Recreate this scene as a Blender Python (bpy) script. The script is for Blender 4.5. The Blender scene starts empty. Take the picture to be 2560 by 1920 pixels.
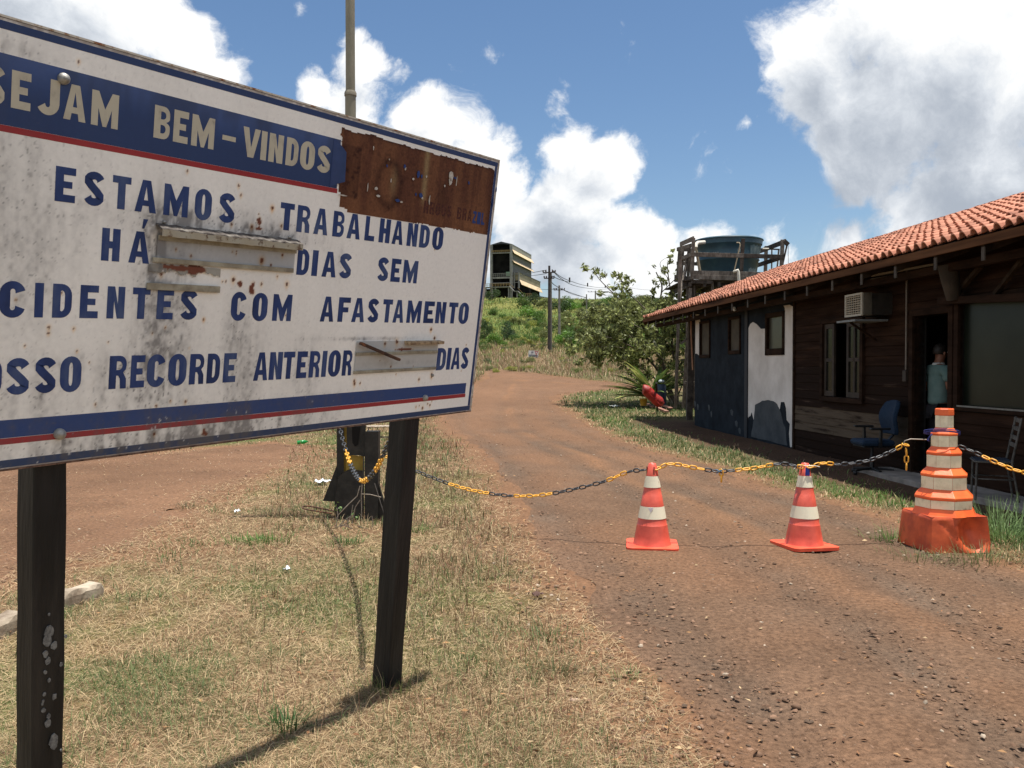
import bpy, math, random
import numpy as np
from mathutils import Vector, Matrix, noise as mnoise
from mathutils.geometry import tessellate_polygon
random.seed(7); RNG = np.random.default_rng(11)
sc = bpy.context.scene
COL = sc.collection
R = math.radians
# ---------------------------------------------------------------- camera
F, CX, CY, EYE = 2128.0, 1280.0, 960.0, 1.55      # focal length and centre of the 2560 px photograph
PITCH = math.atan(41 / F)
cam = bpy.data.cameras.new('camera'); cam.lens = F / 2560 * 36; cam.sensor_width = 36
cam.clip_start = .05; cam.clip_end = 3000
camo = bpy.data.objects.new('camera', cam); COL.objects.link(camo)
camo.location = (0, 0, EYE); camo.rotation_euler = (R(90) - PITCH, 0, 0)
sc.camera = camo
# ---------------------------------------------------------------- light
SUN = Vector((.150, .0, 1)).normalized()
SUN_EL = math.asin(SUN.z); SUN_AZ = math.atan2(SUN.x, SUN.y)
sl = bpy.data.lights.new('sun', 'SUN'); sl.energy = 3.5; sl.angle = R(.53); sl.color = (1, .955, .88)
so = bpy.data.objects.new('sun', sl); COL.objects.link(so)
so.rotation_euler = SUN.to_track_quat('Z', 'Y').to_euler(); so.location = (30, 0, 60)
sc.view_settings.view_transform = 'Standard'; sc.view_settings.look = 'None'
sc.view_settings.gamma = 1; sc.view_settings.use_curve_mapping = False
sc.view_settings.exposure = 1.0
sc.render.engine = 'CYCLES'
sc.cycles.use_denoising = True
sc.cycles.max_bounces = 6; sc.cycles.transparent_max_bounces = 8
world = bpy.data.worlds.new('World'); sc.world = world; world.use_nodes = True
def pray(px, py):
    """direction in which the photograph shows pixel (px, py)"""
    x = (px - CX) / F; z = -(py - CY) / F; c, s = math.cos(PITCH), math.sin(PITCH)
    return Vector((x, c + z * s, -s + z * c))
def at(px, py, Y):
    r = pray(px, py); return Vector((0, 0, EYE)) + r * (Y / r.y)
def build_world():
    nt = world.node_tree; N = nt.nodes; Lk = nt.links; N.clear()
    def node(t, **k):
        n = N.new(t)
        for a, b in k.items(): setattr(n, a, b)
        return n
    def math_(op, a, b=None, c=None, clamp=False):
        n = node('ShaderNodeMath', operation=op, use_clamp=clamp)
        for i, v in enumerate((a, b, c)):
            if v is None: continue
            if isinstance(v, (int, float)): n.inputs[i].default_value = v
            else: Lk.new(v, n.inputs[i])
        return n.outputs[0]
    tc = node('ShaderNodeTexCoord')
    # density group : direction -> cloud density
    g = bpy.data.node_groups.new('cloud_density', 'ShaderNodeTree')
    g.interface.new_socket('Vector', in_out='INPUT', socket_type='NodeSocketVector')
    g.interface.new_socket('Density', in_out='OUTPUT', socket_type='NodeSocketFloat')
    gi = g.nodes.new('NodeGroupInput'); go = g.nodes.new('NodeGroupOutput')
    def gm(op, a, b=None, c=None, clamp=False):
        n = g.nodes.new('ShaderNodeMath'); n.operation = op; n.use_clamp = clamp
        for i, v in enumerate((a, b, c)):
            if v is None: continue
            if isinstance(v, (int, float)): n.inputs[i].default_value = v
            else: g.links.new(v, n.inputs[i])
        return n.outputs[0]
    def gv(op, a, b):
        n = g.nodes.new('ShaderNodeVectorMath'); n.operation = op
        for i, v in enumerate((a, b)):
            if isinstance(v, (tuple, Vector)): n.inputs[i].default_value = tuple(v)
            elif isinstance(v, float): n.inputs['Scale'].default_value = v
            elif v is not None: g.links.new(v, n.inputs[i])
        return n
    # warp
    wn = g.nodes.new('ShaderNodeTexNoise'); wn.inputs['Scale'].default_value = 5.0; wn.inputs['Detail'].default_value = 5
    g.links.new(gi.outputs[0], wn.inputs['Vector'])
    wv = gv('SUBTRACT', wn.outputs['Color'], (.5, .5, .5))
    ws = g.nodes.new('ShaderNodeVectorMath'); ws.operation = 'SCALE'; ws.inputs['Scale'].default_value = .13
    g.links.new(wv.outputs[0], ws.inputs[0])
    v = gv('ADD', gi.outputs[0], ws.outputs[0]).outputs[0]
    BL = [(60, -20, 260, 1), (260, 60, 190, 1), (420, 140, 120, 1), (540, 225, 80, .9), (120, 150, 200, 1),
          (860, 60, 60, .6), (900, 140, 85, .9), (1010, 160, 60, .55), (790, 240, 80, .9), (900, 290, 130, 1), (1060, 320, 120, 1),
          (1180, 400, 120, 1), (1240, 480, 110, 1), (1000, 400, 160, 1), (700, 10, 40, .3),
          (1405, 175, 30, .55), (1400, 215, 40, .75), (1380, 255, 50, .8), (1410, 300, 60, .9), (1420, 350, 90, 1), (1500, 395, 105, 1), (1540, 460, 70, .9), (1290, 560, 60, .9),
          (1460, 540, 130, 1), (1590, 580, 100, 1), (1400, 630, 150, .9), (1600, 660, 130, .85), (1500, 720, 200, .7), (1300, 650, 120, .6), (1100, 500, 160, .9), (1700, 700, 120, .7),
          (1240, 125, 48, .42), (1215, 110, 30, .4),
          (2200, 60, 210, 1), (2040, 190, 150, 1), (2010, 290, 100, .9), (2400, 160, 260, 1), (2200, 300, 210, 1), (2450, 400, 200, 1), (1935, 205, 55, .8), (2110, 430, 100, .9),
          (2330, 520, 150, .9), (2150, 600, 75, .85), (2480, 600, 120, .8), (2700, 200, 300, 1),
          (1790, 605, 75, .95), (1880, 600, 75, .95), (1940, 640, 60, .7), (1730, 650, 55, .7), (1700, 560, 30, .25), (1850, 380, 26, .3)]
    acc = None
    for px, py, r, w in BL:
        d = pray(px, py); kk = d.length; d.normalize()
        # distance inside the unit sphere, falling from w at the centre to 0 at the rim
        dn = gv('DISTANCE', v, d).outputs['Value']
        rr = r / F / kk * 1.25
        f = gm('MULTIPLY_ADD', dn, -w / rr, w, clamp=True)
        acc = f if acc is None else gm('MAXIMUM', acc, f)
    # sky out of view : clouds added, their cover raised for more fill light
    sx = g.nodes.new('ShaderNodeSeparateXYZ'); g.links.new(gi.outputs[0], sx.inputs[0])
    cone = g.nodes.new('ShaderNodeVectorMath'); cone.operation = 'DOT_PRODUCT'; g.links.new(gi.outputs[0], cone.inputs[0])
    cone.inputs[1].default_value = tuple(Vector((0, 1, .2)).normalized())
    out = gm('MULTIPLY_ADD', cone.outputs['Value'], -6.0, 4.6, clamp=True)
    gn = g.nodes.new('ShaderNodeTexNoise'); gn.inputs['Scale'].default_value = 2.6; gn.inputs['Detail'].default_value = 2
    g.links.new(v, gn.inputs['Vector'])
    gen = gm('MULTIPLY', gm('MULTIPLY_ADD', gn.outputs['Fac'], 5.0, -1.9, clamp=True), out)
    acc = gm('MAXIMUM', acc, gm('MULTIPLY', gen, .7))
    n1 = g.nodes.new('ShaderNodeTexNoise'); n1.inputs['Scale'].default_value = 13; n1.inputs['Detail'].default_value = 9
    n1.inputs['Roughness'].default_value = .66
    g.links.new(v, n1.inputs['Vector'])
    nz = gm('SUBTRACT', n1.outputs['Fac'], .5)
    d = gm('MULTIPLY_ADD', nz, 1.45, acc)
    g.links.new(d, go.inputs[0])
    def dens(vec):
        n = node('ShaderNodeGroup'); n.node_tree = g
        Lk.new(vec, n.inputs[0]); return n.outputs[0]
    def off(dv):
        n = node('ShaderNodeVectorMath', operation='ADD'); Lk.new(tc.outputs['Generated'], n.inputs[0]); n.inputs[1].default_value = dv
        return n.outputs[0]
    d0 = dens(tc.outputs['Generated'])
    d1 = dens(off((.012, -.004, .035)))
    d2 = dens(off((.03, -.01, .10)))
    alpha = node('ShaderNodeMapRange', interpolation_type='SMOOTHSTEP'); Lk.new(d0, alpha.inputs[0])
    alpha.inputs[1].default_value = .16; alpha.inputs[2].default_value = .52
    # light on the cloud : bright where little cloud stands between it and the sun above
    thick = math_('ADD', math_('MULTIPLY', d1, .55), math_('MULTIPLY', d2, .45))
    lum = node('ShaderNodeMapRange', interpolation_type='SMOOTHSTEP'); Lk.new(thick, lum.inputs[0])
    lum.inputs[1].default_value = .12; lum.inputs[2].default_value = .92; lum.inputs[3].default_value = 1.0; lum.inputs[4].default_value = 0.0
    cr = node('ShaderNodeValToRGB'); Lk.new(lum.outputs[0], cr.inputs[0])
    e = cr.color_ramp.elements; e[0].position = 0; e[0].color = (.31, .345, .40, 1); e[1].position = 1; e[1].color = (.80, .80, .79, 1)
    m = e.new(.50); m.color = (.53, .56, .60, 1)
    sky = node('ShaderNodeTexSky', sky_type='NISHITA'); sky.sun_disc = False
    sky.sun_elevation = SUN_EL; sky.sun_rotation = SUN_AZ; sky.air_density = 1.0; sky.dust_density = .6; sky.ozone_density = 1.6
    hs = node('ShaderNodeHueSaturation'); hs.inputs['Saturation'].default_value = 1.13; hs.inputs['Value'].default_value = .60; Lk.new(sky.outputs[0], hs.inputs['Color'])
    STR = .10
    cs = node('ShaderNodeVectorMath', operation='SCALE'); Lk.new(cr.outputs[0], cs.inputs[0]); cs.inputs['Scale'].default_value = .70 / STR
    mx = node('ShaderNodeMix', data_type='RGBA'); Lk.new(alpha.outputs[0], mx.inputs['Factor'])
    Lk.new(hs.outputs[0], mx.inputs['A']); Lk.new(cs.outputs[0], mx.inputs['B'])
    bg = node('ShaderNodeBackground'); bg.inputs['Strength'].default_value = STR
    Lk.new(mx.outputs['Result'], bg.inputs['Color'])
    wo = node('ShaderNodeOutputWorld'); Lk.new(bg.outputs[0], wo.inputs['Surface'])
build_world()
world.cycles.sampling_method = 'MANUAL'; world.cycles.sample_map_resolution = 512
# ---------------------------------------------------------------- noise in numpy
def _h(i, j, s):
    i = i.astype(np.int64).astype(np.uint64); j = j.astype(np.int64).astype(np.uint64)
    n = (i * np.uint64(374761393) + j * np.uint64(668265263) + np.uint64((s * 2246822519 + 3266489917) & 0xffffffff)) & np.uint64(0xffffffff)
    n = ((n ^ (n >> np.uint64(13))) * np.uint64(1274126177)) & np.uint64(0xffffffff)
    n = n ^ (n >> np.uint64(16))
    return (n & np.uint64(0xffffff)).astype(float) / float(0xffffff)
def vn(x, y, s=0):
    x = np.asarray(x, float); y = np.asarray(y, float)
    i = np.floor(x); j = np.floor(y); u = x - i; v = y - j
    u = u * u * (3 - 2 * u); v = v * v * (3 - 2 * v)
    return (_h(i, j, s) * (1 - u) + _h(i + 1, j, s) * u) * (1 - v) + (_h(i, j + 1, s) * (1 - u) + _h(i + 1, j + 1, s) * u) * v
def fbm(x, y, s=0, o=4):
    t = 0; a = .5; n = 0
    for k in range(o):
        t = t + a * vn(np.asarray(x) * 2 ** k + 17 * k, np.asarray(y) * 2 ** k - 9 * k, s + k); n += a; a *= .55
    return t / n
def sst(a, b, x):
    t = np.clip((np.asarray(x, float) - a) / (b - a), 0, 1); return t * t * (3 - 2 * t)
# ---------------------------------------------------------------- materials
MATS = {}
def mat(name, c1, c2=None, scale=6., rough=.75, bump=0., bscale=40., stretch=(1, 1, 1), metal=0., c3=None, attr=None, lo=.35, hi=.65,
        spec=.4, transl=0., detail=6., coat=0., island=0., coords='Object'):
    if name in MATS: return MATS[name]
    m = bpy.data.materials.new(name); m.use_nodes = True; MATS[name] = m
    nt = m.node_tree; N = nt.nodes; Lk = nt.links
    b = N['Principled BSDF']; out = N['Material Output']
    b.inputs['Roughness'].default_value = rough; b.inputs['Metallic'].default_value = metal
    b.inputs['Specular IOR Level'].default_value = spec; b.inputs['Coat Weight'].default_value = coat
    tc = N.new('ShaderNodeTexCoord'); mp = N.new('ShaderNodeMapping'); mp.inputs['Scale'].default_value = stretch
    Lk.new(tc.outputs[coords], mp.inputs[0])
    def rgb(c): return (c[0], c[1], c[2], 1)
    col = None
    if attr:
        a = N.new('ShaderNodeAttribute'); a.attribute_name = attr; col = a.outputs['Color']
    if c2 is not None:
        n = N.new('ShaderNodeTexNoise'); n.inputs['Scale'].default_value = scale; n.inputs['Detail'].default_value = detail
        n.inputs['Roughness'].default_value = .62
        Lk.new(mp.outputs[0], n.inputs['Vector'])
        r = N.new('ShaderNodeValToRGB'); Lk.new(n.outputs['Fac'], r.inputs[0])
        e = r.color_ramp.elements; e[0].position = lo; e[0].color = rgb(c1); e[1].position = hi; e[1].color = rgb(c2)
        if c3: q = e.new((lo + hi) / 2); q.color = rgb(c3)
        if col is None: col = r.outputs[0]
        else:
            mx = N.new('ShaderNodeMix'); mx.data_type = 'RGBA'; mx.blend_type = 'MULTIPLY'; mx.inputs['Factor'].default_value = 1
            Lk.new(col, mx.inputs['A']); Lk.new(r.outputs[0], mx.inputs['B']); col = mx.outputs['Result']
    if island:
        gm = N.new('ShaderNodeNewGeometry'); mr = N.new('ShaderNodeMapRange'); Lk.new(gm.outputs['Random Per Island'], mr.inputs[0])
        mr.inputs[3].default_value = 1 - island; mr.inputs[4].default_value = 1 + island
        oi = N.new('ShaderNodeObjectInfo'); mr2 = N.new('ShaderNodeMapRange'); Lk.new(oi.outputs['Random'], mr2.inputs[0])
        mr2.inputs[3].default_value = .78; mr2.inputs[4].default_value = 1.22
        mm = N.new('ShaderNodeMath'); mm.operation = 'MULTIPLY'; Lk.new(mr.outputs[0], mm.inputs[0]); Lk.new(mr2.outputs[0], mm.inputs[1])
        vm = N.new('ShaderNodeVectorMath'); vm.operation = 'SCALE'; Lk.new(mm.outputs[0], vm.inputs['Scale'])
        if col is None: vm.inputs[0].default_value = c1
        else: Lk.new(col, vm.inputs[0])
        col = vm.outputs[0]
    if col is None: b.inputs['Base Color'].default_value = rgb(c1)
    else: Lk.new(col, b.inputs['Base Color'])
    if bump:
        n2 = N.new('ShaderNodeTexNoise'); n2.inputs['Scale'].default_value = bscale; n2.inputs['Detail'].default_value = 7
        Lk.new(mp.outputs[0], n2.inputs['Vector'])
        bp = N.new('ShaderNodeBump'); bp.inputs['Strength'].default_value = 1; bp.inputs['Distance'].default_value = bump
        Lk.new(n2.outputs['Fac'], bp.inputs['Height']); Lk.new(bp.outputs[0], b.inputs['Normal'])
    if transl:
        t = N.new('ShaderNodeBsdfTranslucent'); ms = N.new('ShaderNodeMixShader'); ms.inputs[0].default_value = transl
        if col is None: t.inputs[0].default_value = rgb(c1)
        else: Lk.new(col, t.inputs[0])
        Lk.new(b.outputs[0], ms.inputs[1]); Lk.new(t.outputs[0], ms.inputs[2]); Lk.new(ms.outputs[0], out.inputs[0])
    return m
# ---------------------------------------------------------------- mesh helpers
def tag(o, label=None, cat=None, group=None, kind=None):
    if label: o['label'] = label
    if cat: o['category'] = cat
    if group: o['group'] = group
    if kind: o['kind'] = kind
    return o
def link(name, me, parent=None):
    o = bpy.data.objects.new(name, me); COL.objects.link(o)
    if parent: o.parent = parent
    return o
def empty(name, loc=(0, 0, 0), rz=0, label=None, cat=None, group=None, rot=None):
    o = bpy.data.objects.new(name, None); COL.objects.link(o); o.location = loc
    o.rotation_euler = rot if rot else (0, 0, rz); o.empty_display_size = .2
    return tag(o, label, cat, group)
def copy_tree(o, parent=None):
    c = o.copy(); COL.objects.link(c)
    if parent: c.parent = parent
    for ch in o.children: copy_tree(ch, c)
    return c
class MB:
    def __init__(s): s.v = []; s.f = []; s.sm = []
    def add(s, v, f, sm=False):
        b = len(s.v); s.v += [tuple(p) for p in v]; s.f += [tuple(b + i for i in q) for q in f]; s.sm += [sm] * len(f); return s
    def box(s, x0, x1, y0, y1, z0, z1, M=None):
        v = [Vector((x, y, z)) for x in (x0, x1) for y in (y0, y1) for z in (z0, z1)]
        if M: v = [M @ p for p in v]
        return s.add(v, [(0, 1, 3, 2), (4, 6, 7, 5), (0, 4, 5, 1), (2, 3, 7, 6), (0, 2, 6, 4), (1, 5, 7, 3)])
    def bar(s, a, b, w, h=None, up=(0, 0, 1)):
        a = Vector(a); b = Vector(b); h = h or w; d = (b - a).normalized(); u = Vector(up)
        if abs(d.dot(u)) > .98: u = Vector((0, 1, 0))
        x = d.cross(u).normalized() * w / 2; z = x.cross(d).normalized() * h / 2
        v = [p + sx * x + sz * z for p in (a, b) for sx, sz in ((-1, -1), (1, -1), (1, 1), (-1, 1))]
        return s.add(v, [(0, 3, 2, 1), (4, 5, 6, 7), (0, 1, 5, 4), (1, 2, 6, 5), (2, 3, 7, 6), (3, 0, 4, 7)])
    def tube(s, pts, r, n=8, cap=True, closed=False):
        pts = [Vector(p) for p in pts]; k = len(pts); rs = r if isinstance(r, (list, tuple)) else [r] * k
        rings = []; u = None
        for i, p in enumerate(pts):
            if closed: d = pts[(i + 1) % k] - pts[i - 1]
            else: d = pts[min(i + 1, k - 1)] - pts[max(i - 1, 0)]
            d.normalize()
            if u is None: u = d.orthogonal().normalized()
            u = (u - d * u.dot(d)).normalized(); w = d.cross(u)
            rings.append([p + (u * math.cos(2 * math.pi * j / n) + w * math.sin(2 * math.pi * j / n)) * rs[i] for j in range(n)])
        v = [p for q in rings for p in q]; f = []
        for i in range(k if closed else k - 1):
            for j in range(n):
                a = i * n + j; b = i * n + (j + 1) % n; i2 = (i + 1) % k
                f.append((a, b, i2 * n + (j + 1) % n, i2 * n + j))
        s.add(v, f, True)
        if cap and not closed: s.add(v[:n], [tuple(range(n - 1, -1, -1))]); s.add(v[-n:], [tuple(range(n))])
        return s
    def lathe(s, prof, n=24, c=(0, 0, 0), ang=0, smooth=True, cap=True):
        v = []; f = []
        for r, z in prof:
            for j in range(n):
                a = ang + 2 * math.pi * j / n; v.append((c[0] + r * math.cos(a), c[1] + r * math.sin(a), c[2] + z))
        for i in range(len(prof) - 1):
            for j in range(n): f.append((i * n + j, i * n + (j + 1) % n, (i + 1) * n + (j + 1) % n, (i + 1) * n + j))
        s.add(v, f, smooth)
        if cap: s.add(v[:n], [tuple(range(n - 1, -1, -1))]); s.add(v[-n:], [tuple(range(n))])
        return s
    def prism(s, poly, y0, y1, holes=(), M=None):
        """poly in the x-z plane pulled out from y0 to y1"""
        loops = [list(poly)] + [list(h) for h in holes]
        tri = tessellate_polygon([[Vector((a, b, 0)) for a, b in l] for l in loops])
        flat = [p for l in loops for p in l]; n = len(flat)
        v = [Vector((a, y0, b)) for a, b in flat] + [Vector((a, y1, b)) for a, b in flat]
        if M: v = [M @ p for p in v]
        f = [t for t in tri] + [tuple(n + i for i in reversed(t)) for t in tri]
        k = 0
        for l in loops:
            for i in range(len(l)): a = k + i; b = k + (i + 1) % len(l); f.append((a, b, n + b, n + a))
            k += len(l)
        return s.add(v, f)
    def flat(s, poly, y, holes=()):
        loops = [list(poly)] + [list(h) for h in holes]
        tri = tessellate_polygon([[Vector((a, b, 0)) for a, b in l] for l in loops])
        return s.add([(a, y, b) for l in loops for a, b in l], tri)
    def mesh(s, name, m=None):
        me = bpy.data.meshes.new(name); me.from_pydata(s.v, [], s.f); me.polygons.foreach_set('use_smooth', s.sm)
        if m: me.materials.append(m)
        me.update(); return me
    def build(s, name, m, parent=None, bevel=0, label=None):
        o = link(name, s.mesh(name, m), parent)
        if bevel:
            b = o.modifiers.new('bevel', 'BEVEL'); b.width = bevel; b.segments = 2; b.limit_method = 'ANGLE'
        if label: o['label'] = label
        return o
def fast_mesh(name, V, faces, m, cols=None, smooth=False):
    """V (n,3); faces: list of (k, m) index arrays, one per polygon size"""
    me = bpy.data.meshes.new(name); me.vertices.add(len(V)); me.vertices.foreach_set('co', np.asarray(V, np.float32).ravel())
    tot = sum(a.size for a in faces); npol = sum(len(a) for a in faces)
    me.loops.add(tot); me.polygons.add(npol)
    me.loops.foreach_set('vertex_index', np.concatenate([a.ravel() for a in faces]).astype(np.int32))
    sizes = np.concatenate([np.full(len(a), a.shape[1]) for a in faces]); st = np.concatenate([[0], np.cumsum(sizes)[:-1]])
    me.polygons.foreach_set('loop_start', st.astype(np.int32))
    if smooth: me.polygons.foreach_set('use_smooth', np.ones(npol, bool))
    if cols is not None:
        a = me.color_attributes.new('col', 'FLOAT_COLOR', 'POINT'); c = np.ones((len(V), 4), np.float32); c[:, :3] = cols
        a.data.foreach_set('color', c.ravel())
    if m: me.materials.append(m)
    me.update(calc_edges=True); me.validate(); return me
def grid_faces(nr, nc, keep=None):
    a = np.arange(nr * nc).reshape(nr, nc)
    q = np.stack([a[:-1, :-1], a[:-1, 1:], a[1:, 1:], a[1:, :-1]], -1).reshape(-1, 4)
    return q if keep is None else q[keep.ravel()]
def catmull(P, n):
    P = [Vector(p) for p in P]; out = []
    Q = [P[0] * 2 - P[1]] + P + [P[-1] * 2 - P[-2]]
    for i in range(1, len(Q) - 2):
        for k in range(n):
            t = k / n; a, b, c, d = Q[i - 1], Q[i], Q[i + 1], Q[i + 2]
            out.append(.5 * ((2 * b) + (c - a) * t + (2 * a - 5 * b + 4 * c - d) * t * t + (3 * b - a - 3 * c + d) * t ** 3))
    out.append(P[-1]); return out
# ---------------------------------------------------------------- terrain
_TY = [-50, 22, 30, 38, 46, 52, 60, 74, 95, 120, 150, 200, 235, 262, 400, 900]
_TZ = [0, 0, .16, .58, 1.06, 1.36, 1.85, 2.85, 4.6, 7.3, 10.9, 17.0, 20.4, 21.6, 21.0, 14]
def H(x, y):
    x = np.asarray(x, float); y = np.asarray(y, float)
    z = np.interp(y, _TY, _TZ)
    far = sst(50, 120, y)
    z = z + far * (fbm(x / 30, y / 30, 3) - .5) * 3.0 + sst(24, 60, y) * (fbm(x / 6, y / 6, 5, 3) - .5) * .25
    z = z + (fbm(x / 1.3, y / 1.3, 9, 3) - .5) * .05
    z = z - sst(40, 200, np.abs(x)) * far * 6
    return z
def Hs(x, y): return float(H(x, y))
def ground(px, py, zoff=0):
    """where the sight line through a pixel meets the terrain"""
    r = pray(px, py); Ya = 1.0
    ys_ = 1.0 * 1.012 ** np.arange(560); P = np.array(r)[None] * (ys_ / r.y)[:, None]
    hit = np.nonzero(P[:, 2] + EYE <= H(P[:, 0], P[:, 1]) + zoff)[0]
    if not len(hit): return Vector((0, 0, EYE)) + r * (800 / r.y)
    i = hit[0]; a, b = (ys_[i - 1] if i else .5), ys_[i]
    for _ in range(10):
        m = (a + b) / 2; p = Vector((0, 0, EYE)) + r * (m / r.y)
        if p.z <= Hs(p.x, p.y) + zoff: b = m
        else: a = m
    return Vector((0, 0, EYE)) + r * (b / r.y)
# ================================================================ THE GROUND
def lin(*c):   # display colour 0..255 -> linear
    return tuple(((v / 255) / 12.92 if v / 255 <= .04045 else ((v / 255 + .055) / 1.055) ** 2.4) for v in c)
SOIL = np.array((.178, .100, .058)); SOIL_G = np.array((.128, .087, .060)); THATCH = np.array((.175, .120, .068)); GREENG = np.array((.10, .115, .04))
road_L = [(1900, 2300), (1790, 1920), (1580, 1650), (1410, 1430), (1310, 1300), (1250, 1200), (1180, 1110), (1120, 1060), (1120, 1010), (1170, 975), (1215, 945), (1226, 925), (1290, 930), (1356, 937), (1444, 948), (1540, 958), (1640, 965)]
road_R = [(3300, 1700), (2900, 1560), (2560, 1425), (2299, 1333), (2100, 1261), (1953, 1223), (1763, 1164), (1561, 1106), (1473, 1065), (1409, 1029), (1379, 1002), (1385, 991), (1405, 985), (1440, 980), (1480, 976), (1560, 970), (1700, 972)]
def to_plan(L):
    return [Vector((p.x, p.y, 0)) for p in (ground(*q) for q in L)]
RL, RR = to_plan(road_L), to_plan(road_R)
def resample(P, n, pw=1.0):
    P = catmull(P, 8); d = [0]
    for a, b in zip(P, P[1:]): d.append(d[-1] + (b - a).length)
    t = np.linspace(0, 1, n) ** pw * d[-1]
    return np.stack([np.interp(t, d, [p.x for p in P]), np.interp(t, d, [p.y for p in P])], 1)
RLs = [Vector((.75, -3.5, 0)), Vector((.75, -.8, 0))] + RL; RRs = [Vector((4.1, -1.6, 0)), Vector((4.0, 1.1, 0))] + RR
def ribbon_pts(A, B, nr, nc):
    # rows shared by index so that both banks keep their own corner points
    a = np.array([[p.x, p.y] for p in catmull(A, nr)]); b = np.array([[p.x, p.y] for p in catmull(B, nr)])
    t = np.linspace(0, 1, nc)[None, :, None]
    return a[:, None] * (1 - t) + b[:, None] * t
rb = ribbon_pts(RLs, RRs, 16, 90)
nr, nc = rb.shape[:2]
v = np.linspace(0, 1, nc)[None, :] * np.ones((nr, 1))
X, Y = rb[..., 0], rb[..., 1]
edge = np.minimum(v, 1 - v)
# loose ragged border
X = X + (fbm(X * 1.3, Y * 1.3, 31, 4) - .5) * .5 * (1 - sst(0, .15, edge))
rut = np.zeros_like(v)
for c, w in ((.10, .05), (.42, .06), (.60, .05), (.86, .05)):
    cc = c + (fbm(Y / 6, Y * 0 + c * 10, 8, 2) - .5) * .12
    rut += np.exp(-((v - cc) / w) ** 2)
Z = H(X, Y) + .014 - .022 * rut * (.4 + fbm(X, Y, 4)) + (fbm(X * 3.3, Y * 3.3, 6, 4) - .5) * .018 - .016 * (1 - sst(0, .06, edge))
n1 = fbm(X / 1.1, Y / 1.6, 12, 4)[..., None]; n2 = fbm(X / .35, Y / .35, 13, 4)[..., None]; n3 = fbm(X / 2.2, Y / 3.5, 15, 3)[..., None]
base = SOIL * (.90 + .35 * n3) + 0 * n1
g = np.clip(sst(.40, .62, n1) * .40 + (rut[..., None] * (0.25 + n2) * .60), 0, 1) * (1 - sst(14, 34, Y)[..., None] * .8)
colr = base * (1 - g) + SOIL_G * (.75 + .5 * n2) * g
orange = np.exp(-((v - (.52 + (fbm(Y / 3, Y * 0, 55, 2) - .5) * .15)) / .035) ** 2)[..., None] * sst(.35, .6, n3)
colr = colr * (1 - .25 * orange) + np.array((.32, .16, .075)) * .25 * orange
colr = colr * (.86 + .3 * n2)
me = fast_mesh('dirt_road', np.stack([X, Y, Z], -1).reshape(-1, 3), [grid_faces(nr, nc)],
               mat('road_soil', (.50, .47, .45), (1.42, 1.38, 1.34), scale=34, lo=.28, hi=.74, rough=.95, bump=.045, bscale=30, attr='col', spec=.15, detail=10, c3=(.95, .95, .95), coords='Object'),
               colr.reshape(-1, 3), True)
tag(link('dirt_road', me), kind='structure')
_rl = np.array([[p.x, p.y] for p in catmull(RLs, 16)]); _rr = np.array([[p.x, p.y] for p in catmull(RRs, 16)])
ROADPOLY = np.concatenate([_rl, _rr[::-1]])
lot_px = [(-700, 1500), (-300, 1560), (0, 1480), (180, 1425), (330, 1385), (450, 1310), (560, 1240), (680, 1185), (760, 1150), (800, 1118), (700, 1108), (560, 1118), (400, 1132), (170, 1140), (-100, 1135), (-500, 1120), (-1100, 1150)]
LOT = np.array([[p.x, p.y] for p in to_plan(lot_px)])
def dist_poly(P, x, y):
    """signed distance, positive inside"""
    x = np.asarray(x, float); y = np.asarray(y, float); best = np.full(x.shape, 1e9); ins = np.zeros(x.shape, bool)
    n = len(P)
    for i in range(n):
        ax, ay = P[i]; bx, by = P[(i + 1) % n]; dx, dy = bx - ax, by - ay; L2 = dx * dx + dy * dy + 1e-12
        t = np.clip(((x - ax) * dx + (y - ay) * dy) / L2, 0, 1)
        best = np.minimum(best, (x - ax - t * dx) ** 2 + (y - ay - t * dy) ** 2)
        c = ((ay > y) != (by > y))
        with np.errstate(divide='ignore', invalid='ignore'):
            xi = (bx - ax) * (y - ay) / (by - ay + 1e-12) + ax
        ins ^= c & (x < xi)
    d = np.sqrt(best); return np.where(ins, d, -d)
RP = ROADPOLY[::4]
# ---- main sheet
def spaced(a, b, s0, k):
    o = [0.0]; s = s0
    while o[-1] < max(abs(a), abs(b)): o.append(o[-1] + s); s = max(s0, o[-1] * k)
    o = np.array(o); return o
pos = spaced(0, 700, .11, .035)
xs = np.concatenate([-pos[::-1][:-1], pos]); ys = np.concatenate([np.arange(-6, 0, .3), spaced(0, 900, .11, .022)])
X, Y = np.meshgrid(xs, ys); Z = H(X, Y)
dR = dist_poly(RP, X, Y); dL = dist_poly(LOT, X, Y)
n1 = fbm(X / 1.2, Y / 1.2, 21, 4)[..., None]; n2 = fbm(X / .3, Y / .3, 22, 3)[..., None]; n3 = fbm(X / 9, Y / 9, 23, 4)[..., None]
near = THATCH * (1 - sst(.45, .7, n1)) + GREENG * sst(.45, .7, n1)
bare = SOIL * (.85 + .4 * n2)
wb = np.maximum(sst(-.9, .05, dR + (fbm(X * 2, Y * 2, 77) - .5) * .8), sst(-.7, .1, dL + (fbm(X * 2, Y * 2, 78) - .5) * 1.2))[..., None]
wb = np.clip(wb + .5 * sst(.55, .7, n2), 0, 1)
c = near * (1 - wb) + bare * wb
right = sst(.2, 1.5, X - 1.6)[..., None] * sst(4, 6, Y)[..., None] * (1 - sst(45, 55, Y)[..., None])
c = c * (1 - right * (1 - wb) * .8) + np.array((.10, .10, .045)) * right * (1 - wb) * .8
hill = np.array((.165, .17, .05)) * (1 - sst(.4, .65, n3)) + np.array((.10, .14, .035)) * sst(.4, .65, n3)
brown = np.array((.17, .12, .07))
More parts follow.
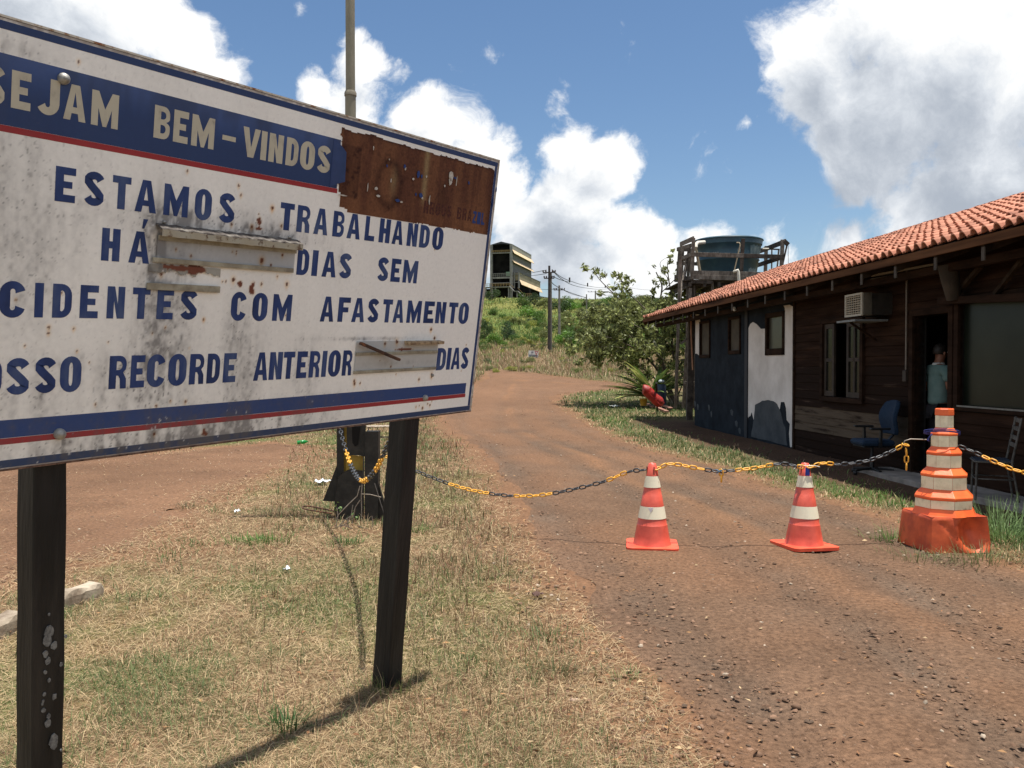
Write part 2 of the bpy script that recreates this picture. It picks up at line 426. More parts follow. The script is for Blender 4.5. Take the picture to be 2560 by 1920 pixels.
hm = sst(70, 100, Y + (n3[..., 0] - .5) * 60)[..., None]
far = brown * (1 - hm) + hill * hm
wf = sst(44, 56, Y)[..., None]
c = c * (1 - wf) + far * wf
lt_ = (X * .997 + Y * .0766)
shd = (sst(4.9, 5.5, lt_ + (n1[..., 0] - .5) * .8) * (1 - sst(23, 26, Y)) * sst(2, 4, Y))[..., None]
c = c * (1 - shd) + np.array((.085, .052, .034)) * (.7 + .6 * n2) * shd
Z = Z - .06 * sst(.1, .5, dR) - .02 * (dL > .3)
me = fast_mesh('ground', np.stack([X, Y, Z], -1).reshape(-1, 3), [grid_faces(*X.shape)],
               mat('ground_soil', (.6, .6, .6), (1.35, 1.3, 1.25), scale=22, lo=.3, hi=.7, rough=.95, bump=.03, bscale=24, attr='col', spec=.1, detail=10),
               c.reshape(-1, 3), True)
tag(link('ground', me), kind='structure')
# ---- bare dirt lot behind the sign : a sheet just above the ground
gx, gy = np.meshgrid(np.arange(-26, 0, .12), np.arange(4, 26, .12))
d = dist_poly(LOT, gx, gy) + (fbm(gx * 1.6, gy * 1.6, 61, 4) - .5) * .9
keep = (d[:-1, :-1] > 0) & (d[1:, 1:] > 0)
n2 = fbm(gx / .5, gy / .5, 63, 4)[..., None]; n3 = fbm(gx / 3, gy / 3, 64, 3)[..., None]
cl = SOIL * (.75 + .5 * n2) * (.75 + .5 * n3) + np.array((.014, .008, .005))
Z = H(gx, gy) + .012 + (fbm(gx * 4, gy * 4, 66, 3) - .5) * .015 - .02 * (1 - sst(0, .5, d))
me = fast_mesh('dirt_lot', np.stack([gx, gy, Z], -1).reshape(-1, 3), [grid_faces(*gx.shape, keep)], MATS['road_soil'], cl.reshape(-1, 3), True)
tag(link('dirt_lot', me), kind='structure')
# ---------------------------------------------------------------- grass and gravel
def screen_points(n, y0, y1, wide=.70, pad=.8, x0=None, x1=None):
    Y = np.exp(RNG.uniform(math.log(y0), math.log(y1), n)); X = RNG.uniform(-1, 1, n) * (wide * Y + pad)
    return X, Y
def blades(name, X, Y, L, W, lean, col, m, label=None, zoff=0, seed=0):
    n = len(X); a = RNG.uniform(0, 2 * np.pi, n); Z = H(X, Y) + zoff - .01
    d = np.stack([np.cos(a), np.sin(a), np.zeros(n)], 1); s = np.stack([-np.sin(a), np.cos(a), np.zeros(n)], 1)
    b = np.stack([X, Y, Z], 1); up = np.array([0, 0, 1.])
    cl, sl_ = np.cos(lean)[:, None], np.sin(lean)[:, None]; L = L[:, None]; W = W[:, None]
    cl2 = np.cos(np.minimum(lean + RNG.uniform(.1, .7, n), 1.62))[:, None]; sl2 = np.sqrt(np.clip(1 - cl2 ** 2, 0, 1))
    mid = b + (d * sl_ + up * cl) * L * .5; tip = mid + (d * sl2 + up * cl2) * L * .5
    V = np.stack([b - s * W / 2, b + s * W / 2, mid - s * W * .38, mid + s * W * .38, tip], 1).reshape(-1, 3)
    i = np.arange(n)[:, None] * 5
    q = i + np.array([[0, 1, 3, 2]]); t = i + np.array([[2, 3, 4]])
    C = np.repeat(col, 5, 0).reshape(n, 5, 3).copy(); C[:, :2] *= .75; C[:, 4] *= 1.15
    me = fast_mesh(name, V, [q, t], m, C.reshape(-1, 3))
    o = link(name, me); return tag(o, label=label, kind='stuff')
GM = mat('grass_blade', (1, 1, 1), None, attr='col', rough=.6, spec=.25, transl=.28)
STRAW = np.array((.53, .40, .235)); STRAW2 = np.array((.33, .215, .115)); GRN = np.array((.105, .145, .05)); BRN = np.array((.135, .072, .042)); GRN2 = np.array((.12, .205, .05))
HOUSE_L = 6.59
def lateral(X, Y): return X * .997 + Y * .0766
# near dry lawn
X, Y = screen_points(520000, 1.6, 30)
dR = dist_poly(RP, X, Y); dL = dist_poly(LOT, X, Y); n1 = fbm(X / .9, Y / .9, 101, 4); n2 = fbm(X / .25, Y / .25, 102, 3)
lat = lateral(X, Y)
left = (X < np.interp(Y, _rl[:206, 1], _rl[:206, 0], left=1.0))
prob = sst(.12, -.35, 0)  # placeholder scalar
prob = np.where(left, 1 - sst(-1.15, .10, dR + (n1 - .5) * 1.0), 0)
prob *= 1 - sst(-.7, .25, dL + (n1 - .5) * 1.4)
prob = np.clip(prob * (.55 + .9 * sst(.3, .6, n2)), 0, 1)
k = RNG.uniform(0, 1, len(X)) < prob
X, Y, n1, n2, dR, dL = X[k], Y[k], n1[k], n2[k], dR[k], dL[k]
n = len(X); g = fbm(X / .7, Y / .7, 107, 3); u = RNG.uniform(0, 1, n)
isg = (u < .12 + .60 * sst(.48, .66, g)); isb = (~isg) & (RNG.uniform(0, 1, n) < .16 + .35 * sst(.5, .65, fbm(X / .5, Y / .5, 109, 3)) + .45 * sst(-1.6, -.3, dR))
col = np.where(isg[:, None], GRN, np.where(isb[:, None], BRN, np.where((RNG.uniform(0, 1, n) < .5)[:, None], STRAW, STRAW2))) * RNG.uniform(.65, 1.35, n)[:, None]
Ln = RNG.uniform(.025, .075, n) * (.8 + .7 * sst(.45, .75, n1)) * (1 + .25 * isg); Wd = np.maximum(.0026, .00085 * Y) * RNG.uniform(.6, 1.2, n)
lean = np.where(isg, RNG.uniform(.3, 1.2, n), RNG.uniform(.6, 1.55, n))
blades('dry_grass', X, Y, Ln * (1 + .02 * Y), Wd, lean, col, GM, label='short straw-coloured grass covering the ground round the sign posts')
# flat straw litter
X, Y = screen_points(230000, 1.6, 16)
dR = dist_poly(RP, X, Y); dL = dist_poly(LOT, X, Y); left = (X < np.interp(Y, _rl[:206, 1], _rl[:206, 0], left=1.0)); n1 = fbm(X / .6, Y / .6, 111)
k = left & (RNG.uniform(0, 1, len(X)) < 1 - sst(-.5, .3, dR + (n1 - .5))) & ((dL < .3 + (n1 - .5)) | (RNG.uniform(0, 1, len(X)) < .10))
X, Y = X[k], Y[k]; n = len(X)
col = np.where((RNG.uniform(0, 1, n) < .7)[:, None], STRAW * 1.15, STRAW2) * RNG.uniform(.6, 1.3, n)[:, None]
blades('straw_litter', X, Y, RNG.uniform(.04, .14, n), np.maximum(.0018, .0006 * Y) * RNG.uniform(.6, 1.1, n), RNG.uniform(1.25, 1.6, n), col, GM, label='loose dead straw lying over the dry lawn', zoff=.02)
# green verge between the road and the house
X, Y = screen_points(260000, 5, 40)
dR = dist_poly(RP, X, Y); lat = lateral(X, Y); n1 = fbm(X / .8, Y / .8, 121, 4)
right = X > np.interp(Y, _rr[:192, 1], _rr[:192, 0], left=3, right=99)
right = right | ((Y > 27) & (X > 2.0) & (Y < 38))
k = right & (dR < 0) & (lat < np.where(Y < 25, 5.9, 8.2) + (n1 - .5)) & (RNG.uniform(0, 1, len(X)) < .25 + .9 * sst(.0, .6, -dR + (n1 - .5) * .8)) & ((lat < 5.2 + (n1 - .5) * 1.0) | (Y > 24) | (Y < 8.2) | (RNG.uniform(0, 1, len(X)) < .10))
X, Y, dR, n1, lat = X[k], Y[k], dR[k], n1[k], lat[k]; n = len(X)
near_edge = 1 - sst(.05, .55, -dR + (n1 - .5) * .8)
isg = RNG.uniform(0, 1, n) < (.84 - .74 * near_edge)
col = np.where(isg[:, None], GRN * (1 - .0 * n1[:, None]) + (GRN2 - GRN) * sst(.45, .7, fbm(X / 1.5, Y / 2, 125))[:, None], STRAW) * RNG.uniform(.6, 1.35, n)[:, None]
Ln = RNG.uniform(.04, .11, n) * (1.2 - .5 * near_edge) * (1 + .25 * sst(15, 30, Y))
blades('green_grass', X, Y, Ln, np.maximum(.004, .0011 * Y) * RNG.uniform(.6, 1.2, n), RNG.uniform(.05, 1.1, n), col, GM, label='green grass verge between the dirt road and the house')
# tall dry grass on the bank beyond the bend, and the hillside
X, Y = screen_points(230000, 40, 235, .66, 2)
dR = dist_poly(RP, X, Y); n1 = fbm(X / 5, Y / 5, 131, 4)
k = (dR < -.2) & (X > -.3 * Y - 6) 
X, Y, n1 = X[k], Y[k], n1[k]; n = len(X)
hm = sst(70, 100, Y + (fbm(X / 9, Y / 9, 23, 4) - .5) * 60)
yel = np.array((.30, .28, .09)); bro = np.array((.27, .19, .11)); grn = np.array((.12, .18, .045))
w = RNG.uniform(0, 1, n)
cA = np.where((w < .55)[:, None], bro, np.where((w < .8)[:, None], STRAW * .75, grn)); cB = np.where((w < .5 + (n1 - .5) * 2)[:, None], grn, yel)
col = np.where((RNG.uniform(0, 1, n) < hm)[:, None], cB, cA) * RNG.uniform(.6, 1.35, n)[:, None]
Ln = RNG.uniform(.22, .75, n) * (.6 + .9 * n1) * np.where(Y < 50, .6, 1.0); Ln = np.where((np.abs(X - .0249 * Y) < .8) & (Y < 65.8) & (Y > 54), Ln * .3, Ln)
blades('tall_grass', X, Y, Ln, .0008 * Y * RNG.uniform(.5, 1.3, n), RNG.uniform(.0, 1.25, n), col, GM, label='tall dry grass on the bank beyond the bend of the road')
# bank of taller weeds left of the bend and along the road's left edge
X, Y = screen_points(260000, 2.6, 46, .66, 1)
xl = np.interp(Y, _rl[:200, 1], _rl[:200, 0]); n1 = fbm(X / .8, Y / .8, 141, 4); dR = dist_poly(RP, X, Y)
band = (X < xl) & (X > xl - 1.6 - .12 * Y) & (dR < -.05 - .9 * np.clip(fbm(X / .35, Y / .35, 147, 3) - .35, 0, 1)) & (RNG.uniform(0, 1, len(X)) < sst(.0, .9, -dR + .1))
pr = np.exp(-np.maximum(0, -dR - .9) / (.6 + .10 * Y)) * sst(.34, .52, n1) * (sst(4.5, 6.5, Y) * .6 + .4)
k = band & (RNG.uniform(0, 1, len(X)) < pr)
X, Y, n1 = X[k], Y[k], n1[k]; n = len(X); w = RNG.uniform(0, 1, n)
col = np.where((w < .30)[:, None], STRAW * .8, np.where((w < .72)[:, None], BRN * 1.25, GRN * .9)) * RNG.uniform(.6, 1.3, n)[:, None]
blades('roadside_weeds', X, Y, RNG.uniform(.06, .19, n) * (1 + .04 * Y * sst(20, 30, Y)), np.maximum(.003, .0009 * Y) * RNG.uniform(.6, 1.2, n), RNG.uniform(.0, 1.0, n) + .5 * (RNG.uniform(0, 1, n) < .4), col, GM, label='taller dry weeds along the left edge of the dirt road')
# gravel
X, Y = screen_points(62000, 2.2, 34)
dR = dist_poly(RP, X, Y); dL = dist_poly(LOT, X, Y); n1 = fbm(X / .7, Y / 1.1, 151, 4)
k = (((dR > -.5) & (RNG.uniform(0, 1, len(X)) < .62 + .5 * sst(.40, .60, n1))) | ((dL > 0) & (RNG.uniform(0, 1, len(X)) < .9)))
X, Y = X[k], Y[k]; n = len(X)
s = (.0026 + .0130 * RNG.power(.5, n) ** 2.0) * (1 + .03 * Y); big = RNG.uniform(0, 1, n) < .022; s = np.where(big, s + .009, s)
oc = np.array([[1, 0, 0], [0, 1, 0], [-1, 0, 0], [0, -1, 0], [.6, .6, .65], [-.65, .6, .55], [-.55, -.6, .7], [.6, -.62, .5], [0, 0, .95]], float)
fc = np.array([[0, 1, 4], [1, 2, 5], [2, 3, 6], [3, 0, 7], [4, 1, 5], [5, 2, 6], [6, 3, 7], [7, 0, 4], [4, 5, 8], [5, 6, 8], [6, 7, 8], [7, 4, 8]])
J = oc[None] * (1 + RNG.uniform(-.35, .35, (n, 9, 3))); J *= np.stack([RNG.uniform(.8, 1.4, n), RNG.uniform(.6, 1, n), RNG.uniform(.4, .85, n)], 1)[:, None]
a = RNG.uniform(0, 2 * np.pi, n); ca, sa = np.cos(a)[:, None], np.sin(a)[:, None]
J = np.stack([J[..., 0] * ca - J[..., 1] * sa, J[..., 0] * sa + J[..., 1] * ca, J[..., 2]], -1) * s[:, None, None]
V = (J + np.stack([X, Y, H(X, Y) + .008], 1)[:, None]).reshape(-1, 3)
FI = (np.arange(n)[:, None, None] * 9 + fc[None]).reshape(-1, 3)
w = RNG.uniform(0, 1, n)[:, None]
col = np.where(w < .80, SOIL * 1.05 + .02, np.where(w < .965, SOIL_G * 1.25, np.array((.36, .29, .22)))) * RNG.uniform(.6, 1.35, n)[:, None]
me = fast_mesh('gravel', V, [FI], mat('stone', (1, 1, 1), None, attr='col', rough=.9, spec=.2), np.repeat(col, 9, 0))
tag(link('gravel', me), label='loose stones and grit scattered over the dirt road', kind='stuff')
# dead leaves and bits of bark along the border of the road
X, Y = screen_points(16000, 2.4, 20)
dR = dist_poly(RP, X, Y); dL = dist_poly(LOT, X, Y); k = (RNG.uniform(0, 1, len(X)) < np.exp(-np.abs(dR + .25) / .45) * .55 + .05) & (dL < 0)
X, Y = X[k], Y[k]; n = len(X); a = RNG.uniform(0, 2 * np.pi, n); s = RNG.uniform(.006, .016, n) * (1 + .03 * Y); ca, sa = np.cos(a), np.sin(a); z0 = H(X, Y) + .022
V = np.stack([np.stack([X + s * (ca * u - sa * w_), Y + s * (sa * u + ca * w_), z0 + s * h_ * RNG.uniform(-.3, 1, n)], 1) for u, w_, h_ in ((-1.3, 0, .2), (0, -.5, .6), (1.3, 0, .1), (0, .5, .7))], 1).reshape(-1, 3)
pal = np.array([(.20, .10, .05), (.30, .17, .08), (.12, .06, .035), (.36, .26, .15)]); col = pal[RNG.integers(0, 4, n)] * RNG.uniform(.7, 1.3, n)[:, None]
tag(link('leaf_litter', fast_mesh('leaf_litter', V, [np.arange(n * 4).reshape(n, 4)], MATS['stone'], np.repeat(col, 4, 0))), label='dead leaves and bark chips along the borders of the dirt road', kind='stuff')
# ================================================================ LETTERS
def arc(cx, cz, rx, rz, a0, a1, n=8):
    return [(cx + rx * math.cos(R(a0 + (a1 - a0) * i / n)), cz + rz * math.sin(R(a0 + (a1 - a0) * i / n))) for i in range(n + 1)]
def strip(pts, tx, tz, closed=False):
    """stroke of width tx (upright runs) and tz (level runs) round a centre line -> two rails"""
    L, Rr = [], []; n = len(pts)
    for i in range(n):
        a = pts[(i - 1) % n] if closed else pts[max(i - 1, 0)]; b = pts[(i + 1) % n] if closed else pts[min(i + 1, n - 1)]
        dx, dz = (b[0] - a[0]), (b[1] - a[1]) * .9; l = math.hypot(dx, dz) or 1; nx, nz = -dz / l * tx / 2, dx / l * tz / 2
        L.append((pts[i][0] + nx, pts[i][1] + nz)); Rr.append((pts[i][0] - nx, pts[i][1] - nz))
    return L, Rr
TX, TZ = .41, .215
def glyph(ch):
    """list of (outer, holes) polygons or ('strip', left, right, closed) in a unit box"""
    t, h = TX, TZ
    if ch == 'E': return [([(0, 0), (1, 0), (1, h), (t, h), (t, .5 - h * .45), (.84, .5 - h * .45), (.84, .5 + h * .45), (t, .5 + h * .45), (t, 1 - h), (1, 1 - h), (1, 1), (0, 1)], [])]
    if ch == 'F': return [([(0, 0), (t, 0), (t, .5 - h * .5), (.85, .5 - h * .5), (.85, .5 + h * .45), (t, .5 + h * .45), (t, 1 - h), (1, 1 - h), (1, 1), (0, 1)], [])]
    if ch == 'L': return [([(0, 0), (1, 0), (1, h), (t, h), (t, 1), (0, 1)], [])]
    if ch == 'I': return [([(0, 0), (1, 0), (1, 1), (0, 1)], [])]
    if ch == '-': return [([(0, .40), (1, .40), (1, .56), (0, .56)], [])]
    if ch == 'T': return [([(.5 - t / 2, 0), (.5 + t / 2, 0), (.5 + t / 2, 1 - h), (1, 1 - h), (1, 1), (0, 1), (0, 1 - h), (.5 - t / 2, 1 - h)], [])]
    if ch == 'H': return [([(0, 0), (t, 0), (t, .5 - h / 2), (1 - t, .5 - h / 2), (1 - t, 0), (1, 0), (1, 1), (1 - t, 1), (1 - t, .5 + h / 2), (t, .5 + h / 2), (t, 1), (0, 1)], [])]
    if ch == 'N': return [([(0, 0), (t * .95, 0), (t * .95, .55), (1 - t * 1.0, 0), (1, 0), (1, 1), (1 - t * .95, 1), (1 - t * .95, .46), (t, 1), (0, 1)], [])]
    if ch == 'M': q = .25; return [([(0, 0), (q, 0), (q, .52), (.5 - .07, 0), (.5 + .07, 0), (1 - q, .52), (1 - q, 0), (1, 0), (1, 1), (1 - q, 1), (.5, .5), (q, 1), (0, 1)], [])]
    if ch == 'V': return [([(.33, 0), (.67, 0), (1, 1), (.68, 1), (.5, .33), (.32, 1), (0, 1)], [])]
    if ch == 'A': return [([(0, 0), (.31, 0), (.36, .2), (.64, .2), (.69, 0), (1, 0), (.69, 1), (.31, 1)], [[(.405, .375), (.595, .375), (.5, .80)]])]
    if ch == 'Z': return [([(0, 0), (1, 0), (1, h), (.42, h), (1, 1 - h), (1, 1), (0, 1), (0, 1 - h), (.58, 1 - h), (0, h)], [])]
    if ch == 'O': return [(arc(.5, .68, .5, .34, 0, 180, 10) + arc(.5, .32, .5, .34, 180, 360, 10), [arc(.5, .67, .5 - t, .17, 0, 180, 8) + arc(.5, .33, .5 - t, .17, 180, 360, 8)])]
    if ch == 'D': return [([(0, 0)] + arc(.46, .34, .54, .34, -90, 0, 6) + arc(.46, .66, .54, .34, 0, 90, 6) + [(0, 1)], [[(t, h)] + arc(t + .06, .34, 1 - 2 * t - .02, .15, -90, 0, 4) + arc(t + .06, .66, 1 - 2 * t - .02, .15, 0, 90, 4) + [(t, 1 - h)]])]
    if ch in 'BR':
        top = arc(.58, .75, .40, .25, 0, 90, 5) + [(0, 1)]
        hole = lambda z0, z1: [(t, z0)] + arc(t + .14, (z0 + z1) / 2, .19, (z1 - z0) / 2, -90, 90, 6) + [(t, z1)]
        if ch == 'B': return [([(0, 0)] + arc(.6, .26, .40, .26, -90, 0, 5) + arc(.66, .36, .34, .16, 0, 70, 4) + arc(.66, .66, .32, .14, -70, 0, 4) + top, [hole(.17, .43), hole(.60, .84)])]
        return [([(0, 0), (t, 0), (t, .40), (.52, .40), (.62, .30), (.66, 0), (1, 0), (.98, .30), (.80, .49), (.94, .58), (.98, .70)] + top, [hole(.57, .83)])]
    if ch == 'P':
        return [([(0, 0), (t, 0), (t, .36), (.6, .36)] + arc(.58, .68, .42, .32, -80, 90, 8) + [(0, 1)], [[(t, .53)] + arc(t + .14, .68, .19, .15, -90, 90, 6) + [(t, .83)]])]
    if ch == 'C':
        c = [(1 - t / 2, .66)] + arc(.5, .68, .5 - t / 2, .34 - h / 2, 10, 180, 10) + arc(.5, .32, .5 - t / 2, .34 - h / 2, 180, 350, 10) + [(1 - t / 2, .34)]
        return [('strip',) + strip(c[1:-1], t, h)]
    if ch == 'J': return [('strip',) + strip([(1 - t / 2, 1), (1 - t / 2, .6)] + arc(.5, .34, .5 - t / 2, .34 - h / 2, 0, -155, 9), t, h)]
    if ch == 'U': return [('strip',) + strip([(1 - t / 2, 1), (1 - t / 2, .6)] + arc(.5, .34, .5 - t / 2, .34 - h / 2, 0, -180, 9) + [(t / 2, .6), (t / 2, 1)], t, h)]
    if ch == 'S':
        c = arc(.5, .725, .5 - t / 2, .275 - h / 2, 12, 205, 9) + arc(.5, .275, .5 - t / 2, .275 - h / 2, 25, -168, 9)
        c = c[:9] + [(.34, .60), (.5, .5), (.66, .40)] + c[11:]
        return [('strip',) + strip(c, t, h * 1.06)]
    if ch == 'a': return [([(.35, 0), (.6, 0), (1, 1), (.45, 1)], [])]
    return []
def letter_mesh(mb, ch, x0, x1, z0, z1, y, M=None):
    def mp(p): return (x0 + p[0] * (x1 - x0), z0 + p[1] * (z1 - z0))
    if ch in 'ÁÊ':
        s = .2 * (x1 - x0)
        if ch == 'Á': letter_mesh(mb, 'a', x0 + .42 * (x1 - x0), x1 - s * .8, z1 + .010, z1 + .040, y); ch = 'A'
        else: mb.flat([(x0, z1 + .1 * (z1 - z0)), (x0 + .5 * (x1 - x0), z1 + .35 * (z1 - z0)), (x1, z1 + .1 * (z1 - z0)), (x0 + .5 * (x1 - x0), z1 + .2 * (z1 - z0))], y); ch = 'E'
    for g in glyph(ch):
        if g[0] == 'strip':
            L, Q = g[1], g[2]; v = [(mp(p)[0], y, mp(p)[1]) for p in L] + [(mp(p)[0], y, mp(p)[1]) for p in Q]; n = len(L)
            mb.add(v, [(i, i + 1, n + i + 1, n + i) for i in range(n - 1)])
        else: mb.flat([mp(p) for p in g[0]], y, [[mp(p) for p in h] for h in g[1]])
# ================================================================ WELCOME SIGN
SB = Vector((-.613, 4.115, 0)); SD = Vector((.56008, .82774, .03399)).normalized(); SV = Vector((.11995, -.12161, .98530)).normalized()
SD = (SD - SV * SD.dot(SV)).normalized(); SN = SD.cross(SV)           # SN looks out of the printed face
SM = Matrix([[SD[i], -SN[i], SV[i], SB[i]] for i in range(3)] + [[0, 0, 0, 1]])
def st(px, py):
    r = pray(px, py); t = (SB - Vector((0, 0, EYE))).dot(SN) / r.dot(SN); q = r * t + Vector((0, 0, EYE)) - SB
    return q.dot(SD), q.dot(SV)
sign = empty('welcome_sign', label='big weathered white and blue welcome board on two black wooden posts, with a rusted patch', cat='sign')
sign.matrix_world = SM
SL, SR, SBt, ST = -2.28, .432, 1.338, 2.577
k1 = 1300 / 2212
spots = []   # rust spots (s, t, radius)
for x, y, r in [(375, 485, 8), (372, 533, 7), (567, 497, 7), (592, 670, 6), (475, 222, 5), (122, 272, 6), (1270, 487, 5), (1565, 427, 7), (190, 627, 5), (732, 1077, 6), (1185, 1305, 9), (1310, 1053, 6), (1425, 1057, 8), (1200, 1090, 7), (1170, 530, 5), (1455, 645, 4), (685, 755, 4), (830, 600, 4)]:
    spots.append((*st(x * .3254, 660 + y * .3254), r * .0005))
for x, y, r in [(520, 545, 10), (715, 632, 11), (1265, 572, 8), (1313, 568, 7), (1310, 605, 7), (1650, 685, 24), (1640, 695, 18), (1920, 620, 13), (1768, 750, 10), (1860, 900, 10), (890, 1468, 10), (1528, 245, 13), (1915, 235, 14), (1180, 965, 8), (1650, 1000, 12), (1795, 5, 14), (1135, 965, 7), (1618, 80, 6), (1970, 1410, 9), (390, 1570, 6), (365, 185, 7), (1280, 940, 18), (330, 870, 14), (1985, 1000, 18)]:
    spots.append((*st(340 + x * .19, 520 + y * .19), r * .00036))
for x, y, r in [(1205, 20, 14), (1195, 25, 10), (1250, 140, 16), (1687, 235, 7), (140, 730, 12), (145, 770, 14), (222, 762, 9), (640, 530, 9), (950, 530, 5), (720, 640, 6), (1035, 710, 12), (995, 1090, 9), (1040, 1075, 7), (1085, 1105, 14), (1155, 1045, 8), (1185, 1065, 10), (1212, 1010, 6), (725, 190, 18), (560, 215, 14), (1210, 640, 14), (1210, 670, 12), (490, 450, 4), (1620, 590, 5)]:
    spots.append((*st(860 + x * .181, 820 + y * .181), r * .00042))
for x, y, r in [(797, 728, 5), (1015, 790, 6), (1025, 830, 6), (1158, 884, 8), (335, 262, 5), (1070, 965, 7), (985, 955, 6), (1850, 1060, 4), (1700, 700, 4), (640, 245, 4), (410, 180, 4), (1330, 620, 3)]:
    spots.append((*st(x * k1, y * k1), r * .0007))
patches = [  # bare rust patches: s, t, rs, rt
    (*st(340 + 1620 * .19, 520 + 178 * .19), .009, .012), (*st(340 + 1620 * .19, 520 + 272 * .19), .018, .005), (*st(340 + 1530 * .19, 520 + 1050 * .19), .010, .020),
    (*st(340 + 1515 * .19, 520 + 1105 * .19), .012, .010), (*st(340 + 1365 * .19, 520 + 995 * .19), .010, .010), (*st(340 + 600 * .19, 520 + 790 * .19), .055, .010), (*st(340 + 800 * .19, 520 + 800 * .19), .03, .012),
    (*st(340 + 730 * .19, 520 + 840 * .19), .02, .008), (*st(510, 1078), .006, .014), (*st(512, 1085), .012, .005), (*st(1012, 873), .05, .006)]
def wear(s, t, col, grime=1.0, rust=1.0, edge=True):
    """weathering of the printed sheet: mould streaks, rust spots with halos, stained edges; col (...,3)"""
    s = np.asarray(s); t = np.asarray(t)
    big = fbm(s * 3.2, t * 2.0, 201, 4); st_ = fbm(s * 26, t * 2.2, 202, 4); fine = fbm(s * 70, t * 50, 203, 4); sp = fbm(s * 160, t * 130, 204, 3)
    def ga(s0, t0, a, b): return np.exp(-((s - s0) / a) ** 2 - ((t - t0) / b) ** 2)
    zone = 0.02 + .0 * s
    for s0, t0, a, b, w in [(-1.33, 1.72, .10, .36, .62), (-1.385, 2.0, .045, .13, .75), (-1.18, 2.10, .26, .05, .95), (-.86, 2.09, .16, .035, .6), (-1.0, 1.58, .10, .16, .42), (-.70, 1.6, .07, .12, .38),
                            (-1.1, 1.40, .5, .06, .65), (-1.6, 1.39, .2, .04, .4), (-1.9, 2.2, .25, .3, .30), (-1.75, 2.0, .1, .25, .25), (-1.05, 1.74, .05, .12, .30), (-.56, 2.02, .03, .07, .25),
                            (-1.45, 1.55, .12, .12, .35), (-1.75, 1.52, .12, .08, .40), (-1.83, 2.5, .12, .03, .30), (-.15, 1.60, .25, .01, .4), (-1.55, 1.63, .3, .04, .25), (-.5, 1.46, .3, .03, .25), (-1.25, 1.36, .4, .02, .9), (-.35, 1.71, .25, .008, .5)]:
        zone = zone + w * ga(s0, t0, a, b)
    below = 0
    d = np.clip(zone * (.25 + .95 * sst(.25, .75, st_)) * (.45 + .75 * sst(.2, .8, fine)) + (big - .55) * .18, 0, 1)
    d = np.clip(d + sst(.68, .80, fine) * zone * .6 + sst(.72, .80, sp) * (.10 + zone) * .9, 0, .80) * grime
    gcol = np.array((.105, .098, .100))
    out = col * (1 - d[..., None]) + gcol * d[..., None]
    out = out * (1 - .06 * sst(.4, .8, fbm(s * 5, t * 1.3, 209, 3)))[..., None]
    flake = sst(.74, .78, fbm(s * 90, t * 75, 210, 3)) * sst(.25, .6, d)
    out = out * (1 - flake[..., None] * .75) + np.array((.62, .62, .62)) * flake[..., None] * .75
    full = out; S_, T_, sp_, fi_ = s, t, sp, fine
    ss, tt = S_[0], T_[:, 0]
    for (a, b, r) in spots:
        i0, i1 = np.searchsorted(tt, (b - r * 9, b + r * 5)); j0, j1 = np.searchsorted(ss, (a - r * 5, a + r * 5))
        if i1 <= i0 or j1 <= j0: continue
        s, t, sp = S_[i0:i1, j0:j1], T_[i0:i1, j0:j1], sp_[i0:i1, j0:j1]; out = full[i0:i1, j0:j1]
        q = ((s - a) / (r * 1.0)) ** 2 + ((t - b) / (r * 1.15)) ** 2
        halo = np.exp(-q / 3.2 - 0) * .55 * rust + np.exp(-((s - a) / (r * .9)) ** 2 - ((t - b + r * 1.6) / (r * 2.2)) ** 2) * .30 * rust
        core = sst(1.3, .6, q * (0.6 + .9 * sp))
        out = out * (1 - halo[..., None] * np.array((.10, .42, .75))) + 0
        full[i0:i1, j0:j1] = out * (1 - core[..., None]) + np.array((.11, .035, .015)) * core[..., None]
    s, t, sp, out = S_, T_, sp_, full
    for (a, b, rs, rt) in patches:
        q = np.sqrt(((s - a) / rs) ** 2 + ((t - b) / rt) ** 2) + (fine - .5) * 1.6
        core = sst(1.05, .95, q) * rust
        hl = sst(1.6, 1.0, q) * .4 * rust
        out = out * (1 - hl[..., None] * np.array((.1, .35, .6)))
        out = out * (1 - core[..., None]) + np.array((.16, .05, .028)) * core[..., None]
    if edge:
        e = np.minimum(t - SBt, ST - t); er = np.minimum(e, SR - s)
        m = sst(.018, .002, er + (fine - .5) * .02) * .75
        out = out * (1 - m[..., None]) + np.array((.16, .10, .07)) * (.5 + fine[..., None]) * m[..., None]
    return np.clip(out, .004, 1)
PAINT = mat('sign_paint', (.98, .98, .98), (1.05, 1.05, 1.05), scale=60, attr='col', rough=.55, spec=.35, bump=.0008, bscale=14)
def sheet(name, s0, s1, t0, t1, y, col, step=.0045, grime=1.0, rust=1.0, edge=False, fn=None, keep=None, label=None, m=None):
    S, T = np.meshgrid(np.arange(s0, s1 + step * .5, step), np.arange(t0, t1 + step * .5, step))
    S = np.minimum(S, s1); T = np.minimum(T, t1)
    base = np.ones(S.shape + (3,)) * np.array(col)
    c = fn(S, T) if fn else wear(S, T, base, grime, rust, edge)
    V = np.stack([S, np.full(S.shape, y), T], -1).reshape(-1, 3)
    kf = None
    if keep: kk = keep(S, T); kf = kk[:-1, :-1] & kk[1:, 1:] & kk[:-1, 1:] & kk[1:, :-1]
    o = link(name, fast_mesh(name, V, [grid_faces(*S.shape, kf)], m or PAINT, c.reshape(-1, 3)), sign)
    if label: o['label'] = label
    return o
WHITE = (.93, .91, .86); BLUE = (.022, .047, .140); RED = (.33, .028, .032); CREAM = (.52, .48, .37)
sheet('board', SL, SR, SBt, ST, 0, WHITE, edge=True)
MB().box(SL, SR, .0015, .028, SBt + .001, ST - .001).build('board_core', mat('sign_back', (.10, .06, .045), (.25, .2, .17), scale=14, rough=.8), sign)
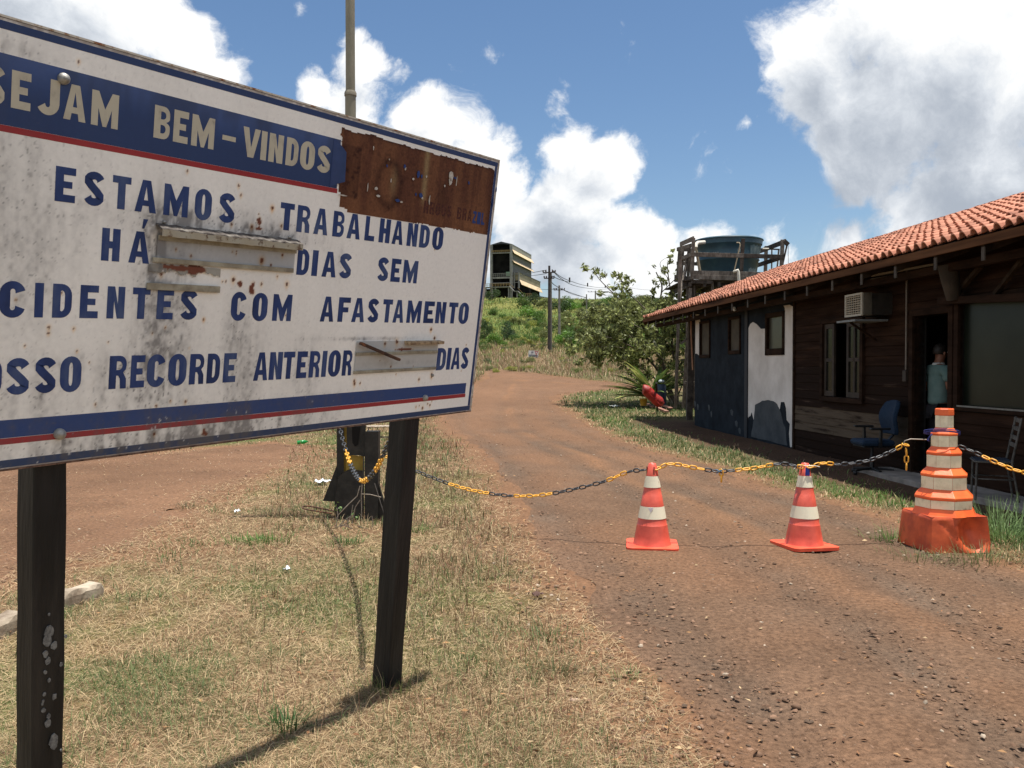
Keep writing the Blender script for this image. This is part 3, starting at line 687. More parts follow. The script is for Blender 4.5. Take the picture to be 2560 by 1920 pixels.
fe = MB(); fe.box(SL, SR, -.001, .030, ST, ST + .006).box(SR, SR + .005, -.001, .030, SBt - .004, ST + .006)
fe.build('edge_trim', mat('trim_flaking', (.30, .12, .05), (.62, .58, .50), scale=30, lo=.38, hi=.5, rough=.8, c3=(.45, .36, .26)), sign)
MB().box(SL, SR + .005, -.001, .030, SBt - .006, SBt).build('bottom_trim', mat('trim_rust', (.05, .025, .018), (.22, .13, .09), scale=40, rough=.9), sign)
sheet('blue_border', SL, SR - .009, ST - .030, ST - .009, -.0004, BLUE, label='blue border line along the top')
sheet('blue_border', SR - .029, SR - .009, SBt + .027, ST - .030, -.0004, BLUE, label='blue border line down the right edge')
sheet('blue_border', SL, SR - .009, SBt + .004, SBt + .027, -.0004, (.028, .055, .13), label='faded blue border line along the bottom')
def hdr(S, T):
    b = np.ones(S.shape + (3,)) * np.array(BLUE)
    b = b * (1 + .8 * sst(.35, .7, fbm(S * 9, T * 3, 231)) * sst(2.36, 2.49, T))[..., None] + np.array((.02, .018, .01)) * (sst(2.40, 2.49, T) * .9)[..., None]
    o = wear(S, T, b, .35, .25)
    return o
sheet('header_band', SL, -.616, 2.301, 2.487, -.0004, BLUE, fn=hdr)
sheet('red_stripe', SL, -.612, 2.283, 2.3005, -.0004, RED, grime=.3, rust=.4, label='red stripe under the header')
sheet('blue_stripe', SL, .370, 1.430, 1.483, -.0004, (.030, .065, .20), grime=.8, rust=.5)
sheet('red_stripe', SL, .373, 1.411, 1.4295, -.0004, (.34, .035, .04), grime=.75, rust=.5, label='thin red stripe under the lower blue stripe')
# rusted area where the sheet has peeled away
RG = [-.61, .403, 2.216, 2.533]
def rag(S, T):
    j = (fbm(S * 34, T * 34, 241, 4) - .5) * .016; j2 = (fbm(S * 9, T * 9, 247, 3) - .5) * .02
    k = (S > RG[0] + j + .012 * (T < 2.29) - .012 * (T > 2.5)) & (S < RG[1] + j * .15) & (T > RG[2] + j * .6 + .014 * (S < -.55)) & (T < RG[3] + j * .8 + j2 - .016 * np.clip((S + .3) / .7, 0, 1) * 0)
    return k
def rustcol(S, T):
    a = fbm(S * 3, T * 2, 251, 4); b = fbm(S * 45, T * 45, 252, 4); c = fbm(S * 22, T * 2.0, 253, 3)
    w = np.clip(sst(.35, .65, a) * .6 + sst(.3, .7, c) * .5, 0, 1)[..., None]
    col = np.array((.115, .045, .026)) * (1 - w) + np.array((.225, .098, .046)) * w
    dk = sst(.52, .70, b)[..., None] * .35
    def box(s0, s1, t0, t1): return sst(s0 - .004, s0 + .004, S) * sst(s1 + .004, s1 - .004, S) * sst(t0 - .004, t0 + .004, T) * sst(t1 + .004, t1 - .004, T)
    ghost = box(-.61, -.50, 2.275, 2.475) * (.35 + .65 * b)
    qs = (S + .325); qt = (T - 2.36)
    rr = np.sqrt((qs / (.085 * (1 - .9 * np.clip(qt, 0, 1)))) ** 2 + (qt / .105) ** 2)
    ghost = np.maximum(ghost, np.exp(-((rr - .85) / .20) ** 2) * .9)
    ghost = np.maximum(ghost, .7 * np.exp(-((S - .03) / .035) ** 2) * sst(2.26, 2.30, T) * sst(2.44, 2.38, T))
    ghost = np.maximum(ghost, .8 * sst(.36, .397, S + 0 * T)); ghost = np.maximum(ghost, .8 * sst(2.515, 2.53, T))
    col = col * (1 - np.clip(dk + ghost[..., None] * .62, 0, .85)) + np.array((.03, .010, .008)) * np.clip(dk + ghost[..., None] * .78, 0, .88) * .8
    pale = (np.exp(-((S + .10) / .016) ** 2) * sst(2.28, 2.35, T) * .55 + .35 * np.exp(-((S + .30) / .02) ** 2 - ((T - 2.37) / .05) ** 2))[..., None]
    col = col * (1 - pale) + np.array((.36, .28, .14)) * pale
    return col * (.8 + .4 * b[..., None])
sheet('rusted_patch', -.63, .41, 2.19, 2.55, -.0008, (0, 0, 0), step=.004, fn=rustcol, keep=rag, m=mat('bare_rust', (.8, .8, .8), (1.15, 1.15, 1.15), scale=90, attr='col', rough=.85, spec=.2, bump=.0015, bscale=60), label='bare rusted metal where the printed sheet has peeled off')
# flakes of print left on the rust
FLB = mat('flake_blue', (.02, .05, .19), None, rough=.4); FLW = mat('flake_white', (.62, .6, .56), (.4, .34, .26), scale=60, rough=.5)
def flake(px, py, w, h, m):
    s, t = st(px, py); n = random.randint(5, 7); a0 = random.random()
    poly = [(s + w * .5 * math.cos(a0 + 2 * math.pi * i / n) * random.uniform(.6, 1.2), t + h * .5 * math.sin(a0 + 2 * math.pi * i / n) * random.uniform(.6, 1.2)) for i in range(n)]
    MB().prism(poly, -.0062, -.0042).build('paint_flake', m, sign)
for x, y, w, h in [(820, 595, .010, .018), (1015, 605, .018, .018), (1170, 690, .022, .034), (1205, 710, .012, .020), (1140, 912, .014, .014), (1195, 928, .026, .026), (940, 980, .034, .018), (1575, 732, .020, .010), (1725, 782, .012, .018), (2020, 700, .008, .02), (2030, 860, .01, .025), (1990, 1010, .012, .05)]: flake(780 + x * .226, 280 + y * .226, w, h, FLB)
for x, y, w, h in [(1530, 700, .030, .050), (1520, 770, .022, .034), (1590, 770, .006, .045), (1110, 740, .014, .010), (700, 848, .020, .018), (722, 930, .030, .010), (325, 625, .012, .040), (315, 740, .010, .035), (1290, 975, .008, .045), (1025, 628, .010, .016), (1258, 712, .010, .012), (980, 995, .018, .010), (670, 395, .006, .02), (845, 525, .006, .008), (605, 840, .004, .045), (1210, 952, .014, .012), (330, 920, .05, .006), (1460, 815, .01, .012), (865, 760, .005, .02)]: flake(780 + x * .226, 280 + y * .226, w, h, FLW)
# ghost lettering on the rust
gd = mat('ghost_print', (.035, .012, .010), (.12, .035, .02), scale=120, rough=.9)
mb = MB(); q = [st(780 + x * .226, 280 + 1050 * .226)[0] for x in (1235, 1560, 1610, 1790, 1935)]
for i, ch in enumerate('NROUS'): w = (q[1] - q[0]) / 5; letter_mesh(mb, ch, q[0] + i * w, q[0] + (i + .78) * w, 2.268, 2.322, -.0012)
for i, ch in enumerate('BRA'): w = (q[3] - q[2]) / 3; letter_mesh(mb, ch, q[2] + i * w, q[2] + (i + .78) * w, 2.268, 2.322, -.0012)
mb.build('ghost_lettering', gd, sign, label='faint shadow of old lettering on the rust')
mb = MB()
for i, ch in enumerate('ZIL'): w = (q[4] - q[3]) / 3; letter_mesh(mb, ch, q[3] + i * w, q[3] + (i + .78) * w, 2.262, 2.318, -.0014)
mb.build('lettering', FLB, sign, label='last blue letters left at the end of the peeled line')
# lettering
LB = mat('letter_blue', (.013, .030, .105), (.065, .10, .21), scale=9, rough=.5, spec=.35, stretch=(1, 1, .4), c3=(.022, .050, .175), bump=.0006, bscale=30)
LC = mat('letter_cream', (.20, .185, .14), (.53, .49, .38), scale=16, lo=.30, hi=.50, rough=.6, stretch=(1, 1, .6), c3=(.46, .42, .33))
ROWS = [
 ('row', 2.350, 2.449, LC, [('S',-1.897,-1.844),('E',-1.829,-1.778),('J',-1.764,-1.699),('A',-1.687,-1.622),('M',-1.606,-1.523),('B',-1.405,-1.35),('E',-1.337,-1.284),('M',-1.271,-1.185),('-',-1.153,-1.099),('V',-1.071,-0.997),('I',-0.992,-0.967),('N',-0.957,-0.893),('D',-0.879,-0.822),('O',-0.812,-0.742),('S',-0.73,-0.66)]),
 ('row', 2.117, 2.216, LB, [('E',-1.701,-1.642),('S',-1.618,-1.553),('T',-1.529,-1.469),('A',-1.454,-1.38),('M',-1.355,-1.266),('O',-1.241,-1.176),('S',-1.148,-1.08),('T',-0.883,-0.817),('R',-0.802,-0.738),('A',-0.717,-0.645),('B',-0.619,-0.559),('A',-0.541,-0.467),('L',-0.44,-0.383),('H',-0.356,-0.29),('A',-0.275,-0.206),('N',-0.18,-0.113),('D',-0.097,-0.03),('O',-0.009,0.067)]),
 ('row', 1.957, 2.056, LB, [('H',-1.554,-1.495),('Á',-1.465,-1.394),('D',-0.784,-0.725),('I',-0.709,-0.680),('A',-0.656,-0.581),('S',-0.566,-0.496),('S',-0.345,-0.275),('E',-0.26,-0.2),('M',-0.182,-0.087)]),
 ('row', 1.780, 1.880, LB, [('A',-1.945,-1.865),('C',-1.841,-1.77),('I',-1.745,-1.72),('D',-1.694,-1.637),('E',-1.612,-1.555),('N',-1.527,-1.469),('T',-1.443,-1.382),('E',-1.357,-1.297),('S',-1.272,-1.204),('C',-1.068,-1.002),('O',-0.975,-0.907),('M',-0.882,-0.792),('A',-0.644,-0.572),('F',-0.549,-0.483),('A',-0.471,-0.397),('S',-0.38,-0.311),('T',-0.288,-0.228),('A',-0.22,-0.15),('M',-0.129,-0.034),('E',-0.013,0.058),('N',0.072,0.144),('T',0.166,0.235),('O',0.246,0.323)]),
 ('row', 1.556, 1.662, LB, [('N',-1.963,-1.902),('O',-1.893,-1.827),('S',-1.817,-1.749),('S',-1.737,-1.672),('O',-1.662,-1.597),('R',-1.508,-1.449),('E',-1.435,-1.386),('C',-1.378,-1.311),('O',-1.3,-1.231),('R',-1.219,-1.161),('D',-1.149,-1.096),('E',-1.081,-1.027),('A',-0.947,-0.882),('N',-0.876,-0.814),('T',-0.81,-0.754),('E',-0.742,-0.69),('R',-0.678,-0.622),('I',-0.611,-0.586),('O',-0.576,-0.509),('R',-0.497,-0.443),('D',0.116,0.184),('I',0.193,0.222),('A',0.229,0.298),('S',0.304,0.367)])]
for _, z0, z1, m, L in ROWS:
    for ch, a, b in L: mb = MB(); letter_mesh(mb, ch, a, b, z0, z1, -.0008); mb.build('letter', m, sign)
# number slots
RAIL = mat('slot_rail', (.22, .19, .14), (.40, .37, .28), scale=20, rough=.7); RUSTY = mat('rusty_steel', (.035, .018, .012), (.20, .08, .035), scale=35, rough=.85, bump=.002, c3=(.08, .04, .025))
PLATE = (.45, .46, .47)
sheet('slot_plate', -1.37, -.80, 1.965, 2.06, -.0030, PLATE, grime=.8, label='grey slot plate in the gap for the day count')
sheet('slot_plate', -.43, .11, 1.560, 1.700, -.0030, (.50, .50, .48), grime=.7, label='grey slot plate in the gap for the old record')
for a, b, z, h, l in [(-1.37, -.798, 2.036, .016, 1), (-1.385, -.805, 1.964, .016, 1), (-.431, .107, 1.640, .013, 1), (-.433, .108, 1.563, .012, 1), (-1.40, -1.125, 1.876, .022, 1)]:
    MB().box(a, b, -.010, -.0034, z, z + h).build('slot_rail', RAIL, sign, bevel=.001)
sheet('torn_strip', -1.395, -1.125, 1.925, 1.958, -.0042, (.36, .35, .31), grime=.9, step=.003, keep=lambda S, T: T > 1.925 + (fbm(S * 40, T * 30, 271) - .3) * .04)
# bent canopy over the first slot : a folded strip standing off the board
mb = MB(); pr = []; lp_ = []
for i in range(41):
    s = -1.378 + i / 40 * .585; w = .0012 * math.sin(i * 1.7) + .0008 * math.sin(i * 4.1)
    pr.append([(s, -.002, 2.088 + w), (s, -.022, 2.081 + w), (s, -.036, 2.074 + w), (s, -.037, 2.070), (s, -.034, 2.069), (s, -.032, 2.070), (s, -.002, 2.080 + w)])
    ww = .0022 * (mnoise.noise((s * 60, 0, 0)) + .4 * math.sin(i)); lp_ += [(s, -.038 - .002 * math.sin(i * .9), 2.072 + ww), (s, -.0375, 2.050 + .7 * ww)]
MB().add(lp_, [(2 * i, 2 * i + 2, 2 * i + 3, 2 * i + 1) for i in range(40)]).build('canopy_lip', mat('canopy_beige', (.14, .09, .06), (.40, .37, .29), scale=36, lo=.36, hi=.46, rough=.8), sign)
v = [p for r_ in pr for p in r_]; f = [(i * 7 + j, i * 7 + (j + 1) % 7, (i + 1) * 7 + (j + 1) % 7, (i + 1) * 7 + j) for i in range(40) for j in range(7)] + [tuple(range(7)), tuple(40 * 7 + j for j in range(6, -1, -1))]
mb.add(v, f).build('slot_canopy', mat('canopy', (.04, .03, .025), (.24, .22, .19), scale=40, lo=.35, hi=.7, rough=.85, c3=(.10, .085, .075), bump=.004), sign)
mb = MB().box(-.13, .118, -.034, -.003, 1.686, 1.700); mb.build('slot_canopy', mat('canopy_two', (.08, .035, .02), (.55, .42, .26), scale=30, rough=.8), sign, bevel=.002, label='stub of the rusted strip over the second slot')
MB().bar((-.424, -.022, 1.694), (-.196, -.040, 1.622), .012, .022, up=(0, 1, 0)).build('fallen_rail', RUSTY, sign, bevel=.002, label='brown rail hanging loose across the second slot')
for px, py, r in [(157, 197, .0155), (147, 1084, .0165), (1061, 994, .0135), (409, 555, .006), (723, 593, .006), (1080, 938, .007)]:
    s, t = st(px, py)
    mb = MB(); M_ = Matrix.Translation((s, -.001, t)) @ Matrix.Rotation(R(90), 4, 'X')
    pf = [(r * 1.05, 0), (r * 1.05, r * .35), (r * .95, r * .8), (r * .6, r * 1.2), (r * .2, r * 1.35)]
    mb.lathe(pf, 20); mb.v = [tuple(M_ @ Vector(p)) for p in mb.v]
    mb.build('bolt', mat('zinc', (.26, .25, .23), (.45, .44, .41), scale=60, rough=.55, metal=.5), sign)
# peeled corner of the header
mb = MB(); pts = []
for i in range(9):
    a = i / 8; s = -.655 + .045 * a
    pts += [(s, -.0016 - .028 * a * a * 1.0, 2.486 - .01 * a - .035 * a * a), (s + .004 * a, -.0016 - .030 * a * a, 2.30 + .03 * a)]
mb.add(pts, [(2 * i, 2 * i + 2, 2 * i + 3, 2 * i + 1) for i in range(8)], True).build('peeled_corner', mat('header_blue', (.016, .036, .12), (.024, .052, .17), scale=12, rough=.4), sign)
# posts (they do not all follow the lean of the board)
PW = mat('black_post', (.0035, .0035, .004), (.024, .021, .019), scale=7, rough=.62, bump=.004, bscale=26, stretch=(3, 3, .35), c3=(.010, .009, .009), spec=.4)
def post(s, base, label):
    top = Vector((s, .082, SBt + .75))
    b = SM.inverted() @ Vector(base)
    mb = MB(); n = 14
    ax = (top - b).normalized()
    ring = []
    for i in range(n + 1):
        p = b + (top - b) * i / n; w = .051 + .0012 * math.sin(i * 2.1 + s)
        ring += [(p.x - w, p.y - w, p.z), (p.x - w * .8, p.y - w, p.z), (p.x + w * .8, p.y - w, p.z), (p.x + w, p.y - w, p.z), (p.x + w, p.y + w, p.z), (p.x - w, p.y + w, p.z)]
    f = [(i * 6 + j, i * 6 + (j + 1) % 6, (i + 1) * 6 + (j + 1) % 6, (i + 1) * 6 + j) for i in range(n) for j in range(6)] + [tuple(range(5, -1, -1)), tuple(n * 6 + j for j in range(6))]
    o = mb.add(ring, f).build('post', PW, sign, bevel=.006, label=label); return b, top
b1, t1 = post(-.018, (-.625, 4.165, -.12), 'right leaning post with its foot in the grass')
b0, t0 = post(-1.685, (-1.575, 2.80, -.12), 'left post with patches of grey lichen')
LI = mat('lichen', (.10, .10, .098), (.25, .25, .24), scale=90, rough=.95)
for (px, py, r) in [(122, 1578, 13), (118, 1600, 11), (134, 1613, 8), (113, 1634, 7), (119, 1652, 7), (112, 1680, 4), (122, 1700, 4), (110, 1735, 4), (135, 1741, 6), (108, 1775, 5), (119, 1808, 8), (133, 1851, 12), (134, 1860, 9), (121, 1790, 5), (152, 1660, 4), (164, 1590, 4), (122, 1535, 3), (152, 1875, 3), (107, 1752, 3), (105, 1760, 3)]:
    dirp = pray(px, py)
    # meet the front face of the left post
    inv = SM.inverted(); o_ = inv @ Vector((0, 0, EYE)); d_ = inv.to_3x3() @ dirp
    best = None
    for it in range(60):
        t_ = 2.2 + it * .012; p = o_ + d_ * t_; c_ = b0 + (t0 - b0) * ((p.z - b0.z) / (t0.z - b0.z))
        if p.y > c_.y - .052: best = o_ + d_ * (t_ - (p.y - c_.y + .0515) / d_.y); break
    if best is None: continue
    rr = r * 2.8 / F
    poly = [(best.x + rr * random.uniform(.7, 1.15) * math.cos(a * .7), best.z + rr * 1.5 * random.uniform(.7, 1.15) * math.sin(a * .7)) for a in range(9)]
    MB().prism(poly, best.y - .0035, best.y - .0005).build('lichen_patch', LI, sign)
mb = MB(); s_ = SM.inverted() @ Vector(at(1000, 1490, 4.06)); 
# ================================================================ CONES
ORG = mat('cone_orange', (.50, .070, .044), (.72, .120, .075), scale=6, rough=.42, spec=.5, bump=.0006, bscale=90)
ORD = mat('cone_base_orange', (.66, .075, .035), (.80, .12, .055), scale=8, rough=.5)
CWH = mat('cone_white', (.40, .33, .20), (.80, .74, .56), scale=13, lo=.26, hi=.48, rough=.5, c3=(.74, .68, .52))
def make_cone():
    t = empty('traffic_cone', label='', cat='traffic cone')
    mb = MB(); s = .218; c = .05; poly = []
    for cx_, cy_, a in ((s - c, s - c, 0), (-s + c, s - c, 90), (-s + c, -s + c, 180), (s - c, -s + c, 270)): poly += arc(cx_, cy_, c, c, a, a + 90, 5)
    M_ = Matrix.Rotation(R(90), 4, 'X')
    mb.prism(poly, .002, .028, M=M_)
    mb.build('base', ORD, t, bevel=.006)
    def rad(z): return .160 - (z - .026) * (.160 - .034) / .694
    pf = [(rad(.026) + .004, .026), (rad(.034), .034)]
    for z in (.10, .195): pf.append((rad(z), z))
    pf += [(rad(.197), .197), (rad(.199) - .003, .199), (rad(.252) - .001, .252), (rad(.357) - .001, .357), (rad(.45), .45), (rad(.452) - .002, .452), (rad(.515) - .001, .515), (rad(.615) - .001, .615), (rad(.70), .70), (rad(.70) - .004, .703), (rad(.72) - .003, .72), (.022, .722), (.022, .66)]
    MB().lathe(pf, 36).build('body', ORG, t)
    for a, b in ((.254, .356), (.517, .613)):
        MB().lathe([(rad(a) + .0018, a), (rad(b) + .0018, b)], 36, cap=False).build('reflective_band', CWH, t)
    for k in range(4):
        a = R(-72 + 90 * k); mb = MB(); M_ = Matrix.Rotation(a, 4, 'Z')
        mb.box(rad(.64) - .006, rad(.64) + .0022, -.003, .003, .625, .692, M_)
        mb.build('slot', mat('slot_dark', (.06, .008, .006), None, rough=.8), t)
    for k in range(4):
        a = R(45 + 90 * k); MB().lathe([(.006, .0), (.006, .0015)], 8, c=(.19 * math.cos(a), .19 * math.sin(a), .026)).build('rivet_hole', MATS['slot_dark'], t)
    return t
c1 = make_cone(); g1 = ground(1630, 1369); g2 = ground(2010, 1369)
c2 = copy_tree(c1)
c1.location = g1 + Vector((0, 0, .008)); c1.rotation_euler.z = R(-8); c2.location = g2 + Vector((0, 0, .008)); c2.rotation_euler = (R(-1), R(1.0), R(14))
tag(c1, 'red and white traffic cone nearer the sign, with an open slot in its top', 'traffic cone', 'traffic cones holding the chain across the road')
tag(c2, 'red and white traffic cone with blue tape near its top', 'traffic cone', 'traffic cones holding the chain across the road')
mb = MB(); 
for k in range(7):
    a = R(-118 + k * 7); mb.v += [(.053 * math.cos(a), .053 * math.sin(a), .618), (.047 * math.cos(a), .047 * math.sin(a), .688)]
mb.f = [(2 * i, 2 * i + 2, 2 * i + 3, 2 * i + 1) for i in range(6)]; mb.sm = [False] * 6
mb.build('blue_tape', mat('blue_tape', (.01, .03, .28), None, rough=.4), c2)
tri = MB().prism([(-.055, .352), (-.005, .352), (-.03, .31)], -.1075, -.105); o = tri.build('torn_sticker', mat('sticker', (.8, .8, .82), None, rough=.4), c1); o.rotation_euler.z = R(8)
# white twine knotted round the top of the second cone
tw = empty('twine', g2 + Vector((0, 0, .71)), label='white twine tied round the top of the cone with blue tape', cat='string')
WT = mat('twine_white', (.75, .75, .72), None, rough=.8)
MB().tube([(.046 * math.cos(a / 3), .046 * math.sin(a / 3), .004 * math.sin(a)) for a in range(19)], .0035, 5, closed=True).build('loop', WT, tw)
MB().tube([(-.045, -.02, 0), (-.08, -.03, -.004), (-.10, -.03, -.028)], .003, 5).build('loose_end', WT, tw)
MB().tube([(.03, -.04, .0), (.07, -.04, .004), (.12, -.03, -.01)], .003, 5).build('loose_end', WT, tw)
# ================================================================ TIERED BARRIER CONE
OB = mat('barrier_orange', (.80, .115, .028), (.90, .17, .04), scale=5, rough=.42, spec=.5, bump=.0015, bscale=22)
OBB = mat('barrier_base', (.42, .060, .022), (.74, .135, .042), scale=5, rough=.5, bump=.0015, bscale=16)
DW = mat('dirty_white', (.30, .24, .13), (.88, .80, .56), scale=10, lo=.28, hi=.56, rough=.6, c3=(.76, .68, .46))
bc = ground(2358, 1366)
bar_ = empty('barrier_cone', bc, R(0), 'tall orange stepped plastic barrier cone with dirty white bands and a dented square base', 'barrier cone')
bar_.rotation_euler.z = R(4)
mb = MB(); s = .275; hh = .30; Nn = 18
def top_h(u, w): return hh
for (ax, sg) in ((0, 1), (0, -1), (1, 1), (1, -1)):
    V = []; 
    for i in range(Nn + 1):
        for j in range(Nn + 1):
            cr = .035; ul = s - cr * .2929; u = -ul + 2 * ul * i / Nn; z = hh * j / Nn; off_ = s; fd_ = 1 - (abs(u) / ul) ** 6
            if abs(u) > s - cr: dd = abs(u) - (s - cr); off_ = s - cr + math.sqrt(max(cr * cr - dd * dd, 0))
            kz_ = (s - z * .085) / s; off_ *= kz_
            if z > hh - .02: off_ -= (z - hh + .02) ** 2 / .04
            if ax == 1 and sg == -1:      # the lit face that has been run into
                q = max(0, 1 - math.hypot((u - .14) / .16, (z - .17) / .17)); off_ -= .095 * q ** .6 * fd_ * 1.25
                q2 = max(0, 1 - abs((u + .03) + (z - .12) * 1.1) / .035); off_ -= .012 * q2 * (z < .26) * fd_
                off_ += .006 * math.sin(u * 26 + z * 17) * (u > -.1) * fd_
            else: off_ += .003 * math.sin(u * 13 + z * 9) * fd_
            V.append((off_ * sg, u * kz_, z) if ax == 0 else (u * kz_, off_ * sg, z))
    W = Nn + 1; fs = [(i * W + j, (i + 1) * W + j, (i + 1) * W + j + 1, i * W + j + 1) for i in range(Nn) for j in range(Nn)]
    if (ax == 0) != (sg > 0): fs = [q[::-1] for q in fs]
    mb.add(V, fs, True)
mb.add([(-s + .028, -s + .035, hh - .001), (s - .035, -s + .035, hh - .001), (s - .035, s - .035, hh - .001), (-s + .035, s - .035, hh - .001)], [(0, 1, 2, 3)])
mb.build('base', OBB, bar_)
k8 = .985
def octo(p, m, name, bev=.004):
    mb = MB().lathe([(r * k8, z) for r, z in p], 8, ang=R(22.5 + 12), smooth=False)
    return mb.build(name, m, bar_, bevel=bev)
octo([(.272, .292), (.245, .345), (.236, .352), (.236, .425), (.247, .43), (.247, .45), (.192, .507), (.187, .512), (.187, .615), (.198, .62), (.198, .638), (.146, .69), (.142, .696), (.142, .800), (.150, .806), (.150, .822), (.112, .868), (.108, .872), (.108, .968), (.116, .972), (.116, .985), (.080, 1.03), (.074, 1.034), (.074, 1.14), (.082, 1.142), (.080, 1.195), (.068, 1.200), (.066, 1.17)], OB, 'body')
for r, a, b in ((.2405, .353, .424), (.1915, .513, .614), (.1465, .697, .799), (.1115, .873, .967), (.0775, 1.036, 1.138)):
    mbb = MB()
    for k in range(8):
        a0 = R(22.5 + 12 + 45 * k + .35); a1 = R(22.5 + 12 + 45 * k + 44.65); rr = r * k8
        for q in (0,): mbb.add([(rr * math.cos(a0), rr * math.sin(a0), a), (rr * math.cos(a1), rr * math.sin(a1), a), (rr * math.cos(a1), rr * math.sin(a1), b), (rr * math.cos(a0), rr * math.sin(a0), b)], [(0, 1, 2, 3)])
    mbb.build('white_band', DW, bar_)
cord = empty('rope', bc + Vector((0, 0, .95)), label='blue cord looped round the upper part of the orange barrier cone', cat='rope')
BCm = mat('cord_blue', (.015, .02, .12), (.04, .05, .22), scale=60, rough=.7)
for k, dz in enumerate((0, .012, -.008)):
    MB().tube([(.122 * math.cos(a * .35) - (.05 if 6 < a < 12 else 0) * math.sin((a - 6) / 6 * 3.14), .122 * math.sin(a * .35) , .035 + dz + .045 * math.cos(a * .35 + 1.9 * 0 - 1.57 + 1.57) * -.0 + .03 * math.sin(a * .35 * 1 + 3.6)) for a in range(18)], .0038, 6, closed=True).build('strand', BCm, cord)
MB().tube([(-.125, -.04, .03), (-.165, -.05, -.01), (-.155, -.05, -.035), (-.17, -.055, -.02)], .006, 6).build('knot', BCm, cord)
# ================================================================ CHAINS
def link_mesh(name, m, L=.086, Wd=.043, r=.0064):
    a = L / 2 - Wd / 2 ; q = Wd / 2 - r
    pts = [(a - r + 0 + q * math.cos(R(t)), q * math.sin(R(t)), 0) for t in range(-90, 91, 36)] + [(-(a - r) + q * math.cos(R(t)), q * math.sin(R(t)), 0) for t in range(90, 271, 36)]
    return MB().tube(pts, r, 6, closed=True).mesh(name, m)
YL = mat('chain_yellow', (.72, .34, .03), (.80, .42, .05), scale=30, rough=.4, spec=.5); BK = mat('chain_black', (.018, .02, .024), (.05, .052, .056), scale=40, rough=.4, spec=.5)
LMY = link_mesh('chain_link', YL); LMK = link_mesh('chain_link', BK)
def chain(pts, label, group, pattern, pitch=.066, start=0, roll0=0.35):
    P = catmull(pts, 14); d = [0]
    for a, b in zip(P, P[1:]): d.append(d[-1] + (b - a).length)
    n = int(d[-1] / pitch); root = empty('plastic_chain', P[0], label=label, cat='chain', group=group)
    def pos(t):
        i = max(1, min(len(P) - 1, int(np.searchsorted(d, t)))); f = (t - d[i - 1]) / (d[i] - d[i - 1] + 1e-9); return P[i - 1].lerp(P[i], f)
    for k in range(n + 1):
        t = min(k * pitch, d[-1]); p = pos(t); dr = (pos(min(t + .01, d[-1])) - pos(max(t - .01, 0))).normalized()
        x = dr; z = Vector((0, 0, 1)) if abs(dr.z) < .95 else Vector((0, 1, 0)); y = z.cross(x).normalized(); z = x.cross(y)
        ang = roll0 + (math.pi / 2 if k % 2 else 0) + random.uniform(-.12, .12)
        M_ = Matrix((x, y, z)).transposed() @ Matrix.Rotation(ang, 3, 'X')
        o = link('chain_link', LMY if pattern(k + start) else LMK, root)
        o.matrix_local = Matrix.Translation(p - P[0]) @ M_.to_4x4()
    return root
pole_b = ground(880, 1292)
poleY = pole_b.y
ctop1 = Vector((g1.x, g1.y, .70)); ctop2 = Vector((g2.x, g2.y, .705))
hook = at(2262, 1112, 7.42)
grp = 'yellow and black chains closing the road'
def seq(runs):
    arr = []
    for c, k in runs: arr += [c] * k
    return lambda i: arr[i % len(arr)]
chain([at(968, 1143, 8.55), at(1056, 1184, 8.35), at(1150, 1218, 8.15), at(1240, 1236, 7.95), at(1315, 1240, 7.8), at(1385, 1233, 7.68), at(1503, 1206, 7.5), at(1570, 1180, 7.42), Vector((g1.x - .04, g1.y - .02, .675))],
      'long sagging chain from the black pole foot to the nearer cone', grp, seq([(1, 3), (0, 9), (1, 7), (0, 4), (1, 6), (0, 8)]))
chain([Vector((g1.x + .04, g1.y - .02, .685)), at(1680, 1160, 7.32), at(1750, 1172, 7.32), at(1803, 1178, 7.32), at(1880, 1171, 7.32), at(1950, 1160, 7.3), Vector((g2.x - .04, g2.y - .03, .70))],
      'short yellow and black chain hung between the two cones', grp, seq([(1, 7), (0, 4), (1, 5), (0, 3), (1, 9)]))
chain([Vector((g2.x + .04, g2.y - .03, .70)), at(2060, 1158, 7.32), at(2100, 1161, 7.34), at(2164, 1153, 7.37), at(2215, 1135, 7.4), hook, hook + Vector((.012, 0, -.05)), hook + Vector((.015, 0, -.11)), hook + Vector((.015, 0, -.215))],
      'chain from the taped cone up to the wire hook, its yellow end hanging down', grp, seq([(1, 4), (0, 9), (1, 20)]))
chain([at(2385, 1112, 7.38), at(2430, 1128, 7.3), at(2500, 1160, 7.15), at(2560, 1181, 7.0), at(2700, 1210, 6.8), at(2850, 1200, 6.6)],
      'yellow and black chain running right from the orange barrier cone out of view', grp, seq([(0, 4), (1, 9), (0, 8), (1, 6)]))
pt = at(1803, 1182, 7.31); chain([pt, pt + Vector((.002, 0, -.03)), pt + Vector((.002, 0, -.075))], 'single yellow chain link hanging from the middle of the chain between the cones', grp, lambda i: 1, pitch=.05)
MB().tube([pt + Vector((-.05, -.01, .03)), pt + Vector((-.01, -.01, .012)), pt + Vector((.01, -.015, .03)), pt + Vector((-.03, -.01, .005)), pt + Vector((-.045, -.01, -.01))], .003, 5).build('blue_string', mat('string_blue', (.05, .22, .42), None, rough=.8))
tag(bpy.data.objects['blue_string'], 'light blue string knotted on the chain between the cones', 'string')
chain([at(842, 1010, poleY - .12), at(850, 1070, 8.3), at(866, 1130, 7.8), at(884, 1178, 7.1), at(907, 1203, 6.4), at(938, 1176, 5.7), at(964, 1125, 5.1), at(988, 1075, 4.6), at(1004, 1020, 4.30)],
      'heavy loop of yellow and black chain hanging between the pole base and the sign post', grp, seq([(1, 7), (0, 8), (1, 7), (0, 13), (1, 8), (0, 6), (1, 7), (0, 14)]))
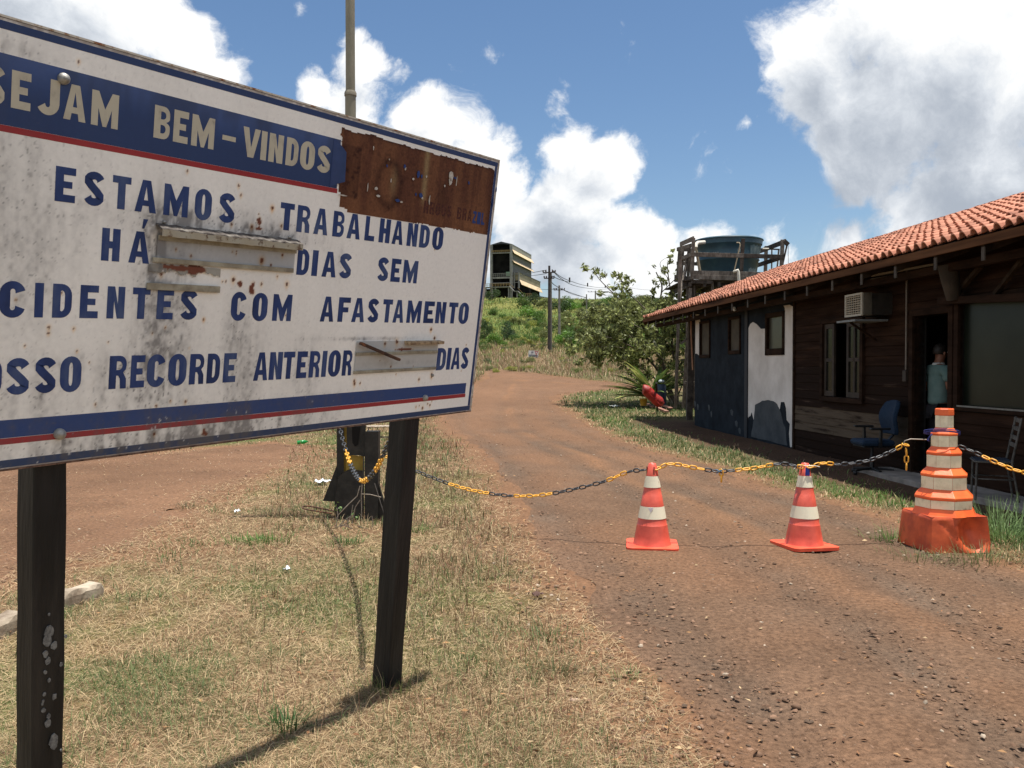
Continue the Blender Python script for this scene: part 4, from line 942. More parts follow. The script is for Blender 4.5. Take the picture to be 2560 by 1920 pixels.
# wire hook holding the chain end
MB().tube([hook + Vector((.0, 0, -.012)), hook + Vector((-.012, 0, .01)), hook + Vector((0, 0, .035)), hook + Vector((.05, 0, .05)), hook + Vector((.19, .0, .045))], .005, 6).build('wire_hook', mat('galv_wire', (.30, .26, .22), None, rough=.5, metal=.6))
tag(bpy.data.objects['wire_hook'], 'bent steel wire hook between the chain end and the orange barrier cone', 'wire hook')
# ================================================================ FLAG POLE AND ITS STEEL FOOT
pb = Vector((pole_b.x, pole_b.y, 0)); sc_ = .226 * pole_b.y / F
pole = empty('tall_pole', pb, label='tall grey concrete and steel pole rising behind the welcome sign from a black steel foot', cat='pole')
PM = mat('pole_grey', (.20, .18, .13), (.29, .265, .195), scale=5, rough=.7, stretch=(1, 1, .3), bump=.002); PMD = mat('pole_collar', (.14, .12, .09), (.27, .24, .18), scale=12, rough=.8)
zj = EYE + (CY - 41 - 240) * pb.y / F
MB().lathe([(.056, .1), (.056, 1.5), (.0555, 3.0), (.055, zj)], 28, cap=False).build('lower_shaft', PM, pole)
MB().lathe([(.062, zj - .02), (.062, zj + .01), (.054, zj + .03)], 28).build('collar', PMD, pole)
MB().lathe([(.048, zj), (.047, 5.5), (.0455, 6.8), (.044, 8.2)], 28, cap=False).build('upper_shaft', PM, pole)
MB().lathe([(.045, 8.2), (.05, 8.22), (.03, 8.27), (.005, 8.28)], 20).build('cap', PMD, pole)
BSM = mat('black_steel', (.012, .0105, .009), (.036, .032, .027), scale=9, rough=.6, bump=.002, bscale=20, c3=(.022, .020, .017)); YEL = mat('yellow_paint', (.28, .17, .02), (.40, .27, .05), scale=8, rough=.7)
def q(x, y, dy): return at(700 + x * .226, 1000 + y * .226, pb.y + dy) - pb
def plate(poly, y0, y1, name, m=BSM, bevel=.004, label=None):
    pts = [q(a, b, y0) for a, b in poly]; pts2 = [Vector((p.x, p.y + (y1 - y0), p.z)) for p in pts]; n = len(pts)
    tri = tessellate_polygon([[Vector((p.x, p.z, 0)) for p in pts]])
    mb = MB().add(pts + pts2, list(tri) + [tuple(n + i for i in reversed(t)) for t in tri] + [(i, (i + 1) % n, n + (i + 1) % n, n + i) for i in range(n)])
    return mb.build(name, m, pole, bevel=bevel, label=label)
plate([(630, 200), (700, 200), (700, 1360), (630, 1360)], -.16, .05, 'channel')
plate([(700, 200), (740, 200), (740, 800), (700, 800)], -.13, -.05, 'yellow_plate', YEL)
plate([(740, 180), (945, 180), (945, 625), (860, 610), (740, 612)], -.20, -.185, 'cover_plate')
plate([(800, 300), (885, 300), (860, 490), (830, 510), (800, 470)], -.207, -.199, 'cover_slot', mat('hole_dark', (.004, .003, .002), None, rough=.9))
plate([(735, 615), (925, 625), (925, 790), (735, 790)], -.165, -.14, 'yellow_plate', YEL)
plate([(640, 860), (700, 800), (760, 775), (925, 785), (925, 1345), (605, 1345), (605, 1100)], -.235, -.21, 'front_plate')
plate([(942, 350), (1084, 350), (1075, 1430), (935, 1420)], -.25, -.10, 'box_post')
plate([(630, 730), (630, 1120), (480, 1112)], -.04, .0, 'gusset'); plate([(1078, 900), (1205, 1340), (1208, 1470), (1060, 1440)], -.20, -.15, 'gusset')
MB().tube([q(1045, 920, -.26), q(1110, 1130, -.26), q(1175, 1340, -.27)], .006, 6).build('stay_rod', mat('rod', (.10, .09, .08), None, rough=.6), pole)
MB().tube([q(925, 630, -.22), q(920, 900, -.24)], .005, 6).build('stay_rod', MATS['rod'], pole)
# ================================================================ HOUSE
ER = Vector((.99706, .0766, 0)); EE = Vector((-.0766, .99706, 0)); WL = 6.59; U0 = 14.0
horig = ER * WL + EE * U0
def Hm(L, U, z): return (L - WL, U - U0, z)                      # house plan -> local point
house = empty('roadside_house', horig, math.atan2(.0766, .99706), 'low wooden and plastered house with an orange clay tile roof beside the dirt road', 'house')
def wallU(px, L=WL):                                            # distance along the wall of a photographed column
    k = (px - CX) / F; Y = L / .99706 / (k + .0768); return (Y - .0766 * L) / .99706
def wallz(px, py, L=WL):
    k = (px - CX) / F; Y = L / .99706 / (k + .0768); return EYE + (CY - 41 - py) * Y / F
NAVY = mat('navy_wall', (.008, .011, .016), (.020, .0265, .036), scale=2.2, rough=.9, spec=.12, bump=.003, bscale=12, c3=(.013, .0185, .026), detail=9)
WHW = mat('white_plaster', (.50, .47, .44), (.68, .65, .62), scale=1.6, rough=.85, bump=.002, bscale=10)
GRW = mat('grey_repaint', (.030, .038, .046), (.060, .070, .080), scale=3, rough=.85)
BRN_W = mat('board_brown', (.014, .0055, .0025), (.039, .0195, .0115), scale=3, rough=.9, spec=.08, stretch=(1, .25, 3), bump=.003, bscale=16, c3=(.022, .0110, .0066))
PAL_W = mat('board_worn', (.020, .012, .008), (.095, .072, .052), scale=4.5, rough=.9, spec=.1, stretch=(1, .22, 2.5), bump=.003, bscale=16, lo=.36, hi=.56, c3=(.080, .060, .043))
MID_W = mat('board_faded', (.014, .007, .004), (.10, .070, .048), scale=4, rough=.9, spec=.1, stretch=(1, .2, 2.5), bump=.003, lo=.45, hi=.75, c3=(.018, .009, .006))
DKW = mat('dark_timber', (.012, .0060, .0035), (.034, .018, .011), scale=5, rough=.9, spec=.1, stretch=(2, .4, 2), bump=.002)
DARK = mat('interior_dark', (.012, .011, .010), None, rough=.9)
uA, uB, uN = wallU(1737), wallU(1986), 5.2     # far corner, plaster/wood joint, near end
TOPZ = 3.22; TH = .16
def hb(mb, L0, L1, Ua, Ub, z0, z1): return mb.box(L0 - WL, L1 - WL, Ua - U0, Ub - U0, z0, z1)
def wall_with(openings, ua, ub, z0, z1, name, m, L0=WL, L1=WL + TH, label=None):
    mb = MB(); cuts = sorted({ua, ub} | {u for o in openings for u in o[:2]}); cuts = [c for c in cuts if ua <= c <= ub]
    for a, b in zip(cuts, cuts[1:]):
        mid = (a + b) / 2; hit = [o for o in openings if o[0] < mid < o[1]]
        if not hit: hb(mb, L0, L1, a, b, z0, z1)
        else:
            o = hit[0]
            if o[2] > z0: hb(mb, L0, L1, a, b, z0, o[2])
            if o[3] < z1: hb(mb, L0, L1, a, b, o[3], z1)
    return mb.build(name, m, house, label=label)
W1 = (wallU(1776), wallU(1750), 1.80, 2.74); W2 = (wallU(1852), wallU(1822), 1.86, 2.72); W3 = (wallU(1962), wallU(1915), 1.80, 2.66)
W4 = (wallU(2160), wallU(2060), 1.02, 2.34); DR = (wallU(2377), wallU(2288), .10, 2.27); BW = (6.6, wallU(2402), 1.07, 2.36)
wall_with([W1, W2, W3], uB, uA, -.1, TOPZ, 'plaster_wall', NAVY, label='navy painted plaster wall')
# timber wall : a dark core with lapped boards in front
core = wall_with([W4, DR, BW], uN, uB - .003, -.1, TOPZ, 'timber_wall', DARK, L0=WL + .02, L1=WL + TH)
core['label'] = 'brown weathered board wall'
def board(ua, ub, z0, z1, m):
    mb = MB(); l0, l1 = -.015, .018
    # slightly tilted lap: lower edge proud
    j = random.uniform(-.003, .003)
    v = [(l0 + j, ua - U0, z0), (0.0, ua - U0, z1), (.018, ua - U0, z1), (.018, ua - U0, z0), (l0 + j, ub - U0, z0 + random.uniform(-.004, .004)), (0.0, ub - U0, z1), (.018, ub - U0, z1), (.018, ub - U0, z0)]
    mb.add(v, [(0, 1, 2, 3), (7, 6, 5, 4), (0, 4, 5, 1), (1, 5, 6, 2), (2, 6, 7, 3), (3, 7, 4, 0)])
    return mb.build('board', m, core)
z = -.05; row = -1
while z < TOPZ - .02:
    z1 = min(z + .148, TOPZ)
    segs = [(uN, uB - .01)]
    for o in (W4, DR, BW):
        if o[2] < z1 - .03 and o[3] > z + .03:
            segs = [q2 for a, b in segs for q2 in ((a, min(b, o[0] - .0)), (max(a, o[1]), b)) if q2[1] - q2[0] > .03]
    out = []
    for a, b in segs:
        if b - a > 3.6: c = a + (b - a) * random.uniform(.35, .65); out += [(a, c - .004), (c, b)]
        else: out.append((a, b))
    for a, b in out:
        mid = (a + b) / 2; left_part = mid > DR[1] - .1
        if row < 5 and left_part: m_ = PAL_W if row in (2, 3, 4) else MID_W
        elif row < 7 and left_part: m_ = MID_W
        elif row < 7: m_ = MID_W if random.random() < .5 else BRN_W
        elif row in (7, 8, 9) and left_part: m_ = MID_W
        else: m_ = BRN_W
        board(a, b, z + .003, z1, m_)
    z = z1; row += 1
# remaining shell : back, ends, ceiling, floor
LB_ = WL + 8.2
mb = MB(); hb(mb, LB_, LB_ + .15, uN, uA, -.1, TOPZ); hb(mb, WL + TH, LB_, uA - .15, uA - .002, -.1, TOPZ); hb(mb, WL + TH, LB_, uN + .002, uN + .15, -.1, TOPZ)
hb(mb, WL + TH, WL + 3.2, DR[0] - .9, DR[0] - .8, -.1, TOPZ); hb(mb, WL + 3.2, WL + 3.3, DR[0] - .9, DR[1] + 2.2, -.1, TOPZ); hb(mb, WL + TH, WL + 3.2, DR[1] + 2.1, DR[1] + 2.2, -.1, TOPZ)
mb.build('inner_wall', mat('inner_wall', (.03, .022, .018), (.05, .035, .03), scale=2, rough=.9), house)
mb = MB(); hb(mb, WL + .03, LB_, uN + .2, uA - .2, .0, .10); mb.build('floor_slab', mat('concrete', (.16, .14, .125), (.30, .27, .24), scale=4, rough=.9, bump=.002), house)
mb = MB(); hb(mb, WL - .55, WL - .005, uN, wallU(2230), -.1, .075); mb.build('concrete_apron', MATS['concrete'], house, bevel=.008)
# white unpainted areas, ragged outline (a coat a few mm thick)
def coat(poly, name, m, off_, label=None):
    pts = [(wallU(x), wallz(x, y)) for x, y in poly]
    mb = MB(); loops = [Vector((a, b, 0)) for a, b in pts]; tri = tessellate_polygon([loops]); n = len(pts)
    V = [(-off_, a - U0, b) for a, b in pts] + [(-.0005, a - U0, b) for a, b in pts]
    mb.add(V, list(tri) + [(i, (i + 1) % n, n + (i + 1) % n, n + i) for i in range(n)])
    return mb.build(name, m, house, label=label)
def cz(L): return [(1600 + x * .226, 560 + y * .226) for x, y in L]
def jag(P, amp=1.6, n=4):
    out = []
    for i in range(len(P)):
        a, b = P[i], P[(i + 1) % len(P)]; out.append(a)
        if math.hypot(b[0] - a[0], b[1] - a[1]) > 9:
            for k in range(1, n): t = k / n; out.append((a[0] + (b[0] - a[0]) * t + random.uniform(-amp, amp), a[1] + (b[1] - a[1]) * t + random.uniform(-amp, amp)))
    return out
wp = cz([(1190, 1640), (1188, 1250), (1200, 1150), (1220, 1105), (1248, 1085), (1285, 1105), (1310, 1130), (1335, 1160), (1385, 1158), (1398, 1180)]) + [(1916, 885), (1962, 884)] + cz([(1600, 1400), (1600, 930), (1585, 905), (1650, 895), (1690, 915), (1705, 960), (1718, 1050), (1712, 1200)])
low = [(1986, 960), (1984, 1040), (1983, 1118), (1977, 1118), (1974, 1085), (1976, 1060), (1968, 1050), (1966, 1020), (1962, 1005), (1953, 1005), (1950, 1025), (1944, 1010), (1935, 1003), (1920, 1000), (1905, 1003), (1893, 1010), (1889, 1025), (1890, 1045), (1892, 1068), (1886, 1052), (1880, 1030), (1877, 1040), (1873, 1042), (1868, 1050)]
coat(wp + low, 'white_paint', WHW, .005, 'bare white area of the plaster with ragged edges')
coat(jag([(1889, 1012), (1905, 1003), (1920, 1000), (1935, 1003), (1944, 1010), (1952, 1028), (1958, 1050), (1966, 1075), (1970, 1114), (1880, 1092), (1884, 1060)], 1.0), 'grey_paint', GRW, .009, 'grey blue paint patch low on the white area')
coat([(1738.5, 786), (1748, 786), (1750, 800), (1749.5, 890), (1745, 886), (1742, 884), (1738.5, 884)], 'white_paint', WHW, .005, 'narrow white strip at the far corner')
for x, y in ((1738, 1010), (1745, 1018), (1773, 1020), (1779, 1036), (1830, 1032), (1842, 1060), (1850, 1078)):
    w = random.uniform(2, 4); coat([(x - w, y - 6), (x, y - 9), (x + w, y - 3), (x + w * .6, y + 8), (x - w * .4, y + 5)], 'chipped_paint', GRW, .004)
mb = MB(); hb(mb, WL - .03, WL - .001, wallU(1871), wallU(1864), -.05, TOPZ - .02); mb.build('trim_board', mat('trim_dark', (.014, .017, .024), None, rough=.7), house)
mb = MB(); hb(mb, WL - .032, WL + .02, wallU(1989), wallU(1985), -.05, TOPZ - .02); mb.build('trim_board', DKW, house)
TAN = mat('tan_board', (.045, .037, .024), (.075, .062, .042), scale=4, rough=.8)
def small_window(W, pane_m, name='window', frame=.055):
    a, b, z0, z1 = W; mb = MB()
    for A in ((a, b, z0, z0 + frame * 1.5), (a, b, z1 - frame, z1), (a, a + frame, z0, z1), (b - frame, b, z0, z1)): hb(mb, WL - .03, WL + .06, *A)
    w = mb.build(name, DKW, house, bevel=.003); mb = MB(); hb(mb, WL + .03, WL + .045, a + frame, b - frame, z0 + frame, z1 - frame)
    o = link('pane', mb.mesh('pane', pane_m), w); return w
small_window(W1, TAN); small_window(W2, TAN); small_window(W3, mat('tan_glass', (.045, .043, .032), (.065, .062, .046), scale=3, rough=.3), frame=.09)
GLS = mat('dusty_glass', (.005, .007, .006), (.011, .014, .012), scale=1.5, rough=.2, spec=.2); GLB = mat('big_glass', (.006, .009, .006), (.015, .019, .013), scale=1.2, rough=.3, spec=.22)
# shuttered window with two leaves
a, b, z0, z1 = W4; mb = MB()
for A in ((a - .05, b + .05, z0 - .05, z0 + .03), (a - .05, b + .05, z1 - .03, z1 + .05), (a - .05, a + .04, z0, z1), (b - .04, b + .05, z0, z1)): hb(mb, WL - .06, WL + .08, *A)
w4 = mb.build('casement_window', DKW, house, bevel=.004)
for c0, c1 in ((a + .05, a + .56), (b - .42, b - .05)):
    mb = MB(); 
    for A in ((c0, c0 + .07, z0 + .04, z1 - .04), (c1 - .07, c1, z0 + .04, z1 - .04), (c0 + .07, c1 - .07, z0 + .04, z0 + .13), (c0 + .07, c1 - .07, z1 - .12, z1 - .04), (c0 + .07, c1 - .07, (z0 + z1) / 2 - .03, (z0 + z1) / 2 + .03)): hb(mb, WL - .02, WL + .02, *A)
    if c0 < a + .3: hb(mb, WL - .02, WL + .02, c0 + .22, c0 + .27, z0 + .13, z1 - .12)
    link('sash', mb.mesh('sash', mat('sash_wood', (.016, .010, .007), (.04, .027, .018), scale=5, rough=.7)), w4)
    mb = MB(); hb(mb, WL, WL + .006, c0 + .07, c1 - .07, z0 + .13, z1 - .12); link('pane', mb.mesh('pane', GLS), w4)
# door frame and half open leaf
a, b, z0, z1 = DR; mb = MB()
for A in ((a - .10, a, z0 - .1, z1 + .09), (b, b + .09, z0 - .1, z1 + .09), (a, b, z1, z1 + .09)): hb(mb, WL - .05, WL + .14, *A)
mb.build('door_frame', DKW, house, bevel=.004)
mb = MB(); mb.box(.16, 1.02, a + .02 - U0, a + .06 - U0, z0 + .01, z1 - .02); d = mb.build('door', mat('door_wood', (.018, .012, .010), (.04, .026, .02), scale=4, rough=.6), house)
mb = MB(); mb.box(.90, .96, a + .06 - U0, a + .09 - U0, 1.05, 1.10); link('handle', mb.mesh('handle', MATS['zinc']), d)
# big window
a, b, z0, z1 = BW; mb = MB()
for A in ((a, b, z0 - .07, z0), (a, b, z1, z1 + .10), (b, b + .09, z0 - .07, z1 + .1), (a - .09, a, z0 - .07, z1 + .1)): hb(mb, WL - .05, WL + .12, *A)
bw = mb.build('picture_window', DKW, house, bevel=.004)
mb = MB(); hb(mb, WL + .04, WL + .05, a, b, z0, z1); link('pane', mb.mesh('pane', GLB), bw)
mb = MB(); hb(mb, WL - .055, WL + .03, a, b, z0 - .022, z0 - .001); link('sill', mb.mesh('sill', mat('pale_sill', (.12, .12, .11), (.20, .20, .18), scale=8, rough=.6)), bw)
# ---- roof
HE, LE, HR, LR = 3.00, 5.88, 4.52, 10.05; UE0, UE1 = 4.6, 25.15
sl = Vector((LR - LE, 0, HR - HE)); slen = sl.length; sdir = sl.normalized(); snrm = Vector((-sdir.z, 0, sdir.x))
def roofM(u, d, lift=0):
    """frame on the front slope: x along the wall, y down the slope, z out"""
    p = Vector((LR - WL, u - U0, HR)) - sdir * d + snrm * lift
    return Matrix(((0, -sdir.x, snrm.x, p.x), (1, 0, 0, p.y), (0, -sdir.z, snrm.z, p.z), (0, 0, 0, 1)))
TILE = mat('clay_tile', (.10, .052, .040), (.48, .225, .150), scale=3.2, rough=.9, spec=.15, bump=.004, bscale=26, lo=.30, hi=.58, c3=(.36, .162, .110), island=.24, coords='Object')
roof = empty('roof'); roof.parent = house
mb = MB(); 
for s_ in (1, -1):
    L_ = LR + (LR - LE) * (1 if s_ < 0 else -1)
    pts = [Vector((LR - WL, 0, HR - .05)), Vector((L_ - WL, 0, HE - .05))]
    v = [(p.x, u - U0, p.z - dz) for dz in (0, .03) for u in (UE0, UE1) for p in pts]
    mb.add(v, [(0, 1, 3, 2), (6, 7, 5, 4), (0, 2, 6, 4), (1, 5, 7, 3), (0, 4, 5, 1), (2, 3, 7, 6)])
o = mb.build('roof_deck', mat('deck_wood', (.03, .02, .014), (.06, .04, .03), scale=4, rough=.85), house); o.parent = roof
def tile_mesh():
    mb = MB(); Wt, Lt = .198, .40; cols = []
    prof = [(-.098, .0), (-.062, -.006), (-.052, .014), (-.038, .040), (-.014, .058), (.012, .061), (.036, .053), (.056, .032), (.068, .008), (.098, .0)]
    n = len(prof)
    for yy, lf, sc2 in ((-.02, .0, .88), (Lt, .046, 1.10)):
        for x, z in prof: cols.append((x * 1.0, yy, z * sc2 + lf))
    for x, z in prof: cols.append((x * .97, Lt, z * 1.10 + .046 - .018))
    f = [(i, i + 1, n + i + 1, n + i) for i in range(n - 1)] + [(n + i, n + i + 1, 2 * n + i + 1, 2 * n + i) for i in range(n - 1)]
    for x, z in prof: cols.append((x * .97, .1, z * .9 + .01 - .012))
    f += [(2 * n + i, 2 * n + i + 1, 3 * n + i + 1, 3 * n + i) for i in range(n - 1)]
    mb.add(cols, f, False); return mb
tm = tile_mesh(); tme = tm.mesh('tile', TILE); rows = 12; pit = slen / rows; tl = []
u = 6.3
while u < UE1 - .05:
    for r in range(rows): tl.append((u, r))
    u += .196
tl2 = []
for u, r in tl:
    M_ = roofM(u + random.uniform(-.006, .006), r * pit + pit - .37 + .06 * 0 + random.uniform(-.010, .010), random.uniform(0, .006)) @ Matrix.Rotation(random.uniform(-.03, .03), 4, 'Z') @ Matrix.Rotation(random.uniform(-.012, .012), 4, 'Y')
    w = house.location + Matrix.Rotation(math.atan2(.0766, .99706), 3, 'Z') @ M_.translation
    px = CX + F * w.x / w.y; tl2.append((w.y if px < 2600 else 999, M_))
tl2.sort(key=lambda t: t[0]); TF = MB()
for i, (dy, M_) in enumerate(tl2):
    if i < 300: o = link('tile', tme, roof); o.matrix_local = M_
    else: TF.add([M_ @ Vector(p) for p in tm.v], tm.f)
o = TF.build('tile_field', TILE, house); o.parent = roof; o['kind'] = 'stuff'
# ridge caps
for i in range(64):
    uu = 12.6 + i * .2 + random.uniform(-.01, .01)
    if uu > UE1: break
    mb = MB(); V = []
    for yy, k in ((0, 1.0), (.24, .86)):
        for j in range(7): a = R(180 * j / 6); V.append((.11 * k * math.cos(a), yy, .075 * k * math.sin(a) + .01))
    mb.add(V, [(j, j + 1, 7 + j + 1, 7 + j) for j in range(6)])
    o = mb.build('ridge_tile', TILE, roof); o.location = (LR - WL, uu - U0, HR + .005 + random.uniform(0, .012)); o.rotation_euler = (random.uniform(-.03, .03), 0, random.uniform(-.05, .05))
mb = MB().bar(Hm(LE - .005, UE0, HE - .05), Hm(LE - .005, UE1, HE - .05), .03, .10); mb.build('fascia_board', mat('fascia', (.040, .018, .009), (.13, .062, .030), scale=3, rough=.9, spec=.1, stretch=(1, .2, 3)), roof)
uu = 5.3
while uu < UE1:
    MB().bar(Hm(LE + .02, uu, HE - .13), Hm(LR, uu, HR - .13), .055, .12).build('rafter', mat('rafter_wood', (.016, .010, .006), (.050, .034, .022), scale=6, rough=.9, spec=.1), roof)
    MB().box(LE + .012 - WL, LE + .016 - WL + .01, uu - .028 - U0, uu + .028 - U0, HE - .27, HE - .12).build('rafter_end', mat('rafter_end', (.035, .028, .022), (.08, .065, .05), scale=9, rough=.8), roof)
    uu += .92
MB().bar(Hm(LE + .4, UE0, HE - .2), Hm(LE + .4, UE1, HE - .2), .08, .10).build('purlin', DKW, roof)
# verge boards at the far gable
MB().bar(Hm(LE, UE1 - .02, HE - .10), Hm(LR, UE1 - .02, HR - .10), .03, .16).build('verge_board', MATS['fascia'], roof)
mb = MB(); pts = [Hm(WL, uA - .15, TOPZ - .1), Hm(LR, uA - .15, HR - .1), Hm(LB_, uA - .15, TOPZ - .1)]; mb.add(pts, [(0, 1, 2)]); mb.build('gable', DKW, house)
# timber post and cross braces under the near eave
pc = lambda px, py, L: ((lambda U: Hm(L, U, wallz(px, py, L)))(wallU(px, L)))
mb = MB().tube([pc(2368, 662, 6.30), pc(2372, 690, 6.32), pc(2382, 748, 6.40)], [.125, .118, .085], 12); mb.build('log_bracket', mat('log_wood', (.025, .018, .011), (.055, .040, .026), scale=6, rough=.8, stretch=(1, 1, .4)), house)
MB().bar(pc(2350, 752, 6.45), pc(2600, 742, 6.45), .10, .09).build('beam', DKW, house)
MB().bar(pc(2486, 735, 6.5), pc(2560, 640, 6.4), .05, .05).build('brace', MATS['rafter_wood'], house)
MB().bar(pc(2390, 735, 6.5), pc(2450, 665, 6.4), .05, .05).build('brace', MATS['rafter_wood'], house)
# ---- things fixed to the wall
ac = empty('air_conditioner', horig + ER * -.48 + EE * (wallU(2132, 6.11) - U0) + Vector((0, 0, 2.32)), math.atan2(.0766, .99706), 'boxy white air conditioner with a square grille sticking out of the wall', 'air conditioner')
MB().box(.16, .62, -.26, .26, .01, .33).build('rear_housing', mat('ac_dark', (.012, .010, .008), (.03, .025, .02), scale=6, rough=.7), ac)
mb = MB().box(.02, .159, -.27, .27, 0, .34); mb.build('case', mat('ac_case', (.07, .062, .045), (.12, .105, .08), scale=6, rough=.6), ac, bevel=.01)
mb = MB()
for A in ((-.27, .27, 0, .03), (-.27, .27, .31, .34), (-.27, -.24, .03, .31), (.24, .27, .03, .31)): mb.box(-.005, .019, *A)
mb.build('grille_frame', mat('ac_frame', (.34, .31, .24), (.42, .38, .30), scale=9, rough=.5), ac)
mb = MB()
for i in range(8): z_ = .045 + i * .034; mb.box(0, .012, -.24, .24, z_, z_ + .014)
for i in range(7): y_ = -.215 + i * .07; mb.box(.001, .010, y_, y_ + .012, .031, .309)
mb.build('grille', mat('ac_grille', (.24, .20, .14), (.34, .29, .21), scale=9, rough=.6), ac)
MB().box(.013, .018, -.239, .239, .031, .309).build('grille_back', DARK, ac)
ar = empty('wall_shelf', horig + ER * -.48 + EE * (wallU(2132, 6.11) - U0) + Vector((0, 0, 2.24)), math.atan2(.0766, .99706), 'pale metal ledge under the air conditioner', 'bracket')
MB().box(-.06, .45, -.18, .42, 0, .03).build('ledge', mat('pale_metal', (.13, .14, .14), (.20, .21, .21), scale=8, rough=.5), ar); MB().bar((.0, .1, 0), (.42, .1, -.28), .03).build('strut', DKW, ar)
# fluorescent batten
p0 = horig + Matrix.Rotation(math.atan2(.0766, .99706), 3, 'Z') @ Vector(pc(2180, 690, 6.3)); p1 = horig + Matrix.Rotation(math.atan2(.0766, .99706), 3, 'Z') @ Vector(pc(2335, 662, 6.3))
fl = empty('lamp_batten', p0, label='unlit cream lamp batten under the eave above the air conditioner', cat='lamp'); dv = p1 - p0
MB().bar((0, 0, 0), dv, .05, .03).build('body', mat('batten', (.14, .12, .085), (.20, .17, .12), scale=9, rough=.6), fl)
MB().bar((.0, .05, -.05), dv + Vector((0, .05, -.05)), .03, .02).build('reflector', MATS['batten'], fl)
# bulb on a wire, switch conduit
bp = horig + Matrix.Rotation(math.atan2(.0766, .99706), 3, 'Z') @ Vector(pc(1835, 772, 6.2))
bu = empty('bare_bulb', bp, label='bare unlit light bulb hanging under the eave in front of the navy wall', cat='light bulb')
MB().lathe([(.004, .10), (.018, .095), (.018, .05), (.016, .045)], 12).build('socket', DARK, bu)
MB().lathe([(.016, .045), (.034, .015), (.043, -.012), (.034, -.042), (.004, -.056)], 16).build('glass_bulb', mat('bulb_glass', (.55, .55, .52), None, rough=.15), bu)
MB().tube([(0, 0, .1), (0, 0, .34)], .005, 5).build('cord', DARK, bu)
cu = wallU(2273); cd = empty('conduit', horig + Matrix.Rotation(math.atan2(.0766, .99706), 3, 'Z') @ Vector(Hm(WL - .05, cu, 1.35)), math.atan2(.0766, .99706), 'thin pale conduit running down to a switch box left of the doorway', 'conduit')
MB().tube([(0, 0, .17), (0, .0, 1.75)], .013, 8).build('pipe', mat('pvc', (.12, .10, .08), (.18, .15, .12), scale=7, rough=.6), cd)
MB().box(-.03, .02, -.045, .045, 0, .16).build('switch_box', mat('switch', (.03, .02, .014), None, rough=.6), cd, bevel=.006)
# ================================================================ PERSON IN THE DOORWAY
def skinned(name, verts, edges, radii, root, m, parent, sub=2):
    me = bpy.data.meshes.new(name); me.from_pydata(verts, edges, []); o = link(name, me, parent)
    s = o.modifiers.new('skin', 'SKIN'); s.use_smooth_shade = True
    for i, r in enumerate(radii):
        d = me.skin_vertices[0].data[i]; d.radius = r if isinstance(r, tuple) else (r, r); d.use_root = (i == root)
    b = o.modifiers.new('sub', 'SUBSURF'); b.levels = sub; b.render_levels = sub
    me.materials.append(m); return o
per = empty('person', Vector((6.02, 12.0, .10)), R(-78), 'person with dark hair in a pale teal polo shirt standing in the dark doorway', 'person')
# local: +y is forward
SK = mat('skin', (.17, .075, .045), (.22, .10, .06), scale=6, rough=.55)
bv = [(0, 0, .95), (0, .0, 1.12), (0, -.01, 1.30), (0, -.02, 1.43), (0, -.01, 1.50), (0, .015, 1.57), (0, .03, 1.66), (0, .025, 1.74),
      (.10, 0, .90), (.11, .02, .50), (.11, -.02, .09), (.115, .10, .04), (-.10, 0, .90), (-.11, .02, .50), (-.11, -.02, .09), (-.115, .10, .04),
      (.19, -.02, 1.42), (.24, -.03, 1.15), (.20, .20, 1.08), (.17, .28, 1.09), (-.19, -.02, 1.42), (-.24, -.03, 1.15), (-.19, .18, 1.10), (-.15, .27, 1.13)]
be = [(0, 1), (1, 2), (2, 3), (3, 4), (4, 5), (5, 6), (6, 7), (0, 8), (8, 9), (9, 10), (10, 11), (0, 12), (12, 13), (13, 14), (14, 15), (3, 16), (16, 17), (17, 18), (18, 19), (3, 20), (20, 21), (21, 22), (22, 23)]
br = [(.15, .11), (.145, .105), (.15, .11), (.12, .09), .06, .065, .085, .07, .09, .065, .045, .04, .09, .065, .045, .04, .055, .043, .034, .03, .055, .043, .034, .03]
skinned('body', bv, be, br, 0, SK, per)
TEAL = mat('teal_cloth', (.085, .155, .150), (.13, .205, .195), scale=5, rough=.9, bump=.004, bscale=7)
sv_ = [(0, 0, .90), (0, -.005, 1.02), (0, -.01, 1.18), (0, -.015, 1.32), (0, -.02, 1.43), (0, -.012, 1.48), (.19, -.02, 1.42), (.235, -.03, 1.24), (-.19, -.02, 1.42), (-.235, -.03, 1.24)]
skinned('polo_shirt', sv_, [(0, 1), (1, 2), (2, 3), (3, 4), (4, 5), (4, 6), (6, 7), (4, 8), (8, 9)], [(.19, .145), (.185, .14), (.175, .13), (.175, .13), (.14, .11), .085, .082, .080, .082, .080], 2, TEAL, per)
MB().lathe([(.080, 1.475), (.088, 1.49), (.074, 1.52), (.068, 1.515)], 18, c=(0, -.008, 0)).build('collar', mat('collar_white', (.55, .56, .54), None, rough=.9), per)
tv = [(0, 0, .93), (.10, 0, .86), (.11, .02, .50), (.11, -.02, .10), (-.10, 0, .86), (-.11, .02, .50), (-.11, -.02, .10)]
skinned('trousers', tv, [(0, 1), (1, 2), (2, 3), (0, 4), (4, 5), (5, 6)], [(.17, .135), .105, .085, .07, .105, .085, .07], 0, mat('dark_cloth', (.012, .012, .016), None, rough=.9), per)
for s_ in (1, -1): MB().box(s_ * .115 - .05, s_ * .115 + .05, -.09, .18, 0, .085).build('shoe', mat('shoe', (.01, .01, .01), None, rough=.6), per, bevel=.03)
HA = mat('hair', (.008, .006, .005), (.02, .014, .011), scale=60, rough=.6)
mb = MB(); V = []; n1_, n2_ = 14, 18
